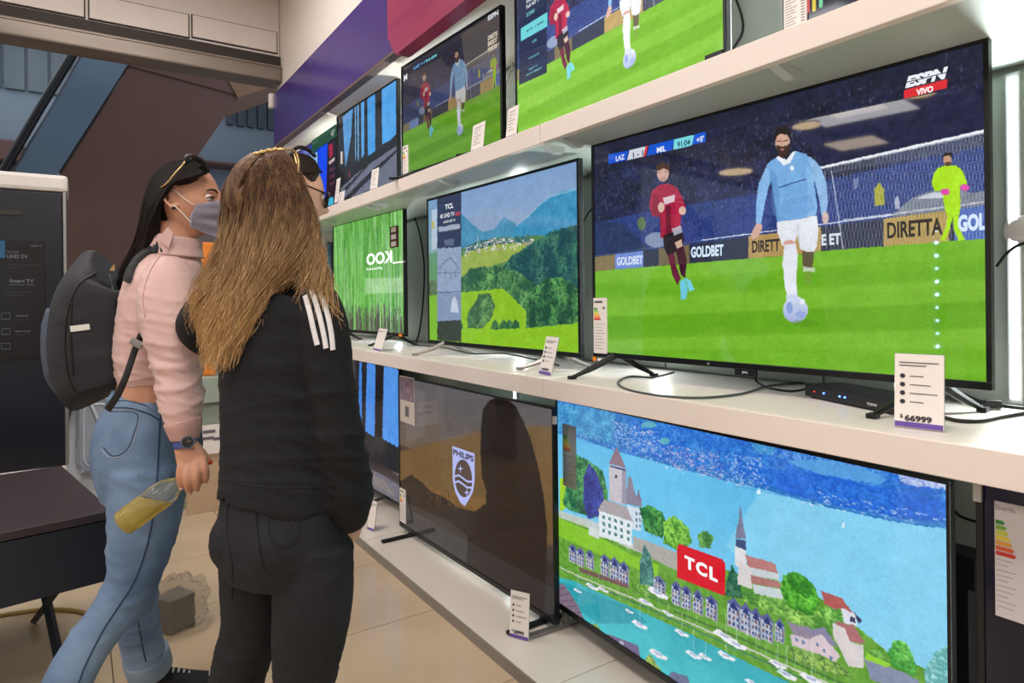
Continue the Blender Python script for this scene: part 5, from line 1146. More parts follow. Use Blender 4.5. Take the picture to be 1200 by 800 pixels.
q = [wy(u, v) for u, v in rrect(98, 473, 165, 546, 11)]
bm = BM(); tube(bm, [(p.x, YW - .013, p.z) for p in q + [q[0]]], .006, 8, 1); obj('door_groove', bm, M_app, dr, world=True, smooth=True)
bm = BM(); tube(bm, [wy(106, 472) + Vector((0, -.02, 0)), wy(116, 497) + Vector((0, -.02, 0)), wy(114, 524) + Vector((0, -.02, 0)), wy(104, 541) + Vector((0, -.02, 0))], .008, 8, 4); obj('door_rib', bm, M_app, dr, world=True, smooth=True)
bm = BM(); tube(bm, [wy(95, 552) + Vector((0, -.04, 0)), wy(126, 549) + Vector((0, -.04, 0))], .022, 10, 1); obj('handle', bm, M_chr, ap, 'chrome handle', world=True, smooth=True)
bm = BM(); c = wy(74, 523); ball(bm, (c.x + .0, YW - .01, c.z), (.022, .012, .022), 14); obj('knob', bm, M_chr, ap, world=True, smooth=True)
bm = BM(); tube(bm, [wy(90, 466) + Vector((0, -.05, 0)), wy(80, 482) + Vector((0, -.05, 0)), wy(74, 504) + Vector((0, -.05, 0))], [.014, .018, .02], 10, 3); obj('hose', bm, mat('hose_grey', (70, 74, 80), .5, var=.1), ap, 'dark grey hose end', world=True, smooth=True)

# pale shelf, card and carton glimpsed between the two visitors
YC = 4.55
a = onY(222, 443, YC); b = onY(275, 470, YC)
bm = BM(); box(bm, a.x - .1, b.x + .2, YC, YC + .3, b.z, a.z, bev=.01)
box(bm, a.x - .08, b.x + .18, YC + .05, YC + .28, 0, b.z - .01)
solo('low_stand', bm, mat('stand_grey_green', (160, 170, 158), .4, var=.04), 'grey-green low stand seen between the two standing visitors', 'stand')
a = onY(226, 500, YC - .12); b = onY(270, 529, YC - .12)
cd = thing('carton', 'beige carton with a white printed card, on the floor between the two visitors', 'box', ((a.x + b.x) / 2, YC - .1, 0))
bm = BM(); box(bm, a.x - .03, b.x + .12, YC - .10, YC - .005, 0, b.z + .01, bev=.004); obj('carton_body', bm, mat('carton_beige', (196, 168, 138), .6, var=.05), cd, world=True)
bm = BM(); box(bm, a.x, b.x, YC - .118, YC - .114, b.z, a.z, bev=.001); cc = obj('card', bm, M_card, cd, 'white printed card', world=True)
for k, (u_, v_) in enumerate(((238, 508), (236, 516), (250, 516))):
    p0 = onY(u_, v_, YC - .12); bm = BM(); box(bm, p0.x, p0.x + .07, YC - .121, YC - .118, p0.z, p0.z + .018, bev=.001); obj('picture', bm, INK_G, cc, world=True)
# orange object standing on the low stand
bm = BM(); a0 = onY(234, 284, YC + .14); b0 = onY(252, 443, YC + .14); box(bm, a0.x, b0.x, YC + .08, YC + .20, onY(222, 443, YC).z, a0.z, bev=.015)
solo('orange_box', bm, mat('orange_card', (232, 132, 44), .5, var=.05), 'tall orange box on the low stand, glimpsed behind the masked visitor', 'box')
# crumpled clear plastic around a grey box on the floor
c = onZ(205, 735, 0)
bm = BM(); box(bm, -.055, .055, -.05, .05, 0, .135, bev=.006, M=Matrix.Translation(c) @ Matrix.Rotation(.5, 4, 'Z'))
pk = solo('wrapped_box', bm, mat('grey_box', (128, 122, 116), .6, var=.12, vscale=12), 'small grey box in crumpled clear plastic on the tiles between the visitors', 'box')
bm = BM(); bmesh.ops.create_icosphere(bm, subdivisions=4, radius=1)
for v in bm.verts:
    k = 1 + .28 * (mn.noise(v.co * 2.2 + Vector((3, 1, 7))) + .5 * mn.noise(v.co * 6)); v.co = Vector((v.co.x * .125 * k, v.co.y * .10 * k, max(-.092, v.co.z * .11 * k) + .094))
bm.transform(Matrix.Translation(c))
obj('plastic_wrap', bm, mat('clear_plastic_film', (236, 232, 226), .12, trans=.95, ior=1.06, bump=.4, bscale=30), pk, 'crumpled clear plastic', world=True)

# ================================================================== LAMPS WHOSE REFLECTIONS SHOW IN THE LARGE SCREEN
def mirrored(t, u, v, stop):
    x, z = scr(t, u, v, 0.004); p = t.M @ Vector((x, .004, z)); n = (t.M.to_3x3() @ Vector((0, -1, 0))).normalized(); d = (p - EYE).normalized(); d = d - n * 2 * d.dot(n)
    k = stop(p, d); return p + d * k
def to_ceiling(p, d):
    ks = [99]
    if d.z > 0: ks.append((CEIL - .12 - p.z) / d.z)
    if d.y > 0: ks.append((YE - .35 - p.y) / d.y)
    if d.x < 0: ks.append((-7.7 - p.x) / d.x)
    return min(k for k in ks if k > 0)
for (u, v, r, nm, lb) in ((945, 147, .16, 'first', 'round hanging lamp with a warm glow'), (1077, 109, .16, 'second', 'round hanging lamp nearest the display wall'), (862, 201, .20, 'third', 'round hanging lamp near the shopfront')):
    q = mirrored(tj, u, v, to_ceiling); t = thing('pendant_lamp', lb + ', opposite the large football television', 'lamp', q[:])
    bm = BM(); tube(bm, [q + UP * .03, q - UP * .0], r * 1.05, 24, 1); obj('shade', bm, M_bracket, t, world=True)
    bm = BM(); tube(bm, [q - UP * .001, q - UP * .012], r, 24, 1); obj('diffuser', bm, mat('warm_diffuser', (255, 226, 170), .5, emit=(255, 222, 160), estr=14), t, world=True)
    bm = BM(); tube(bm, [q + UP * .03, Vector((q.x, q.y, CEIL))], .006, 6, 1); obj('rod', bm, M_cable, t, world=True)
q = mirrored(tj, 1003, 168, to_ceiling); t = thing('panel_lamp', 'rectangular hanging panel lamp opposite the large football television', 'lamp', q[:])
bm = BM(); box(bm, q.x - .34, q.x + .34, q.y - .34, q.y + .34, q.z, q.z + .04, bev=.005); obj('frame', bm, M_bracket, t, world=True)
bm = BM(); box(bm, q.x - .32, q.x + .32, q.y - .32, q.y + .32, q.z - .004, q.z + .001); obj('diffuser', bm, mat('lamp_diffuser2', (255, 240, 220), .5, emit=(255, 232, 200), estr=9), t, world=True)
bm = BM(); tube(bm, [q + UP * .03, Vector((q.x, q.y, CEIL))], .006, 6, 1); obj('rod', bm, M_cable, t, world=True)
pts = [mirrored(tj, 1097 + .2 * i, 269 + 15.2 * i, lambda p, d: 2.3) for i in range(10)]
c_ = sum(pts, Vector()) / 10
t = thing('light_post', 'slim post with a column of small blue-white lights, opposite the large football television', 'light', (c_.x, c_.y, 0))
bm = BM(); box(bm, c_.x - .10, c_.x - .06, c_.y - .02, c_.y + .02, 0, 1.9, bev=.004); box(bm, c_.x - .2, c_.x + .04, c_.y - .12, c_.y + .12, 0, .02, bev=.004); obj('post', bm, M_foot, t, world=True)
for i, p in enumerate(pts):
    bm = BM(); ball(bm, p, .006 if i in (0, 1, 2, 4, 5, 9) else .004, 10, rings=6); obj('small_light', bm, mat('cold_led', (200, 225, 255), .5, emit=(170, 215, 255), estr=170), t, smooth=True, world=True)
    bm = BM(); tube(bm, [p, Vector((c_.x - .07, c_.y, p.z))], .002, 6, 1); obj('light_arm', bm, M_foot, t, world=True)
# ================================================================== PEOPLE: tools
def vox(bm, voxel=0.005, sm=2, decim=None):
    """fuse overlapping closed shapes into ONE continuous skin and return its mesh"""
    bmesh.ops.recalc_face_normals(bm, faces=bm.faces)
    me = bpy.data.meshes.new('tmp'); bm.to_mesh(me); bm.free(); o = bpy.data.objects.new('tmp', me); COL.objects.link(o)
    r = o.modifiers.new('r', 'REMESH'); r.mode = 'VOXEL'; r.voxel_size = voxel; r.use_smooth_shade = True
    if sm: s = o.modifiers.new('s', 'SMOOTH'); s.factor = 0.5; s.iterations = sm
    dg = bpy.context.evaluated_depsgraph_get(); dg.update()
    out = bpy.data.meshes.new_from_object(o.evaluated_get(dg)); bpy.data.objects.remove(o); bpy.data.meshes.remove(me)
    out.materials.clear()
    return out
def displace(me, fn):
    n = len(me.vertices); co = np.empty(n * 3, np.float32); no = np.empty(n * 3, np.float32)
    me.vertices.foreach_get('co', co); me.vertices.foreach_get('normal', no); co = co.reshape(-1, 3); no = no.reshape(-1, 3)
    d = fn(co.astype(float)); me.vertices.foreach_set('co', (co + no * d[:, None]).astype(np.float32).ravel()); me.update()
def fold_noise(co, seed, scale, axis=(0, 0, 1), squash=3.0):
    """ridged folds lying across the given axis"""
    ax = np.array(axis, float); ax /= np.linalg.norm(ax); al = co @ ax; per = co - al[:, None] * ax; q = per + ax * (al * squash)[:, None]
    rs = np.random.RandomState(seed); out = np.zeros(len(co))
    for k in range(5):
        d = rs.randn(3) * .6 + ax * squash * .25; d /= np.linalg.norm(d); w = np.sin((q @ d) * scale * (0.7 + .5 * k) + rs.rand() * 6 + 1.4 * np.sin((q @ rs.randn(3)) * scale * .45)); out += (1 - np.abs(w)) ** 2 / (1 + .5 * k)
    return out / 3.0 - .35
def put(name, me, m, parent, label=None):
    me.transform(wm(parent).inverted()); me.shade_smooth(); return link_mesh(name, me, m, parent, label)
def tree_of(*objs):
    vs, fs = [], []
    for o in objs:
        k = len(vs); M = wm(o); vs += [M @ v.co for v in o.data.vertices]; fs += [[k + i for i in p.vertices] for p in o.data.polygons]
    return BVHTree.FromPolygons(vs, fs)
def cast(tr, u, v, off=0.0, fallback=None):
    r = ray(u, v).normalized(); h, n, i, d = tr.ray_cast(EYE, r)
    if h is None: return (P(u, v, fallback), -r) if fallback else (None, None)
    return h + (n if n.dot(r) < 0 else -n) * off, (n if n.dot(r) < 0 else -n)
def ribbon_on(tr, pts, w, off=0.0015, per=6, fallback=None, th=0.0012):
    """a thin band lying on a surface along a line of photo pixels; w metres wide"""
    q = [cast(tr, p[0], p[1], off, fallback) for p in catmull(pts, per)]; q = [x for x in q if x[0] is not None]
    bm = BM(); prev = None
    for i, (p, n) in enumerate(q):
        t = (q[min(i + 1, len(q) - 1)][0] - q[max(i - 1, 0)][0]).normalized(); s = t.cross(n).normalized() * w / 2
        cur = [bm.verts.new(p - s - n * .003), bm.verts.new(p - s * .92 + n * th), bm.verts.new(p + s * .92 + n * th), bm.verts.new(p + s - n * .003)]
        if prev:
            for k in range(3): bm.faces.new((prev[k], prev[k + 1], cur[k + 1], cur[k]))
        prev = cur
    return bm
def line_on(tr, pts, r=.0015, off=0.0, per=6, fallback=None):
    q = [cast(tr, p[0], p[1], off, fallback)[0] for p in catmull(pts, per)]; q = [x for x in q if x is not None]
    bm = BM()
    if len(q) > 1: tube(bm, q, r, 6, 1)
    return bm
def VV(r, f, z): return CR * r + CF * f + UP * z
def facing(fr, ff, dz=0.0):
    f = VV(fr, ff, dz).normalized(); s = f.cross(UP).normalized(); u = s.cross(f); return f, s, u       # forward, right side, up
def g1(d2, s): return np.exp(-d2 / (s * s))
def head_pt(p, hs):
    """unit direction -> head surface point in head space (x right, y forward, z up)"""
    x, y, z = p[..., 0], p[..., 1], p[..., 2]
    low = np.clip(-z, 0, 1)
    w = .0745 * (1 - .30 * low ** 1.6 + .02 * np.clip(z, 0, 1))
    dep = np.where(y > 0, .090 * (1 - .10 * np.clip(z, 0, 1)), .100 * (1 - .50 * low ** 1.1))
    X = x * w; Y = y * dep; Z = z * .114
    front = np.clip(y, 0, 1)
    Y = Y + front * (.008 * low)
    Y = Y + front * (.026 * g1((X / .011) ** 2 + ((Z + .022) / .017) ** 2, 1) + .012 * g1((X / .009) ** 2 + ((Z - .002) / .022) ** 2, 1))
    Y = Y - front * .011 * (g1(((np.abs(X) - .032) / .017) ** 2 + ((Z - .006) / .012) ** 2, 1))
    Y = Y + front * .004 * g1((Z - .026) ** 2 / .008 ** 2 + (X / .05) ** 2, 1)
    Y = Y + front * (.007 * g1((X / .022) ** 2 + ((Z + .056) / .006) ** 2, 1) + .006 * g1((X / .018) ** 2 + ((Z + .068) / .007) ** 2, 1) + .008 * g1((X / .02) ** 2 + ((Z + .098) / .014) ** 2, 1))
    Y = Y + front * .004 * g1(((np.abs(X) - .045) / .02) ** 2 + ((Z + .025) / .02) ** 2, 1)
    return np.stack([X, Y, Z], -1) * hs
def add_head(bm, c, f, s, u, hs=1.0, ears=1.0):
    M = Matrix(((s.x, f.x, u.x, c.x), (s.y, f.y, u.y, c.y), (s.z, f.z, u.z, c.z), (0, 0, 0, 1)))
    t = bmesh.new(); bmesh.ops.create_uvsphere(t, u_segments=72, v_segments=60, radius=1)
    co = head_pt(np.array([v.co[:] for v in t.verts]), hs)
    for v, q in zip(t.verts, co): v.co = q
    if ears:
        for sx in (-1, 1):
            x0 = sx * .0715 * hs
            prof = [(.004, .020), (-.006, .030), (-.020, .028), (-.027, .014), (-.024, -.004), (-.014, -.020), (-.003, -.030), (.002, -.022)]
            tube(t, [(x0 + sx * (.007 + .015 * ears * min(1, max(0, (-y) / .02))) * hs, (y * 1.2 - .002) * hs, (z * 1.1 + .001) * hs) for y, z in prof], [.004 * hs, .005 * hs, .0056 * hs, .0054 * hs, .005 * hs, .005 * hs, .007 * hs, .005 * hs], 8, 4)
            ball(t, (x0 + sx * .003 * hs * ears, -.014 * hs, .002 * hs), (.0045 * hs, .014 * hs, .022 * hs), 12)
            tube(t, [(x0 + sx * .008 * hs, -.012 * hs, .016 * hs), (x0 + sx * .010 * hs, -.019 * hs, .004 * hs), (x0 + sx * .008 * hs, -.012 * hs, -.010 * hs)], .003 * hs, 6, 3)
    t.transform(M); me = bpy.data.meshes.new('tmp'); t.to_mesh(me); t.free(); bm.from_mesh(me); bpy.data.meshes.remove(me)
    return M
def strands(guides, n, r=.0011, seg=22, thick=.03, inward=None, seed=1, wave=.006, spread=.012, lift=0.0, taper=.35, minlen=.75, edge=1.0):
    """hair: n thin tubes combed between guide lines (world space)"""
    rs = np.random.RandomState(seed); G = np.array([[p[:] for p in catmull(g, 5)] if len(g) > 1 else g for g in [[Vector(p) for p in g] for g in guides]], dtype=object)
    L = []
    for g in guides:
        q = np.array([x[:3] for x in catmull([tuple(p) for p in g], 8)]); d = np.r_[0, np.cumsum(np.linalg.norm(np.diff(q, axis=0), axis=1))]; t = np.linspace(0, d[-1], seg); L.append(np.stack([np.interp(t, d, q[:, k]) for k in range(3)], 1))
    L = np.array(L); ng = len(L); inward = np.array(inward if inward is not None else CF[:])
    V = []; Fc = []; base = 0; tt = np.linspace(0, 1, seg)
    ncl = max(6, n // 28); cph = rs.rand(ncl) * 6.3; camp = .4 + rs.rand(ncl); cs = np.sort(rs.rand(ncl)); cfq = 1.2 + rs.rand(ncl) * 1.6; cdp = rs.rand(ncl)
    side = np.array(CR[:])
    for i in range(n):
        c = rs.randint(ncl); s0 = cs[c] + rs.randn() * .012; s1 = np.clip(cs[c] + rs.randn() * .022, 0, 1); s0 = np.clip(s0 + rs.randn() * .02, 0, 1)
        if s1 > .88 and rs.rand() > edge: s1 = s1 - .3 * rs.rand()
        S = (s0 * (1 - tt) + s1 * tt) * (ng - 1); k = np.clip(S.astype(int), 0, ng - 2); fr = (S - k)[:, None]
        p = L[k, np.arange(seg)] * (1 - fr) + L[k + 1, np.arange(seg)] * fr
        dp = (cdp[c] * .7 + rs.rand() * .3) * thick
        p = p + inward * (dp - lift) * np.clip((tt - .12) * 3.2, 0, 1)[:, None]
        w = wave * tt ** 1.3 * camp[c]
        p = p + side * (w * np.sin(6.28 * cfq[c] * tt + cph[c]))[:, None] + inward * (w * .7 * np.cos(6.28 * cfq[c] * tt + cph[c]))[:, None]
        p = p + (rs.randn(3) * spread)[None, :] * (tt ** 2)[:, None]
        ln = minlen + (1 - minlen) * rs.rand(); 
        if rs.rand() < .9:
            ti = tt * ln * (seg - 1); a = np.clip(ti.astype(int), 0, seg - 2); ff = (ti - a)[:, None]; p = p[a] * (1 - ff) + p[a + 1] * ff
        t = np.gradient(p, axis=0); t /= np.linalg.norm(t, axis=1)[:, None] + 1e-9
        e1 = np.cross(t, inward); e1 /= np.linalg.norm(e1, axis=1)[:, None] + 1e-9; e2 = np.cross(t, e1)
        rr = r * (.7 + .6 * rs.rand()) * (1 - (1 - taper) * tt ** 3)[:, None]
        ring = np.stack([p + e1 * rr * 1.5, p - e1 * rr * .75 + e2 * rr * .9, p - e1 * rr * .75 - e2 * rr * .9], 1)
        V.append(ring.reshape(-1, 3))
        a = base + np.arange(seg - 1)[:, None] * 3
        for j in range(3):
            Fc.append(np.stack([a[:, 0] + j, a[:, 0] + (j + 1) % 3, a[:, 0] + 3 + (j + 1) % 3, a[:, 0] + 3 + j], 1))
        base += seg * 3
    return np.concatenate(V), np.concatenate(Fc)
def mesh_join(base, V, Fc):
    nv = len(base.vertices); co = np.empty(nv * 3, np.float32); base.vertices.foreach_get('co', co)
    pf = [tuple(p.vertices) for p in base.polygons]
    me = bpy.data.meshes.new('hair'); allv = np.concatenate([co.reshape(-1, 3), V]) if nv else V
    me.from_pydata(allv.tolist(), [], pf + [tuple(x) for x in (Fc + nv).tolist()]); me.update()
    return me
def hair_mat(name, z_hi, z_lo, root, tip, root2, tip2):
    m = bpy.data.materials.new(name); m.use_nodes = True; nt = m.node_tree; b = nt.nodes['Principled BSDF']
    ge = nt.nodes.new('ShaderNodeNewGeometry'); sx = nt.nodes.new('ShaderNodeSeparateXYZ'); nt.links.new(ge.outputs['Position'], sx.inputs[0])
    mp = nt.nodes.new('ShaderNodeMapping'); mp.inputs['Scale'].default_value = (90, 90, 7); nt.links.new(ge.outputs['Position'], mp.inputs['Vector'])
    n = nt.nodes.new('ShaderNodeTexNoise'); n.inputs['Scale'].default_value = 1.0; n.inputs['Detail'].default_value = 3; nt.links.new(mp.outputs[0], n.inputs['Vector'])
    mr = nt.nodes.new('ShaderNodeMapRange'); mr.inputs[1].default_value = z_hi; mr.inputs[2].default_value = z_lo; nt.links.new(sx.outputs['Z'], mr.inputs[0])
    ad = nt.nodes.new('ShaderNodeMath'); ad.operation = 'MULTIPLY_ADD'; nt.links.new(n.outputs[0], ad.inputs[0]); ad.inputs[1].default_value = .9; 
    sb = nt.nodes.new('ShaderNodeMath'); sb.operation = 'SUBTRACT'; nt.links.new(mr.outputs[0], sb.inputs[0]); sb.inputs[1].default_value = .45; nt.links.new(sb.outputs[0], ad.inputs[2])
    r1 = nt.nodes.new('ShaderNodeValToRGB'); r1.color_ramp.elements[0].color = (*lin(root), 1); r1.color_ramp.elements[1].color = (*lin(tip), 1); nt.links.new(ad.outputs[0], r1.inputs[0])
    r2 = nt.nodes.new('ShaderNodeValToRGB'); r2.color_ramp.elements[0].color = (*lin(root2), 1); r2.color_ramp.elements[1].color = (*lin(tip2), 1); nt.links.new(ad.outputs[0], r2.inputs[0])
    n2 = nt.nodes.new('ShaderNodeTexNoise'); n2.inputs['Scale'].default_value = 3.1; n2.inputs['Detail'].default_value = 2; nt.links.new(mp.outputs[0], n2.inputs['Vector'])
    st = nt.nodes.new('ShaderNodeMapRange'); st.inputs[1].default_value = .4; st.inputs[2].default_value = .6; nt.links.new(n2.outputs[0], st.inputs[0])
    mx = nt.nodes.new('ShaderNodeMix'); mx.data_type = 'RGBA'; nt.links.new(st.outputs[0], mx.inputs[0]); nt.links.new(r1.outputs[0], mx.inputs[6]); nt.links.new(r2.outputs[0], mx.inputs[7])
    nt.links.new(mx.outputs[2], b.inputs['Base Color']); b.inputs['Roughness'].default_value = .58; b.inputs['Specular IOR Level'].default_value = .28
    return m
M_skinA = mat('skin_light', (206, 156, 132), .5, rgb2=(214, 164, 140), vscale=14, bump=.06, bscale=300)
M_skinB = mat('skin_warm', (196, 142, 114), .48, rgb2=(206, 152, 124), vscale=14, bump=.06, bscale=300)
M_blackj = mat('black_jersey', (15, 17, 22), .85, var=.12, vscale=30, bump=.25, bscale=500, sheen=.0)
M_blackden = mat('black_denim', (19, 19, 25), .8, rgb2=(25, 25, 31), vscale=14, bump=.4, bscale=420)
M_whiteband = mat('white_band', (226, 224, 226), .6, var=.03)
M_pink = mat('pink_satin_twill', (203, 166, 160), .5, rgb2=(211, 175, 168), vscale=10, bump=.12, bscale=260, sheen=.2)
M_pinkrib = mat('pink_rib_knit', (194, 154, 146), .7, var=.06, vscale=60, bump=.5, bscale=200)
def denim_mat():
    m = mat('blue_denim', (66, 90, 124), .8, rgb2=(132, 158, 188), vscale=4.5, bump=.5, bscale=520); return m
M_denim = denim_mat()
M_denimlt = mat('pale_denim_turnup', (142, 160, 182), .8, rgb2=(120, 142, 168), vscale=16, bump=.5, bscale=520)
M_thread = mat('seam_thread', (44, 62, 92), .8, var=.1); M_threadl = mat('pale_seam_thread', (150, 160, 176), .8, var=.1)
M_gold = mat('gold_metal', (206, 176, 120), .25, metal=.9, var=.05); M_lens = mat('dark_lens', (24, 20, 22), .12, var=.1)
M_rubw = mat('white_rubber', (222, 220, 214), .5, var=.03); M_canvas = mat('black_canvas', (22, 22, 26), .8, var=.1, bump=.3, bscale=400)

def shoe(parent, heel, toe, hgt=.075, w=.046, m=M_canvas, label=None, laces=True, ank=None):
    """low canvas shoe from heel to toe on the floor"""
    heel = Vector(heel); toe = Vector(toe); d = (toe - heel); L = d.length; d.normalize(); s = d.cross(UP).normalized(); n = s.cross(d)
    if n.z < 0: n = -n
    def q(a, h): return heel + d * (L * a) + n * h
    bm = BM(); loft(bm, [(q(0.0, .038), .022, .030), (q(.06, .045), .032, .040), (q(.22, .050), .036, .046), (q(.40, .042), .039, .040), (q(.60, .032), .043, .030), (q(.80, .024), .042, .022), (q(.95, .020), .030, .017), (q(1.0, .018), .012, .010)], 18, hint=s, per=4, sq=2.3)
    up = put('shoe', vox(bm, .005, 1), m, parent, label)
    bm = BM(); loft(bm, [(q(-.02, .011), .020, .011), (q(.05, .011), .036, .0115), (q(.3, .011), .037, .0115), (q(.6, .011), .046, .0115), (q(.85, .011), .045, .0115), (q(1.0, .012), .026, .011), (q(1.03, .012), .008, .008)], 18, hint=s, per=4, sq=3)
    obj('sole', bm, M_rubw, up, 'white rubber sole', smooth=True, world=True)
    bm = BM(); loft(bm, [(q(.83, .026), .040, .0205), (q(.93, .022), .033, .019), (q(1.01, .019), .014, .012)], 16, hint=s, per=4); obj('toe_cap', bm, M_rubw, up, 'white toe cap', smooth=True, world=True)
    if laces:
        for i in range(6):
            a = .40 + i * .062; h = .083 - i * .0078
            bm = BM(); tube(bm, [q(a - .01, h - .022) - s * .030, q(a, h - .002) - s * .014, q(a + .01, h + .003), q(a, h - .002) + s * .014, q(a - .01, h - .022) + s * .030], .0028, 6, 3); obj('lace', bm, M_rubw, up, smooth=True, world=True)
    return up

# ================================================================== VISITOR IN BLACK (front, seen from behind)
fA, sA, uA = facing(.64, .77)
A = thing('person', 'woman with long ombre hair in black jacket with white shoulder stripes, back to the camera', 'person', (P(332, 600, 1.5).x, P(332, 600, 1.5).y, 0), 0, None)
DA = 1.50
def T(u, v, D, ra, rb): return (P(u, v, D), ra, rb)
bm = BM(); cA = P(319, 238, 1.49)
MA = add_head(bm, cA, fA, sA, uA, 1.0, 0.1)
loft(bm, [T(318, 268, 1.49, .050, .052), T(325, 300, 1.495, .050, .050), T(330, 322, 1.5, .052, .052), T(328, 342, 1.5, .09, .06)], 20, hint=sA)
tors = [T(330, 330, 1.5, .06, .055), T(327, 344, DA, .12, .07), T(324, 356, DA, .155, .09), T(323, 390, DA, .155, .10), T(325, 440, DA, .14, .10), T(326, 490, DA, .13, .095), T(327, 540, DA, .14, .10), T(329, 590, DA, .155, .115), T(331, 630, DA, .16, .125), T(333, 662, DA, .14, .11)]
loft(bm, tors, 28, hint=sA)
armR = [(368, 358, 1.41, .044), (380, 402, 1.40, .040), (389, 452, 1.40, .037), (397, 502, 1.41, .035), (404, 548, 1.43, .033), (407, 585, 1.45, .027), (408, 606, 1.47, .023)]
armL = [(266, 358, 1.60, .044), (246, 372, 1.61, .040), (234, 388, 1.63, .036), (262, 402, 1.72, .032), (300, 395, 1.74, .028), (320, 380, 1.72, .023)]
for ar in (armR, armL): tube(bm, [P(a, b, c) for a, b, c, r in ar], [r for *_, r in ar], 14, 4)
legR = [(366, 640, 1.45, .080), (367, 700, 1.44, .076), (362, 750, 1.44, .070), (357, 800, 1.44, .056), (354, 870, 1.44, .052), (352, 940, 1.44, .044), (350, 1000, 1.44, .034), (350, 1022, 1.44, .032)]
legL = [(302, 640, 1.55, .080), (301, 700, 1.55, .072), (297, 735, 1.55, .066), (282, 780, 1.55, .054), (266, 850, 1.56, .050), (254, 910, 1.56, .042), (246, 945, 1.56, .034), (245, 962, 1.56, .032)]
for lg in (legR, legL): tube(bm, [P(a, b, c) for a, b, c, r in lg], [r for *_, r in lg], 16, 4)
def hand(bm, wrist, kn, palm_n, curl=.5, w=.078, thumb=1, fl=.078):
    """palm from wrist to knuckles, five unequal bent fingers"""
    wrist = Vector(wrist); kn = Vector(kn); d = (kn - wrist).normalized(); n = Vector(palm_n); n = (n - d * n.dot(d)).normalized(); s = d.cross(n)
    loft(bm, [(wrist - d * .01, .026, .018), (wrist + d * .02, .030, .016), (wrist + (kn - wrist) * .7, .038, .014), (kn, .038, .011), (kn + d * .008, .033, .009)], 16, hint=s, per=3)
    for i, (o, l) in enumerate(((-.030, .88), (-.010, 1.0), (.010, .95), (.029, .76))):
        p = kn + s * o * (w / .078); a = 0; pts = [p - d * .012]; dd = d.copy(); L = fl * l
        for k, seg in enumerate((.45, .32, .24)):
            a = curl * (.6 + .5 * k); dd = (dd * math.cos(a * .8) + n * math.sin(a * .8)).normalized(); pts.append(pts[-1] + dd * L * seg + (d * .012 if k == 0 else Vector((0, 0, 0))))
        tube(bm, pts, [.0092, .0085, .0078, .0062], 10, 3)
    tb0 = wrist + d * .02 - s * .024 * thumb; tube(bm, [tb0, tb0 + d * .03 - s * .022 * thumb + n * .012, tb0 + d * .055 - s * .026 * thumb + n * .022, tb0 + d * .075 - s * .020 * thumb + n * .026], [.013, .0105, .0092, .007], 10, 3)
hand(bm, P(408, 606, 1.47), P(409, 632, 1.52), -sA, .6)
hand(bm, P(320, 380, 1.72), P(338, 372, 1.70), -fA, .5)
for an, dr in ((legR[-1], 1), (legL[-1], 1)):
    a = P(*an[:3]); a.z = .05; loft(bm, [(a - fA * .03, .028, .03), (a + fA * .02, .03, .028), (a + fA * .08, .030, .014), (a + fA * .11, .02, .010)], 12, hint=sA, per=3)
body = put('body', vox(bm, .0045, 2), M_skinA, A)
# black jeans
bm = BM()
loft(bm, [T(328, 552, DA, .145, .105), T(329, 590, DA, .162, .122), T(331, 622, DA, .170, .136), T(333, 645, DA, .168, .138), T(334, 668, DA, .15, .12)], 30, hint=sA)
ball(bm, P(304, 626, 1.50) - fA * .040, (.072, .072, .078), 18); ball(bm, P(352, 630, 1.45) - fA * .045, (.078, .078, .082), 18)
gR = [(r[0], r[1], r[2], r[3] + (.011 if i < 3 else .013)) for i, r in enumerate(legR[:-1])]; gL = [(r[0], r[1], r[2], r[3] + (.010 if i < 3 else .012)) for i, r in enumerate(legL[:-1])]
for lg in (gR, gL): tube(bm, [P(a, b, c) for a, b, c, r in lg], [r for *_, r in lg], 20, 4)
me = vox(bm, .006, 3)
def jf(co):
    z = co[:, 2]; w = np.clip((0.62 - z) / .12, 0, 1) * np.clip((z - .3) / .1, 0, 1) * .8 + np.exp(-((z - .74) / .05) ** 2) * .5 + .18
    return fold_noise(co, 4, 30, (0, 0, 1), 2.6) * .010 * w
displace(me, jf); jeA = put('jeans', me, M_blackden, A, 'black jeans')
# black jacket with three white stripes
bm = BM()
loft(bm, [T(331, 296, 1.487, .060, .062), T(331, 310, 1.49, .064, .066), T(330, 322, 1.495, .085, .076), T(328, 334, DA, .150, .100), T(325, 350, DA, .170, .108), T(323, 385, DA, .170, .110), T(324, 430, DA, .162, .113), T(325, 480, DA, .158, .112), T(326, 530, DA, .160, .116), T(328, 565, DA, .166, .124), T(329, 578, DA, .166, .126), T(329, 580, DA, .16, .12)], 30, hint=sA)
sl = [(364, 352, 1.42, .056), (374, 372, 1.41, .058), (381, 402, 1.40, .055), (388, 450, 1.40, .052), (396, 500, 1.41, .053), (403, 545, 1.43, .056), (407, 580, 1.45, .056), (407, 600, 1.465, .050), (406, 612, 1.475, .042)]
tube(bm, [P(a, b, c) for a, b, c, r in sl], [r for *_, r in sl], 20, 4)
sl = [(272, 354, 1.58, .055), (250, 366, 1.60, .060), (234, 380, 1.62, .056), (240, 394, 1.66, .050), (270, 402, 1.72, .046), (300, 396, 1.73, .040)]
tube(bm, [P(a, b, c) for a, b, c, r in sl], [r for *_, r in sl], 20, 4)
me = vox(bm, .0055, 2)
elb = P(402, 540, 1.42)
def jk(co):
    z = co[:, 2]; zz = z - .86; lo = np.exp(-((zz - .06) / .07) ** 2); c = co - np.array(elb[:]); arm = np.exp(-(c ** 2).sum(1) / .16 ** 2)
    sh = np.exp(-((z - 1.16) / .13) ** 2) * .5
    return fold_noise(co, 9, 20, (.35, .2, 1), 1.7) * (.0025 + .008 * lo + .013 * arm + .006 * sh)
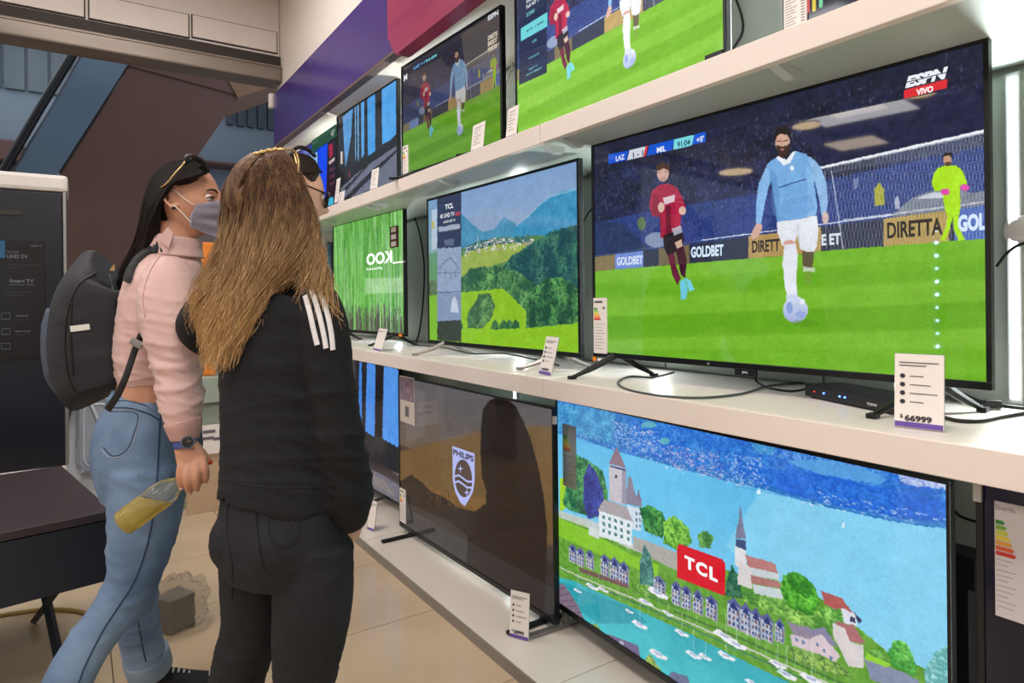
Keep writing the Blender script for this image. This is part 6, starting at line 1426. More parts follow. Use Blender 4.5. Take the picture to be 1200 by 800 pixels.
displace(me, jk); jaA = put('jacket', me, M_blackj, A, 'black zip jacket')
trA = tree_of(jaA)
for pts in ([(333, 323), (346, 328), (355, 340), (362, 362), (368, 388), (372, 404)], [(343, 322), (357, 329), (366, 343), (373, 365), (379, 390), (382, 408)], [(354, 322), (368, 331), (376, 345), (383, 366), (388, 390), (390, 410)]):
    obj('stripe', ribbon_on(trA, pts, .0105, .0022), M_whiteband, jaA, 'white shoulder stripe', smooth=True, world=True)
bm = line_on(trA, [(262, 560), (290, 568), (330, 571), (370, 570), (392, 566)], .0016, .0005); obj('hem_seam', bm, M_blackden, jaA, smooth=True, world=True)
trj = tree_of(jeA)
bm = line_on(trj, [(300, 600), (302, 625), (306, 650), (310, 668)], .002, .0005); obj('seat_seam', bm, M_blackj, jeA, smooth=True, world=True)
for pts in ([(316, 592), (346, 594), (350, 628), (332, 642), (316, 628), (316, 592)],): obj('pocket_seam', line_on(trj, pts, .0014, .0006, 3), M_blackj, jeA, smooth=True, world=True)
obj('side_seam', line_on(trj, [(268, 590), (266, 620), (272, 660), (272, 700)], .0016, .0005), M_blackj, jeA, smooth=True, world=True)
# shoes (below the frame)
for an, nm in ((legR[-1], 0), (legL[-1], 1)):
    a = P(*an[:3]); a.z = 0; shoe(A, a - fA * .065 + UP * .001, a + fA * .175 + UP * .001, laces=False, label='black canvas shoe')
# hair
trh = tree_of(body, jaA)
def gp(pts, tr, D0, off=.014):
    out = []
    for u, v, D in pts:
        h, n = cast(tr, u, v); d = D
        if h is not None: d = min(D, (h - EYE).dot(CF) - off)
        out.append(P(u, v, d))
    return out
GA = [[(306, 182, 1.53), (284, 196, 1.51), (267, 218, 1.49), (262, 250, 1.465), (262, 280, 1.43), (252, 306, 1.42), (238, 326, 1.42), (227, 342, 1.43), (222, 356, 1.44)],
      [(316, 180, 1.53), (302, 190, 1.50), (286, 214, 1.45), (275, 248, 1.43), (269, 284, 1.41), (258, 320, 1.40), (244, 350, 1.40), (238, 374, 1.41), (246, 392, 1.42)],
      [(320, 178, 1.53), (310, 186, 1.49), (297, 212, 1.43), (285, 250, 1.40), (277, 290, 1.38), (268, 330, 1.37), (256, 368, 1.37), (249, 398, 1.38), (247, 432, 1.39)],
      [(325, 176, 1.53), (318, 183, 1.48), (307, 212, 1.42), (297, 252, 1.39), (289, 294, 1.37), (281, 336, 1.36), (270, 372, 1.36), (258, 404, 1.37), (252, 430, 1.38)],
      [(330, 175.5, 1.53), (326, 183, 1.48), (318, 212, 1.41), (310, 252, 1.38), (303, 294, 1.365), (296, 328, 1.36), (286, 358, 1.36), (276, 386, 1.37), (266, 414, 1.38)],
      [(335, 176, 1.53), (334, 184, 1.48), (330, 212, 1.41), (325, 252, 1.38), (319, 290, 1.365), (312, 316, 1.36), (302, 342, 1.36), (292, 368, 1.37), (282, 394, 1.38)],
      [(339, 177, 1.53), (341, 186, 1.49), (342, 212, 1.42), (340, 250, 1.39), (335, 282, 1.37), (328, 300, 1.36), (320, 316, 1.36), (312, 332, 1.37), (304, 350, 1.38)],
      [(342, 179, 1.53), (348, 188, 1.49), (354, 214, 1.44), (357, 248, 1.41), (356, 276, 1.39), (351, 294, 1.37), (345, 308, 1.365), (338, 318, 1.37), (330, 326, 1.375)],
      [(344, 182, 1.53), (352, 192, 1.50), (362, 218, 1.46), (369, 252, 1.43), (372, 280, 1.41), (374, 302, 1.385), (378, 326, 1.37), (386, 354, 1.36), (400, 382, 1.35)]]
GA = [[(u - 6 * min(1, max(0, (292 - v) / 90)), v, D) for u, v, D in g] for g in GA]
GW = [gp(g, trh, 1.4) for g in GA]
bm = BM()
# scalp cap
t = bmesh.new(); bmesh.ops.create_uvsphere(t, u_segments=40, v_segments=30, radius=1)
co = head_pt(np.array([v.co[:] for v in t.verts]), 1.0)
for v, q in zip(t.verts, co): v.co = Vector(q) * 1.035 + Vector((0, -.003, .001))
bmesh.ops.bisect_plane(t, geom=t.verts[:] + t.edges[:] + t.faces[:], plane_co=(0, .035, 0), plane_no=(0, 1, -.35), clear_outer=True)
bmesh.ops.holes_fill(t, edges=[e for e in t.edges if e.is_boundary]); t.transform(MA)
me = bpy.data.meshes.new('tmp'); t.to_mesh(me); t.free(); bm.from_mesh(me)
def guide_sheet(bm, GW, off=.010, thick=.022, keep=.86):
    rows = []
    for g in GW:
        q = np.array([x[:3] for x in catmull([tuple(p) for p in g], 5)]); q = q[:int(len(q) * keep)]; rows.append(q)
    m = min(len(r) for r in rows); R = np.array([r[:m] for r in rows]); f = np.array(CF[:])
    a = [[bm.verts.new(R[i, j] + f * off) for j in range(m)] for i in range(len(R))]; b = [[bm.verts.new(R[i, j] + f * (off + thick)) for j in range(m)] for i in range(len(R))]
    n = len(R)
    for i in range(n - 1):
        for j in range(m - 1):
            bm.faces.new((a[i][j], a[i + 1][j], a[i + 1][j + 1], a[i][j + 1])); bm.faces.new((b[i][j], b[i][j + 1], b[i + 1][j + 1], b[i + 1][j]))
    for j in range(m - 1):
        bm.faces.new((a[0][j], a[0][j + 1], b[0][j + 1], b[0][j])); bm.faces.new((a[n - 1][j + 1], a[n - 1][j], b[n - 1][j], b[n - 1][j + 1]))
    for i in range(n - 1):
        bm.faces.new((a[i + 1][0], a[i][0], b[i][0], b[i + 1][0])); bm.faces.new((a[i][m - 1], a[i + 1][m - 1], b[i + 1][m - 1], b[i][m - 1]))
guide_sheet(bm, GW)
base = vox(bm, .006, 3)
V, Fc = strands(GW, 7600, r=.00062, seg=20, thick=.020, seed=3, wave=.017, spread=.009, lift=.003, edge=.5)
me = mesh_join(base, V, Fc)
M_hairA = hair_mat('ombre_hair', 1.53, 1.23, (60, 40, 27), (232, 196, 144), (98, 68, 44), (190, 144, 92))
hrA = put('hair', me, M_hairA, A, 'long brown hair fading to blonde tips')
# gold glitter sunglasses pushed up on the crown
bm = BM(); pts = [P(277, 196, 1.47), P(288, 187, 1.45), P(300, 181, 1.44), P(318, 176.5, 1.43), P(335, 175, 1.44), P(346, 178, 1.46), P(350, 190, 1.46), P(349, 204, 1.46)]
tube(bm, pts, .0028, 8, 3); sgA = obj('sunglasses', bm, M_gold, A, 'gold sunglasses pushed up on the hair', smooth=True, world=True)
bm = BM(); 
for i in range(26):
    p = catmull([tuple(q) for q in pts[:5]], 7)[i]; ball(bm, Vector(p) + UP * .002, .0028 + .001 * (i % 3), 6, rings=5)
o = obj('glitter_trim', bm, M_gold, sgA, smooth=True, world=True); o['kind'] = 'stuff'
# ================================================================== MASKED VISITOR IN PINK (side view)
def sstep(x, a, b): t = min(1, max(0, (x - a) / (b - a))); return t * t * (3 - 2 * t)
def cap_shape(t, co, k):
    """hair-covered skull: swells over the scalp, sinks under the skin over face, temples and ears"""
    for v, q in zip(t.verts, co):
        x, y, z = q
        face = sstep(y - (.030 + .55 * (z - .03)) * (1 if z > .03 else 1), -.006, .010)            # forehead and face
        if z < .034: face = max(face, sstep(y, -.040, -.028) * sstep(.034 - z, 0, .008))      # ears and cheeks
        v.co = Vector(q) * (k - (k - .93) * face) + Vector((0, -.004 * (1 - face), .003 * (1 - face)))
fB, sB, uB = facing(1.0, 0.0, -.04)
DB = 1.85
b0 = P(185, 600, DB)
B = thing('person', 'woman in pink jacket and blue jeans with face mask and backpack, bottle in hand', 'person', (b0.x, b0.y, 0))
bm = BM(); HSB = .94; cB = P(222, 235, DB); MB_ = add_head(bm, cB, fB, sB, uB, HSB)
fT, sT, uT = facing(.93, .37)
loft(bm, [(P(209, 262, DB), .050, .056), (P(206, 284, DB), .050, .054), (P(203, 300, DB), .056, .056), (P(200, 314, DB), .10, .07)], 20, hint=sT)
torB = [T(204, 300, DB, .06, .058), T(202, 312, DB, .13, .075), T(198, 330, DB, .155, .088), T(194, 365, DB, .155, .098), T(190, 405, DB, .145, .098), T(185, 438, DB, .132, .094), T(181, 468, DB, .135, .100), T(177, 500, DB, .150, .122), T(175, 540, DB, .158, .126), T(175, 575, DB, .14, .11)]
loft(bm, torB, 28, hint=sT)
aR = [(200, 326, 1.72, .044), (203, 365, 1.69, .042), (206, 400, 1.67, .040), (210, 435, 1.65, .035), (213, 470, 1.63, .030), (215, 500, 1.62, .025), (217, 520, 1.62, .021)]
aL = [(200, 330, 1.97, .044), (206, 372, 2.02, .040), (216, 412, 2.03, .036), (234, 398, 1.99, .030), (248, 376, 1.96, .022)]
for ar in (aR, aL): tube(bm, [P(a, b, c) for a, b, c, r in ar], [r for *_, r in ar], 14, 4)
lR = [(172, 550, 1.77, .088), (170, 600, 1.76, .080), (163, 650, 1.74, .066), (156, 682, 1.72, .054), (139, 712, 1.70, .047), (116, 738, 1.68, .045), (94, 770, 1.66, .043), (76, 805, 1.64, .039), (54, 855, 1.62, .033), (38, 895, 1.61, .031)]
lL = [(179, 560, 1.93, .086), (173, 610, 1.93, .072), (165, 660, 1.95, .056), (157, 695, 1.98, .048), (160, 735, 2.04, .044), (172, 765, 2.11, .040), (180, 785, 2.15, .035), (183, 793, 2.16, .034)]
for lg in (lR, lL): tube(bm, [P(a, b, c) for a, b, c, r in lg], [r for *_, r in lg], 16, 4)
# right hand: back of the hand to the camera, fingers hanging over the bottle neck
w0 = P(217, 518, 1.72); kn = P(227, 543, 1.715)
loft(bm, [(P(217, 514, 1.6202), .026, .020), (P(218, 522, 1.6202), .030, .018), (P(223, 534, 1.6174), .037, .017), (P(227, 545, 1.6155), .038, .014), (P(228, 549, 1.6155), .033, .011)], 16, hint=CR, per=3)
for pts, r in (([(214, 540, 1.6127), (211, 552, 1.6014), (211, 563, 1.6061), (213, 573, 1.6221)], .0098), ([(222, 543, 1.6089), (220, 557, 1.5957), (220, 569, 1.6014), (222, 579, 1.6221)], .0100),
               ([(231, 541, 1.6089), (231, 555, 1.5967), (231, 565, 1.6042), (231, 574, 1.6221)], .0096), ([(239, 537, 1.6127), (241, 548, 1.6052), (242, 557, 1.6118), (241, 565, 1.6240)], .0086)):
    tube(bm, [P(*p) for p in pts], [r, r * .97, r * .92, r * .74], 10, 4)
tube(bm, [P(224, 524, 1.6344), P(234, 529, 1.6438), P(241, 536, 1.6438), P(246, 541, 1.6410)], [.014, .0125, .010, .0078], 10, 4)
hand(bm, P(248, 376, 1.96), P(254, 360, 1.95), -CR, .8)
for an in (lR[-1], lL[-1]):
    a = P(*an[:3]); a.z = max(.05, a.z - .06); loft(bm, [(a - fT * .03, .028, .03), (a + fT * .02, .03, .028), (a + fT * .07, .028, .014), (a + fT * .10, .02, .010)], 12, hint=sT, per=3)
bodyB = put('body', vox(bm, .0042, 1), M_skinB, B)
trB = tree_of(bodyB)
# nails
for p, q in (((246.5, 541.5, 1.636), 1), ((212.5, 571, 1.613), 0), ((221.5, 577, 1.612), 0)):
    bm = BM(); ball(bm, P(*p), (.0062, .004, .0062), 10); obj('nail', bm, mat('nail_orange' if q else 'nail_pale', (226, 92, 50) if q else (226, 196, 186), .25, var=.03), bodyB, 'orange painted nail' if q else 'pale nail', smooth=True, world=True)
# face: eyes, brows, lashes
def HB(x, y, z): return MB_ @ (Vector((x, y, z)) * HSB)
for sx in (-1, 1):
    bm = BM(); c = HB(sx * .032, .0705, .006); ball(bm, c, .0118, 16); ey = obj('eye', bm, mat('eye_white', (214, 208, 204), .2, var=.02), B, smooth=True, world=True)
    bm = BM(); ball(bm, HB(sx * .033, .0795, .0062), (.0048, .0048, .0048), 12); obj('iris', bm, mat('iris_brown', (46, 34, 30), .1, var=.1), ey, smooth=True, world=True)
    lid = [HB(sx * (.020), .078, .006), HB(sx * .026, .0845, .0105), HB(sx * .034, .0845, .0115), HB(sx * .041, .0795, .0085), HB(sx * .047, .073, .004)]
    bm = BM(); tube(bm, lid, [.0018, .0028, .003, .0024, .0012], 8, 4); obj('eyelid', bm, M_skinB, B, smooth=True, world=True)
    bm = BM(); tube(bm, [p + fB * .0015 - uB * .0018 for p in lid], [.0008, .0014, .0014, .0014, .0006], 6, 4); obj('eyelashes', bm, mat('lash_black', (20, 16, 16), .6, var=.1), B, smooth=True, world=True)
    bm = BM(); tube(bm, [HB(sx * .016, .0905, .023), HB(sx * .028, .090, .0285), HB(sx * .040, .083, .029), HB(sx * .050, .073, .0235)], [.0022, .0030, .0026, .0010], 8, 4); obj('eyebrow', bm, mat('brow_brown', (44, 30, 26), .8, var=.1), B, smooth=True, world=True)
# face mask: pleated shell over nose and chin
bm = BM(); NU, NV = 40, 26; grid = []
for j in range(NV + 1):
    row = []; tz = j / NV
    for i in range(NU + 1):
        tx = i / NU * 2 - 1
        zt_ = -.012 + .010 * (1 - abs(tx)) ** .7 * 1.6 - .008 * abs(tx); zb_ = -.112 + .030 * abs(tx) ** 1.5
        z = zt_ + (zb_ - zt_) * tz; lon = tx * (1.06 + .34 * tz)
        zz = z / .114; rr = math.sqrt(max(0.02, 1 - min(.97, zz * zz))); d = np.array([math.sin(lon) * rr, math.cos(lon) * rr, zz])
        q = head_pt(d, 1.0); pl = .0034 * math.sin(tz * 6.28 * 3 + .6) * (1 - abs(tx) ** 3)
        c0 = .5 * (1 - abs(tx) ** 2) * (math.sin(tz * math.pi)) * .012
        y = max(q[1], .060 * math.cos(lon * .9) + .034 * (1 - abs(tx)) ** 1.2) + .004
        row.append(bm.verts.new(HB(q[0] * 1.05 + math.copysign(.002, tx), y + pl + c0 + .004, q[2])))
    grid.append(row)
for j in range(NV):
    for i in range(NU): bm.faces.new((grid[j][i], grid[j][i + 1], grid[j + 1][i + 1], grid[j + 1][i]))
bmesh.ops.solidify(bm, geom=bm.faces[:], thickness=-.0022)
M_mask = mat('mask_lilac_cotton', (190, 186, 204), .85, var=.04, vscale=40, bump=.15, bscale=300)
mk = obj('face_mask', bm, M_mask, B, 'pale lilac face mask', smooth=True, world=True)
for tz in (0, NV):
    bm = BM(); bm2 = [Vector(v) for v in []]
def mp_(i, j):
    return None
for zt2, zb2, ex in ((-.020, .018, 0), (-.083, -.024, 1)):
    a = HB(.064, .047, -.022) if not ex else HB(.060, .040, -.074)
    bm = BM(); tube(bm, [a + sB * .005, HB(.0775, .022, -.004 if not ex else -.050), HB(.083, .002, .014 if not ex else -.030), HB(.081, -.016, .024 if not ex else -.022)], .0014, 6, 5); obj('strap', bm, M_rubw, mk, 'white ear loop', smooth=True, world=True)
bm = BM(); ball(bm, HB(.083, -.004, -.034), .0048, 12); obj('earring', bm, mat('dark_bead', (20, 22, 34), .15, var=.1), B, 'small dark ear stud', smooth=True, world=True)
# hair
t = bmesh.new(); bmesh.ops.create_uvsphere(t, u_segments=44, v_segments=34, radius=1)
co = head_pt(np.array([v.co[:] for v in t.verts]), 1.0)
cap_shape(t, co * HSB, 1.03); t.transform(MB_)
me = bpy.data.meshes.new('tmp'); t.to_mesh(me); t.free(); bm = BM(); bm.from_mesh(me)
GBp = [[(214, 187, 1.80), (192, 193, 1.80), (176, 211, 1.81), (168, 238, 1.82), (163, 266, 1.84), (155, 294, 1.86), (146, 315, 1.88), (139, 334, 1.90)],
       [(222, 187, 1.78), (200, 198, 1.77), (183, 218, 1.77), (174, 244, 1.78), (169, 271, 1.80), (161, 299, 1.82), (150, 322, 1.85), (142, 338, 1.88)],
       [(230, 189, 1.77), (209, 201, 1.757), (191, 220, 1.755), (181, 247, 1.768), (176, 274, 1.79), (169, 296, 1.80), (157, 317, 1.82), (147, 334, 1.85)],
       [(237, 193, 1.775), (217, 204, 1.757), (198, 219, 1.752), (186, 242, 1.765), (182, 268, 1.79), (179, 286, 1.805), (172, 300, 1.815), (162, 314, 1.83)],
       [(243, 199, 1.785), (225, 207, 1.762), (203, 214, 1.754), (186, 230, 1.768), (180, 253, 1.79), (182, 274, 1.805), (183, 288, 1.82), (175, 299, 1.83)]]
GB = [[P(*p) for p in g] for g in GBp]
guide_sheet(bm, GB, .008, .026, .92)
base = vox(bm, .006, 2); V, Fc = strands(GB, 1900, r=.0011, seg=22, thick=.014, seed=8, wave=.005, spread=.007, lift=.006)
M_hairB = hair_mat('dark_hair', 1.6, 1.2, (20, 15, 15), (34, 25, 23), (28, 20, 18), (44, 32, 28))
hrB = put('hair', mesh_join(base, V, Fc), M_hairB, B, 'long dark hair, half tied back')
# sunglasses on the head
bm = BM(); tube(bm, [P(188, 220, 1.755), P(196, 214, 1.745), P(207, 201, 1.742), (P(217, 189.5, 1.75))], [.0018, .0024, .0026, .003], 8, 4)
sg = obj('sunglasses', bm, M_gold, B, 'gold-armed sunglasses pushed up on the head', smooth=True, world=True)
bm = BM(); loft(bm, [(P(216, 190, 1.76), .012, .003), (P(224, 190, 1.775), .020, .004), (P(233, 195, 1.79), .022, .004), (P(240, 202, 1.80), .012, .003)], 14, hint=(UP + CR * .3 - CF * .5)); obj('lens', bm, M_lens, sg, 'dark lens', smooth=True, world=True)
bm = BM(); loft(bm, [(P(217, 189, 1.86), .012, .003), (P(225, 188, 1.875), .020, .004), (P(234, 193, 1.88), .022, .004)], 14, hint=(UP + CR * .3 + CF * .5)); obj('lens', bm, M_lens, sg, 'dark lens', smooth=True, world=True)

# blue jeans
bm = BM()
loft(bm, [T(182, 461, DB, .140, .106), T(179, 478, DB, .148, .118), T(176, 500, DB, .160, .134), T(174, 522, DB, .166, .140), T(174, 548, DB, .165, .136), T(174, 578, DB, .148, .118)], 32, hint=sT)
q = [(172, 548, 1.77, .097), (171, 600, 1.76, .092), (163, 648, 1.74, .079), (155, 680, 1.72, .067), (138, 712, 1.70, .059), (116, 738, 1.68, .056), (95, 769, 1.66, .056), (78, 803, 1.64, .058), (62, 845, 1.63, .060), (50, 872, 1.62, .060)]
tube(bm, [P(a, b, c) for a, b, c, r in q], [r for *_, r in q], 24, 4)
q = [(179, 555, 1.93, .095), (174, 610, 1.94, .088), (164, 655, 1.95, .073), (158, 690, 1.99, .066), (161, 728, 2.04, .064), (166, 752, 2.09, .062), (170, 770, 2.12, .062), (173, 779, 2.135, .060)]
tube(bm, [P(a, b, c) for a, b, c, r in q], [r for *_, r in q], 24, 4)
me = vox(bm, .006, 2)
knee = np.array(P(150, 682, 1.72)[:]); k2 = np.array(P(165, 745, 1.99)[:]); cr = np.array(P(190, 575, 1.76)[:])
def df(co):
    a = np.exp(-((co - knee) ** 2).sum(1) / .11 ** 2); b = np.exp(-((co - k2) ** 2).sum(1) / .12 ** 2); c = np.exp(-((co - cr) ** 2).sum(1) / .12 ** 2)
    return fold_noise(co, 14, 22, (.25, .1, 1), 1.7) * (.003 + .017 * a + .015 * b + .010 * c)
displace(me, df); jeB = put('jeans', me, M_denim, B, 'blue faded jeans')
trjB = tree_of(jeB)
def jl(pts, r=.0016, m=M_thread, name='seam', off=.0006): obj(name, line_on(trjB, pts, r, off), m, jeB, smooth=True, world=True)
jl([(188, 485), (186, 520), (184, 560), (180, 600), (172, 640), (158, 680), (138, 712), (120, 740), (102, 775), (92, 800)], .0022)
jl([(162, 728), (166, 752), (171, 775)], .0022)
jl([(124, 478), (150, 478), (172, 484), (186, 492)], .0018); jl([(128, 470), (150, 470), (175, 476)], .0014)
for m_, o_ in ((M_threadl, 0), (M_thread, 2.2)):
    jl([(126 + o_, 480 + o_), (162 - o_, 482 + o_), (160 - o_, 505), (150 - o_, 530 - o_), (130 + o_, 536 - o_), (119 + o_, 526 - o_)], .0011, m_, 'pocket_stitch')
obj('waistband', ribbon_on(trjB, [(127, 468), (145, 464), (165, 468), (186, 477), (210, 482)], .026, .0025), M_denim, jeB, smooth=True, world=True)
bm = BM(); ca_ = P(170, 765, 2.115); cb_ = P(176, 783, 2.145); loft(bm, [(ca_, .062, .062), (ca_ + (cb_ - ca_) * .1, .0675, .0675), (ca_ + (cb_ - ca_) * .9, .0685, .0685), (cb_, .064, .064)], 28, per=3); obj('turn_up', bm, M_denimlt, jeB, 'pale folded turn-up', smooth=True, world=True)
# pink bomber jacket
bm = BM()
loft(bm, [T(206, 288, DB, .060, .062), T(204, 298, DB, .070, .070), T(202, 308, DB, .125, .082), T(199, 322, DB, .165, .098), T(195, 345, DB, .172, .112), T(192, 380, DB, .170, .118), T(189, 410, DB, .162, .118), T(187, 430, DB, .155, .112), T(186, 440, DB, .146, .106), T(186, 447, DB, .138, .10)], 30, hint=sT)
q = [(198, 318, 1.75, .056), (198, 332, 1.72, .070), (199, 360, 1.69, .078), (203, 390, 1.67, .073), (207, 414, 1.66, .065), (209, 438, 1.65, .059), (211, 460, 1.64, .057), (213, 478, 1.63, .052), (214, 492, 1.622, .042), (215, 500, 1.62, .036)]
tube(bm, [P(a, b, c) for a, b, c, r in q], [r for *_, r in q], 22, 4)
q = [(200, 325, 1.95, .055), (206, 365, 2.0, .062), (216, 408, 2.02, .058), (230, 400, 2.0, .050), (244, 382, 1.965, .036)]
tube(bm, [P(a, b, c) for a, b, c, r in q], [r for *_, r in q], 20, 4)
me = vox(bm, .0052, 2)
eB = np.array(P(209, 440, 1.64)[:]); sh = np.array(P(185, 340, 1.72)[:])
def pf(co):
    a = np.exp(-((co - eB) ** 2).sum(1) / .14 ** 2); b = np.exp(-((co - sh) ** 2).sum(1) / .13 ** 2); z = co[:, 2]; h = np.exp(-((z - 1.12) / .05) ** 2)
    return fold_noise(co, 21, 34, (0, 0, 1), 2.4) * (.004 + .013 * a + .007 * h) + fold_noise(co, 5, 24, (.3, .2, 1), 1.4) * .005 * b
displace(me, pf); jaB = put('jacket', me, M_pink, B, 'pale pink bomber jacket')
trp = tree_of(jaB)
bm = BM(); loft(bm, [(P(214, 492, 1.62), .0430, .0430), (P(215, 497, 1.62), .0435, .0435), (P(216, 506, 1.62), .0385, .0385), (P(216.5, 514, 1.62), .033, .033)], 24, per=3); obj('cuff', bm, M_pinkrib, jaB, 'ribbed pink cuff', smooth=True, world=True)
bm = BM(); loft(bm, [(P(205, 300, DB), .078, .076), (P(206, 290, DB), .070, .070), (P(208, 280, DB), .064, .066), (P(208.5, 277, DB), .060, .062)], 28, hint=sT, per=3); obj('collar', bm, M_pink, jaB, 'folded pink collar', smooth=True, world=True)
bm = BM(); prism(bm, [P(188, 277, 1.775), P(196, 266, 1.765), P(203, 274, 1.76), P(198, 290, 1.765), P(186, 281, 1.775)], CF * .006); obj('collar_point', bm, M_pink, jaB, world=True)
obj('shoulder_seam', line_on(trp, [(188, 300), (176, 318), (168, 345), (170, 372)], .0015, .0005), M_pinkrib, jaB, smooth=True, world=True)
# watch
bm = BM(); loft(bm, [(P(216.3, 514.5, 1.62), .028, .025), (P(216.6, 516, 1.62), .030, .027), (P(217.4, 521, 1.62), .030, .027), (P(217.8, 523, 1.62), .028, .025)], 24, per=2); wt = obj('watch', bm, mat('blue_strap', (70, 84, 150), .35, var=.1), B, 'blue wristwatch', smooth=True, world=True)
wc = P(220, 518, 1.588); ax = (EYE - wc).normalized()
bm = BM(); tube(bm, [wc - ax * .004, wc + ax * .004], .0155, 24, 1); wf = obj('watch_case', bm, mat('steel_case', (96, 102, 116), .3, metal=.8, var=.05), wt, 'round steel watch case', world=True)
bm = BM(); tube(bm, [wc + ax * .0038, wc + ax * .0046], .0127, 24, 1); wd_ = obj('watch_dial', bm, mat('dial_dark', (18, 26, 34), .2, var=.1), wt, 'dark dial', world=True)
s_ = ax.cross(UP).normalized(); u_ = s_.cross(ax)
bm = BM(); tube(bm, [wc + ax * .0052, wc + ax * .0052 + u_ * .009], .0009, 6, 1); tube(bm, [wc + ax * .0052, wc + ax * .0052 - s_ * .007 + u_ * .003], .0009, 6, 1); obj('watch_hands', bm, M_gold, wt, world=True)['kind'] = 'stuff'
# shoes
ft = P(186, 806, 2.16); gz = .002
heel = Vector((ft.x, ft.y, gz)) - fT * .055; toe = heel + fT * .245
sh1 = shoe(B, heel, toe, label='black canvas shoe with white laces')
hn = P(38, 895, 1.61); heel2 = Vector((hn.x, hn.y, 0)) - fT * .05 + UP * .05; shoe(B, heel2, Vector((hn.x, hn.y, 0)) + fT * .185 + UP * .003, label='black canvas shoe with white laces')

# backpack on her back
M_bag = mat('backpack_nylon', (30, 31, 36), .7, rgb2=(38, 39, 44), vscale=12, bump=.35, bscale=420)
bp = thing('backpack', 'black and grey backpack worn by the masked visitor', 'backpack', (P(108, 460, 1.86).x, P(108, 460, 1.86).y, P(108, 460, 1.86).z))
DP = 1.87
HP = ray(108, 400).cross(UP).normalized()
def R2(v, uL, uR, rb, D=DP): return (P((uL + uR) / 2, v, D), (uR - uL) / 2 * D / F, rb)
bm = BM(); loft(bm, [R2(317, 104, 146, .07), R2(322, 90, 150, .105), R2(336, 78, 152, .128), R2(362, 68, 152, .134), R2(395, 64, 151, .138), R2(428, 66, 150, .136), R2(448, 71, 149, .132), R2(459, 77, 147, .122), R2(464, 86, 143, .10)], 30, hint=HP, per=4, sq=3.3)
me = vox(bm, .006, 2); displace(me, lambda co: fold_noise(co, 31, 18, (0, 0, 1), 1.6) * .006); bb = put('bag_body', me, M_bag, bp)
bm = BM(); loft(bm, [R2(362, 56, 80, .09), R2(385, 51, 80, .108), R2(415, 51, 80, .110), R2(440, 56, 84, .10), R2(454, 66, 90, .08)], 20, hint=HP, per=4, sq=2.4)
me = vox(bm, .006, 2); displace(me, lambda co: fold_noise(co, 32, 20, (0, 0, 1), 1.6) * .004); put('front_pocket', me, mat('grey_blue_nylon', (66, 76, 92), .7, var=.08, bump=.3, bscale=400), bp, 'grey-blue front pocket')
trb = tree_of(bb)
for pts in ([(112, 320), (92, 334), (80, 362), (76, 400), (80, 440), (88, 458)], [(128, 322), (134, 350), (140, 390), (147, 420), (146, 440)], [(84, 352), (83, 395), (86, 440)]):
    obj('zip', line_on(trb, pts, .0026, .001), M_cable, bb, smooth=True, world=True)
h_, n_ = cast(trb, 94, 384, .0); 
bm = BM(); box(bm, -.022, .022, -.0015, .0015, -.008, .008, bev=.001, M=Matrix.Translation(h_ + n_ * .003) @ n_.to_track_quat('-Y', 'Z').to_matrix().to_4x4() @ Matrix.Rotation(-.12, 4, 'Y')); obj('label_patch', bm, M_rubw, bb, 'white label', world=True)
bm = BM(); p = P(131, 317, 1.76); prism(bm, [p + CR * -.007, p + CR * .006, p + CR * .006 + UP * .018], CF * .004); obj('zip_pull', bm, M_gold, bb, 'gold zip pull', world=True)
obj('shoulder_strap', ribbon_on(trp, [(151, 330), (156, 314), (165, 302), (177, 294), (189, 290)], .040, .005, th=.004), M_bag, bb, smooth=True, world=True)
bm = BM(); q = [P(166, 392, 1.655), P(158, 410, 1.66), P(148, 440, 1.65), P(138, 462, 1.65), P(126, 480, 1.66)]
loft(bm, [(x, .009, .003) for x in q], 8, hint=CR); obj('strap_end', bm, M_cable, bb, smooth=True, world=True)
bm = BM(); box(bm, -.016, .016, -.004, .004, -.009, .009, bev=.002, M=Matrix.Translation(P(160, 402, 1.64)) @ Matrix.Rotation(-YAW, 4, 'Z') @ Matrix.Rotation(.5, 4, 'Y')); obj('buckle', bm, M_silver, bb, world=True)

# bottle held by its neck
ba = P(143, 614, 1.585); bt = P(222, 556, 1.63); ax = (bt - ba); LB = ax.length; ax.normalize()
bo = thing('bottle', 'clear plastic bottle half full of yellow drink, held tilted by the neck', 'bottle', ba[:])
def lathe(bm, prof, seg=28, a=ba, ax=ax):
    loft(bm, [(a + ax * (t * LB), r, r) for t, r in prof], seg, per=1); return bm
prof = [(0, .024), (.01, .030), (.04, .0325), (.10, .031), (.14, .0335), (.22, .0325), (.30, .0335), (.40, .032), (.50, .0335), (.60, .033), (.68, .030), (.76, .023), (.83, .016), (.88, .0135), (.96, .0135)]
bm = BM(); lathe(bm, prof); obj('bottle_wall', bm, mat('bottle_pet', (240, 240, 226), .05, trans=.93, ior=1.28, bump=.6, bscale=30), bo, smooth=True, world=True)
bm = BM(); lathe(bm, [(t, r * .93) for t, r in prof[:12] if t > 0] ); 
lvl = (ba + ax * LB * .34).z + .010
bmesh.ops.bisect_plane(bm, geom=bm.verts[:] + bm.edges[:] + bm.faces[:], plane_co=(0, 0, lvl), plane_no=(0, 0, 1), clear_outer=True); bmesh.ops.holes_fill(bm, edges=[e for e in bm.edges if e.is_boundary])
obj('drink', bm, mat('yellow_drink', (226, 196, 40), .1, trans=.55, ior=1.2, rgb2=(232, 206, 60)), bo, 'yellow drink', smooth=False, world=True)
bm = BM(); lathe(bm, [(.90, .0150), (.91, .0158), (1.0, .0158), (1.01, .0145)]); obj('cap', bm, mat('cap_plastic', (206, 204, 196), .4, var=.03), bo, smooth=True, world=True)

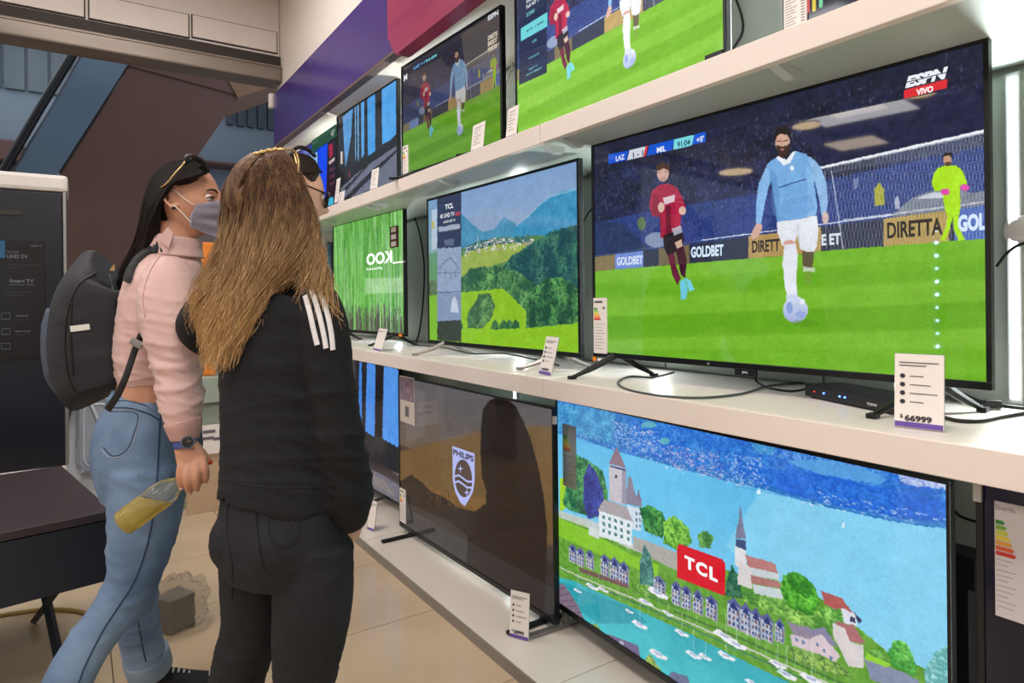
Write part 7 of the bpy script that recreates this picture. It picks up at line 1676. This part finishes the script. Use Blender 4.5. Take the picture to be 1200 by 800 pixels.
# ================================================================== THIRD VISITOR (mostly hidden, wearing glasses)
DC = 1.93
fC, sC, uC = facing(.76, .65, -.22); fCt, sCt, _ = facing(.64, .77)
c0 = P(342, 600, DC)
C3 = thing('person', 'third visitor mostly hidden behind the woman in black, dark hair and black glasses', 'person', (c0.x, c0.y, 0))
bm = BM(); cC = P(344, 227, DC); MC = add_head(bm, cC, fC, sC, uC, 1.0)
loft(bm, [(P(344, 258, DC), .046, .050), (P(340, 280, DC), .048, .050), (P(338, 296, DC), .07, .06)], 18, hint=sCt)
loft(bm, [(P(338, 294, DC), .07, .06), (P(336, 304, DC), .12, .075), (P(335, 320, DC), .145, .085), (P(334, 360, DC), .14, .095), (P(334, 420, DC), .125, .09), (P(336, 470, DC), .135, .10), (P(338, 520, DC), .145, .11), (P(340, 560, DC), .12, .10)], 24, hint=sCt)
for q in ([(366, 318, 1.86, .042), (372, 370, 1.86, .038), (374, 420, 1.88, .034), (366, 468, 1.90, .026), (362, 490, 1.90, .022)], [(304, 318, 2.02, .042), (300, 370, 2.04, .038), (300, 420, 2.05, .034), (306, 468, 2.06, .026), (308, 490, 2.06, .022)],
          [(356, 545, 1.89, .075), (360, 620, 1.89, .060), (362, 690, 1.89, .050), (364, 780, 1.89, .036), (365, 838, 1.89, .032)], [(330, 545, 1.97, .075), (342, 620, 1.97, .060), (350, 680, 1.98, .050), (354, 760, 1.98, .036), (354, 808, 1.98, .032)]):
    tube(bm, [P(a, b, c) for a, b, c, r in q], [r for *_, r in q], 14, 4)
hand(bm, P(362, 488, 1.90), P(362, 508, 1.90), -sCt, .4); hand(bm, P(308, 488, 2.06), P(309, 506, 2.06), sCt, .4)
bodyC = put('body', vox(bm, .005, 1), M_skinA, C3)
def shell(rings, limbs, name, m, lab, ns):
    bm = BM(); loft(bm, [(P(u, v, DC), a, b) for u, v, a, b in rings], 26, hint=sCt)
    for q in limbs: tube(bm, [P(a, b, c) for a, b, c, r in q], [r for *_, r in q], 16, 4)
    me = vox(bm, .007, 2); displace(me, lambda co: fold_noise(co, ns, 26, (0, 0, 1), 2.2) * .007); return put(name, me, m, C3, lab)
shell([(338, 288, .056, .056), (337, 298, .10, .078), (335, 314, .155, .096), (334, 360, .155, .108), (334, 420, .14, .10), (336, 480, .15, .115), (337, 500, .15, .115)],
      [[(364, 316, 1.87, .052), (372, 370, 1.86, .052), (374, 420, 1.88, .047), (366, 468, 1.90, .040), (363, 482, 1.90, .034)], [(304, 316, 2.01, .052), (300, 370, 2.04, .052), (300, 420, 2.05, .047), (306, 468, 2.06, .040), (307, 482, 2.06, .034)]], 'sweater', M_blackj, 'dark sweater', 41)
shell([(336, 485, .14, .108), (338, 520, .155, .12), (340, 555, .15, .115), (341, 575, .12, .10)],
      [[(356, 545, 1.89, .085), (360, 620, 1.89, .070), (362, 690, 1.89, .060), (364, 780, 1.89, .050), (365, 832, 1.89, .048)], [(330, 545, 1.97, .085), (342, 620, 1.97, .070), (350, 680, 1.98, .060), (354, 760, 1.98, .050), (354, 802, 1.98, .048)]], 'trousers', M_blackden, 'dark trousers', 42)
for q in ((365, 838, 1.89), (354, 808, 1.98)):
    a = P(*q); a.z = 0.001; shoe(C3, a - fCt * .06, a + fCt * .18, laces=False, label='black shoe')
t = bmesh.new(); bmesh.ops.create_uvsphere(t, u_segments=44, v_segments=34, radius=1)
co = head_pt(np.array([v.co[:] for v in t.verts]), 1.0)
cap_shape(t, co, 1.05); t.transform(MC)
me = bpy.data.meshes.new('tmp'); t.to_mesh(me); t.free(); bm = BM(); bm.from_mesh(me); base = vox(bm, .006, 2)
def HC(x, y, z): return MC @ Vector((x, y, z))
gs = [[HC(x0 * .3, .055, .085), HC(x0 * .9, .02, .112), HC(x0 * 1.2, -.05, .098), HC(x0 * 1.15, -.098, .04), HC(x0 * 1.0, -.108, -.03), HC(x0 * .9, -.105, -.075)] for x0 in (-.066, -.045, -.02, .0, .02, .045)]
gs.append([HC(.030, .062, .080), HC(.060, .04, .075), HC(.080, .0, .05), HC(.084, -.045, .020), HC(.070, -.085, -.02), HC(.055, -.100, -.06)])
V, Fc = strands(gs, 900, r=.0011, seg=16, thick=.004, seed=12, wave=.002, spread=.003, lift=.002)
put('hair', mesh_join(base, V, Fc), hair_mat('dark_brown_hair', 1.6, 1.3, (34, 24, 20), (58, 40, 30), (48, 34, 26), (70, 50, 38)), C3, 'dark brown hair tied back')
M_frame = mat('black_frame', (16, 18, 18), .25, var=.1)
bm = BM(); tube(bm, [HC(.080, -.012, .016), HC(.083, .030, .012), HC(.076, .078, .010)], [.0022, .0026, .0030], 8, 4); gl = obj('glasses', bm, M_frame, C3, 'thick black glasses', smooth=True, world=True)
for sx in (-1, 1):
    cx = sx * .036; pts = [HC(cx + .028 * math.cos(a), .096 - .014 * abs((cx + .028 * math.cos(a)) / .06) ** 2, .004 + .022 * math.sin(a)) for a in [i * math.pi / 10 for i in range(21)]]
    bm = BM(); tube(bm, pts, .0032, 8, 1); rm = obj('rim', bm, M_frame, gl, smooth=True, world=True)
    bm = BM(); vs = [bm.verts.new(p) for p in pts[:-1]]; bm.faces.new(vs); obj('lens', bm, mat('tinted_lens', (70, 80, 66), .05, trans=.6, var=.02), gl, world=True)
bm = BM(); tube(bm, [HC(-.009, .099, .008), HC(0, .102, .010), HC(.009, .099, .008)], .0024, 8, 3); obj('bridge', bm, M_frame, gl, smooth=True, world=True)
for sx in (-1, 1):
    bm = BM(); ball(bm, HC(sx * .032, .0705, .006), .0118, 14); ey = obj('eye', bm, mat('eye_white', (214, 208, 204)), C3, smooth=True, world=True)
    bm = BM(); ball(bm, HC(sx * .033, .0795, .006), .0048, 10); obj('iris', bm, mat('iris_brown', (46, 34, 30)), ey, smooth=True, world=True)
# sunglasses on top of her head
bm = BM(); tube(bm, [P(343, 176, DC - .06), P(352, 172.5, DC - .02), P(362, 176, DC), P(369, 183, DC + .03)], .006, 10, 4); sgc = obj('sunglasses', bm, M_lens, C3, 'dark sunglasses pushed up', smooth=True, world=True)
bm = BM(); tube(bm, [P(345, 180, DC - .10), P(349, 200, DC - .112), P(351, 218, DC - .10)], .0025, 8, 4); obj('temple', bm, M_gold, sgc, smooth=True, world=True)
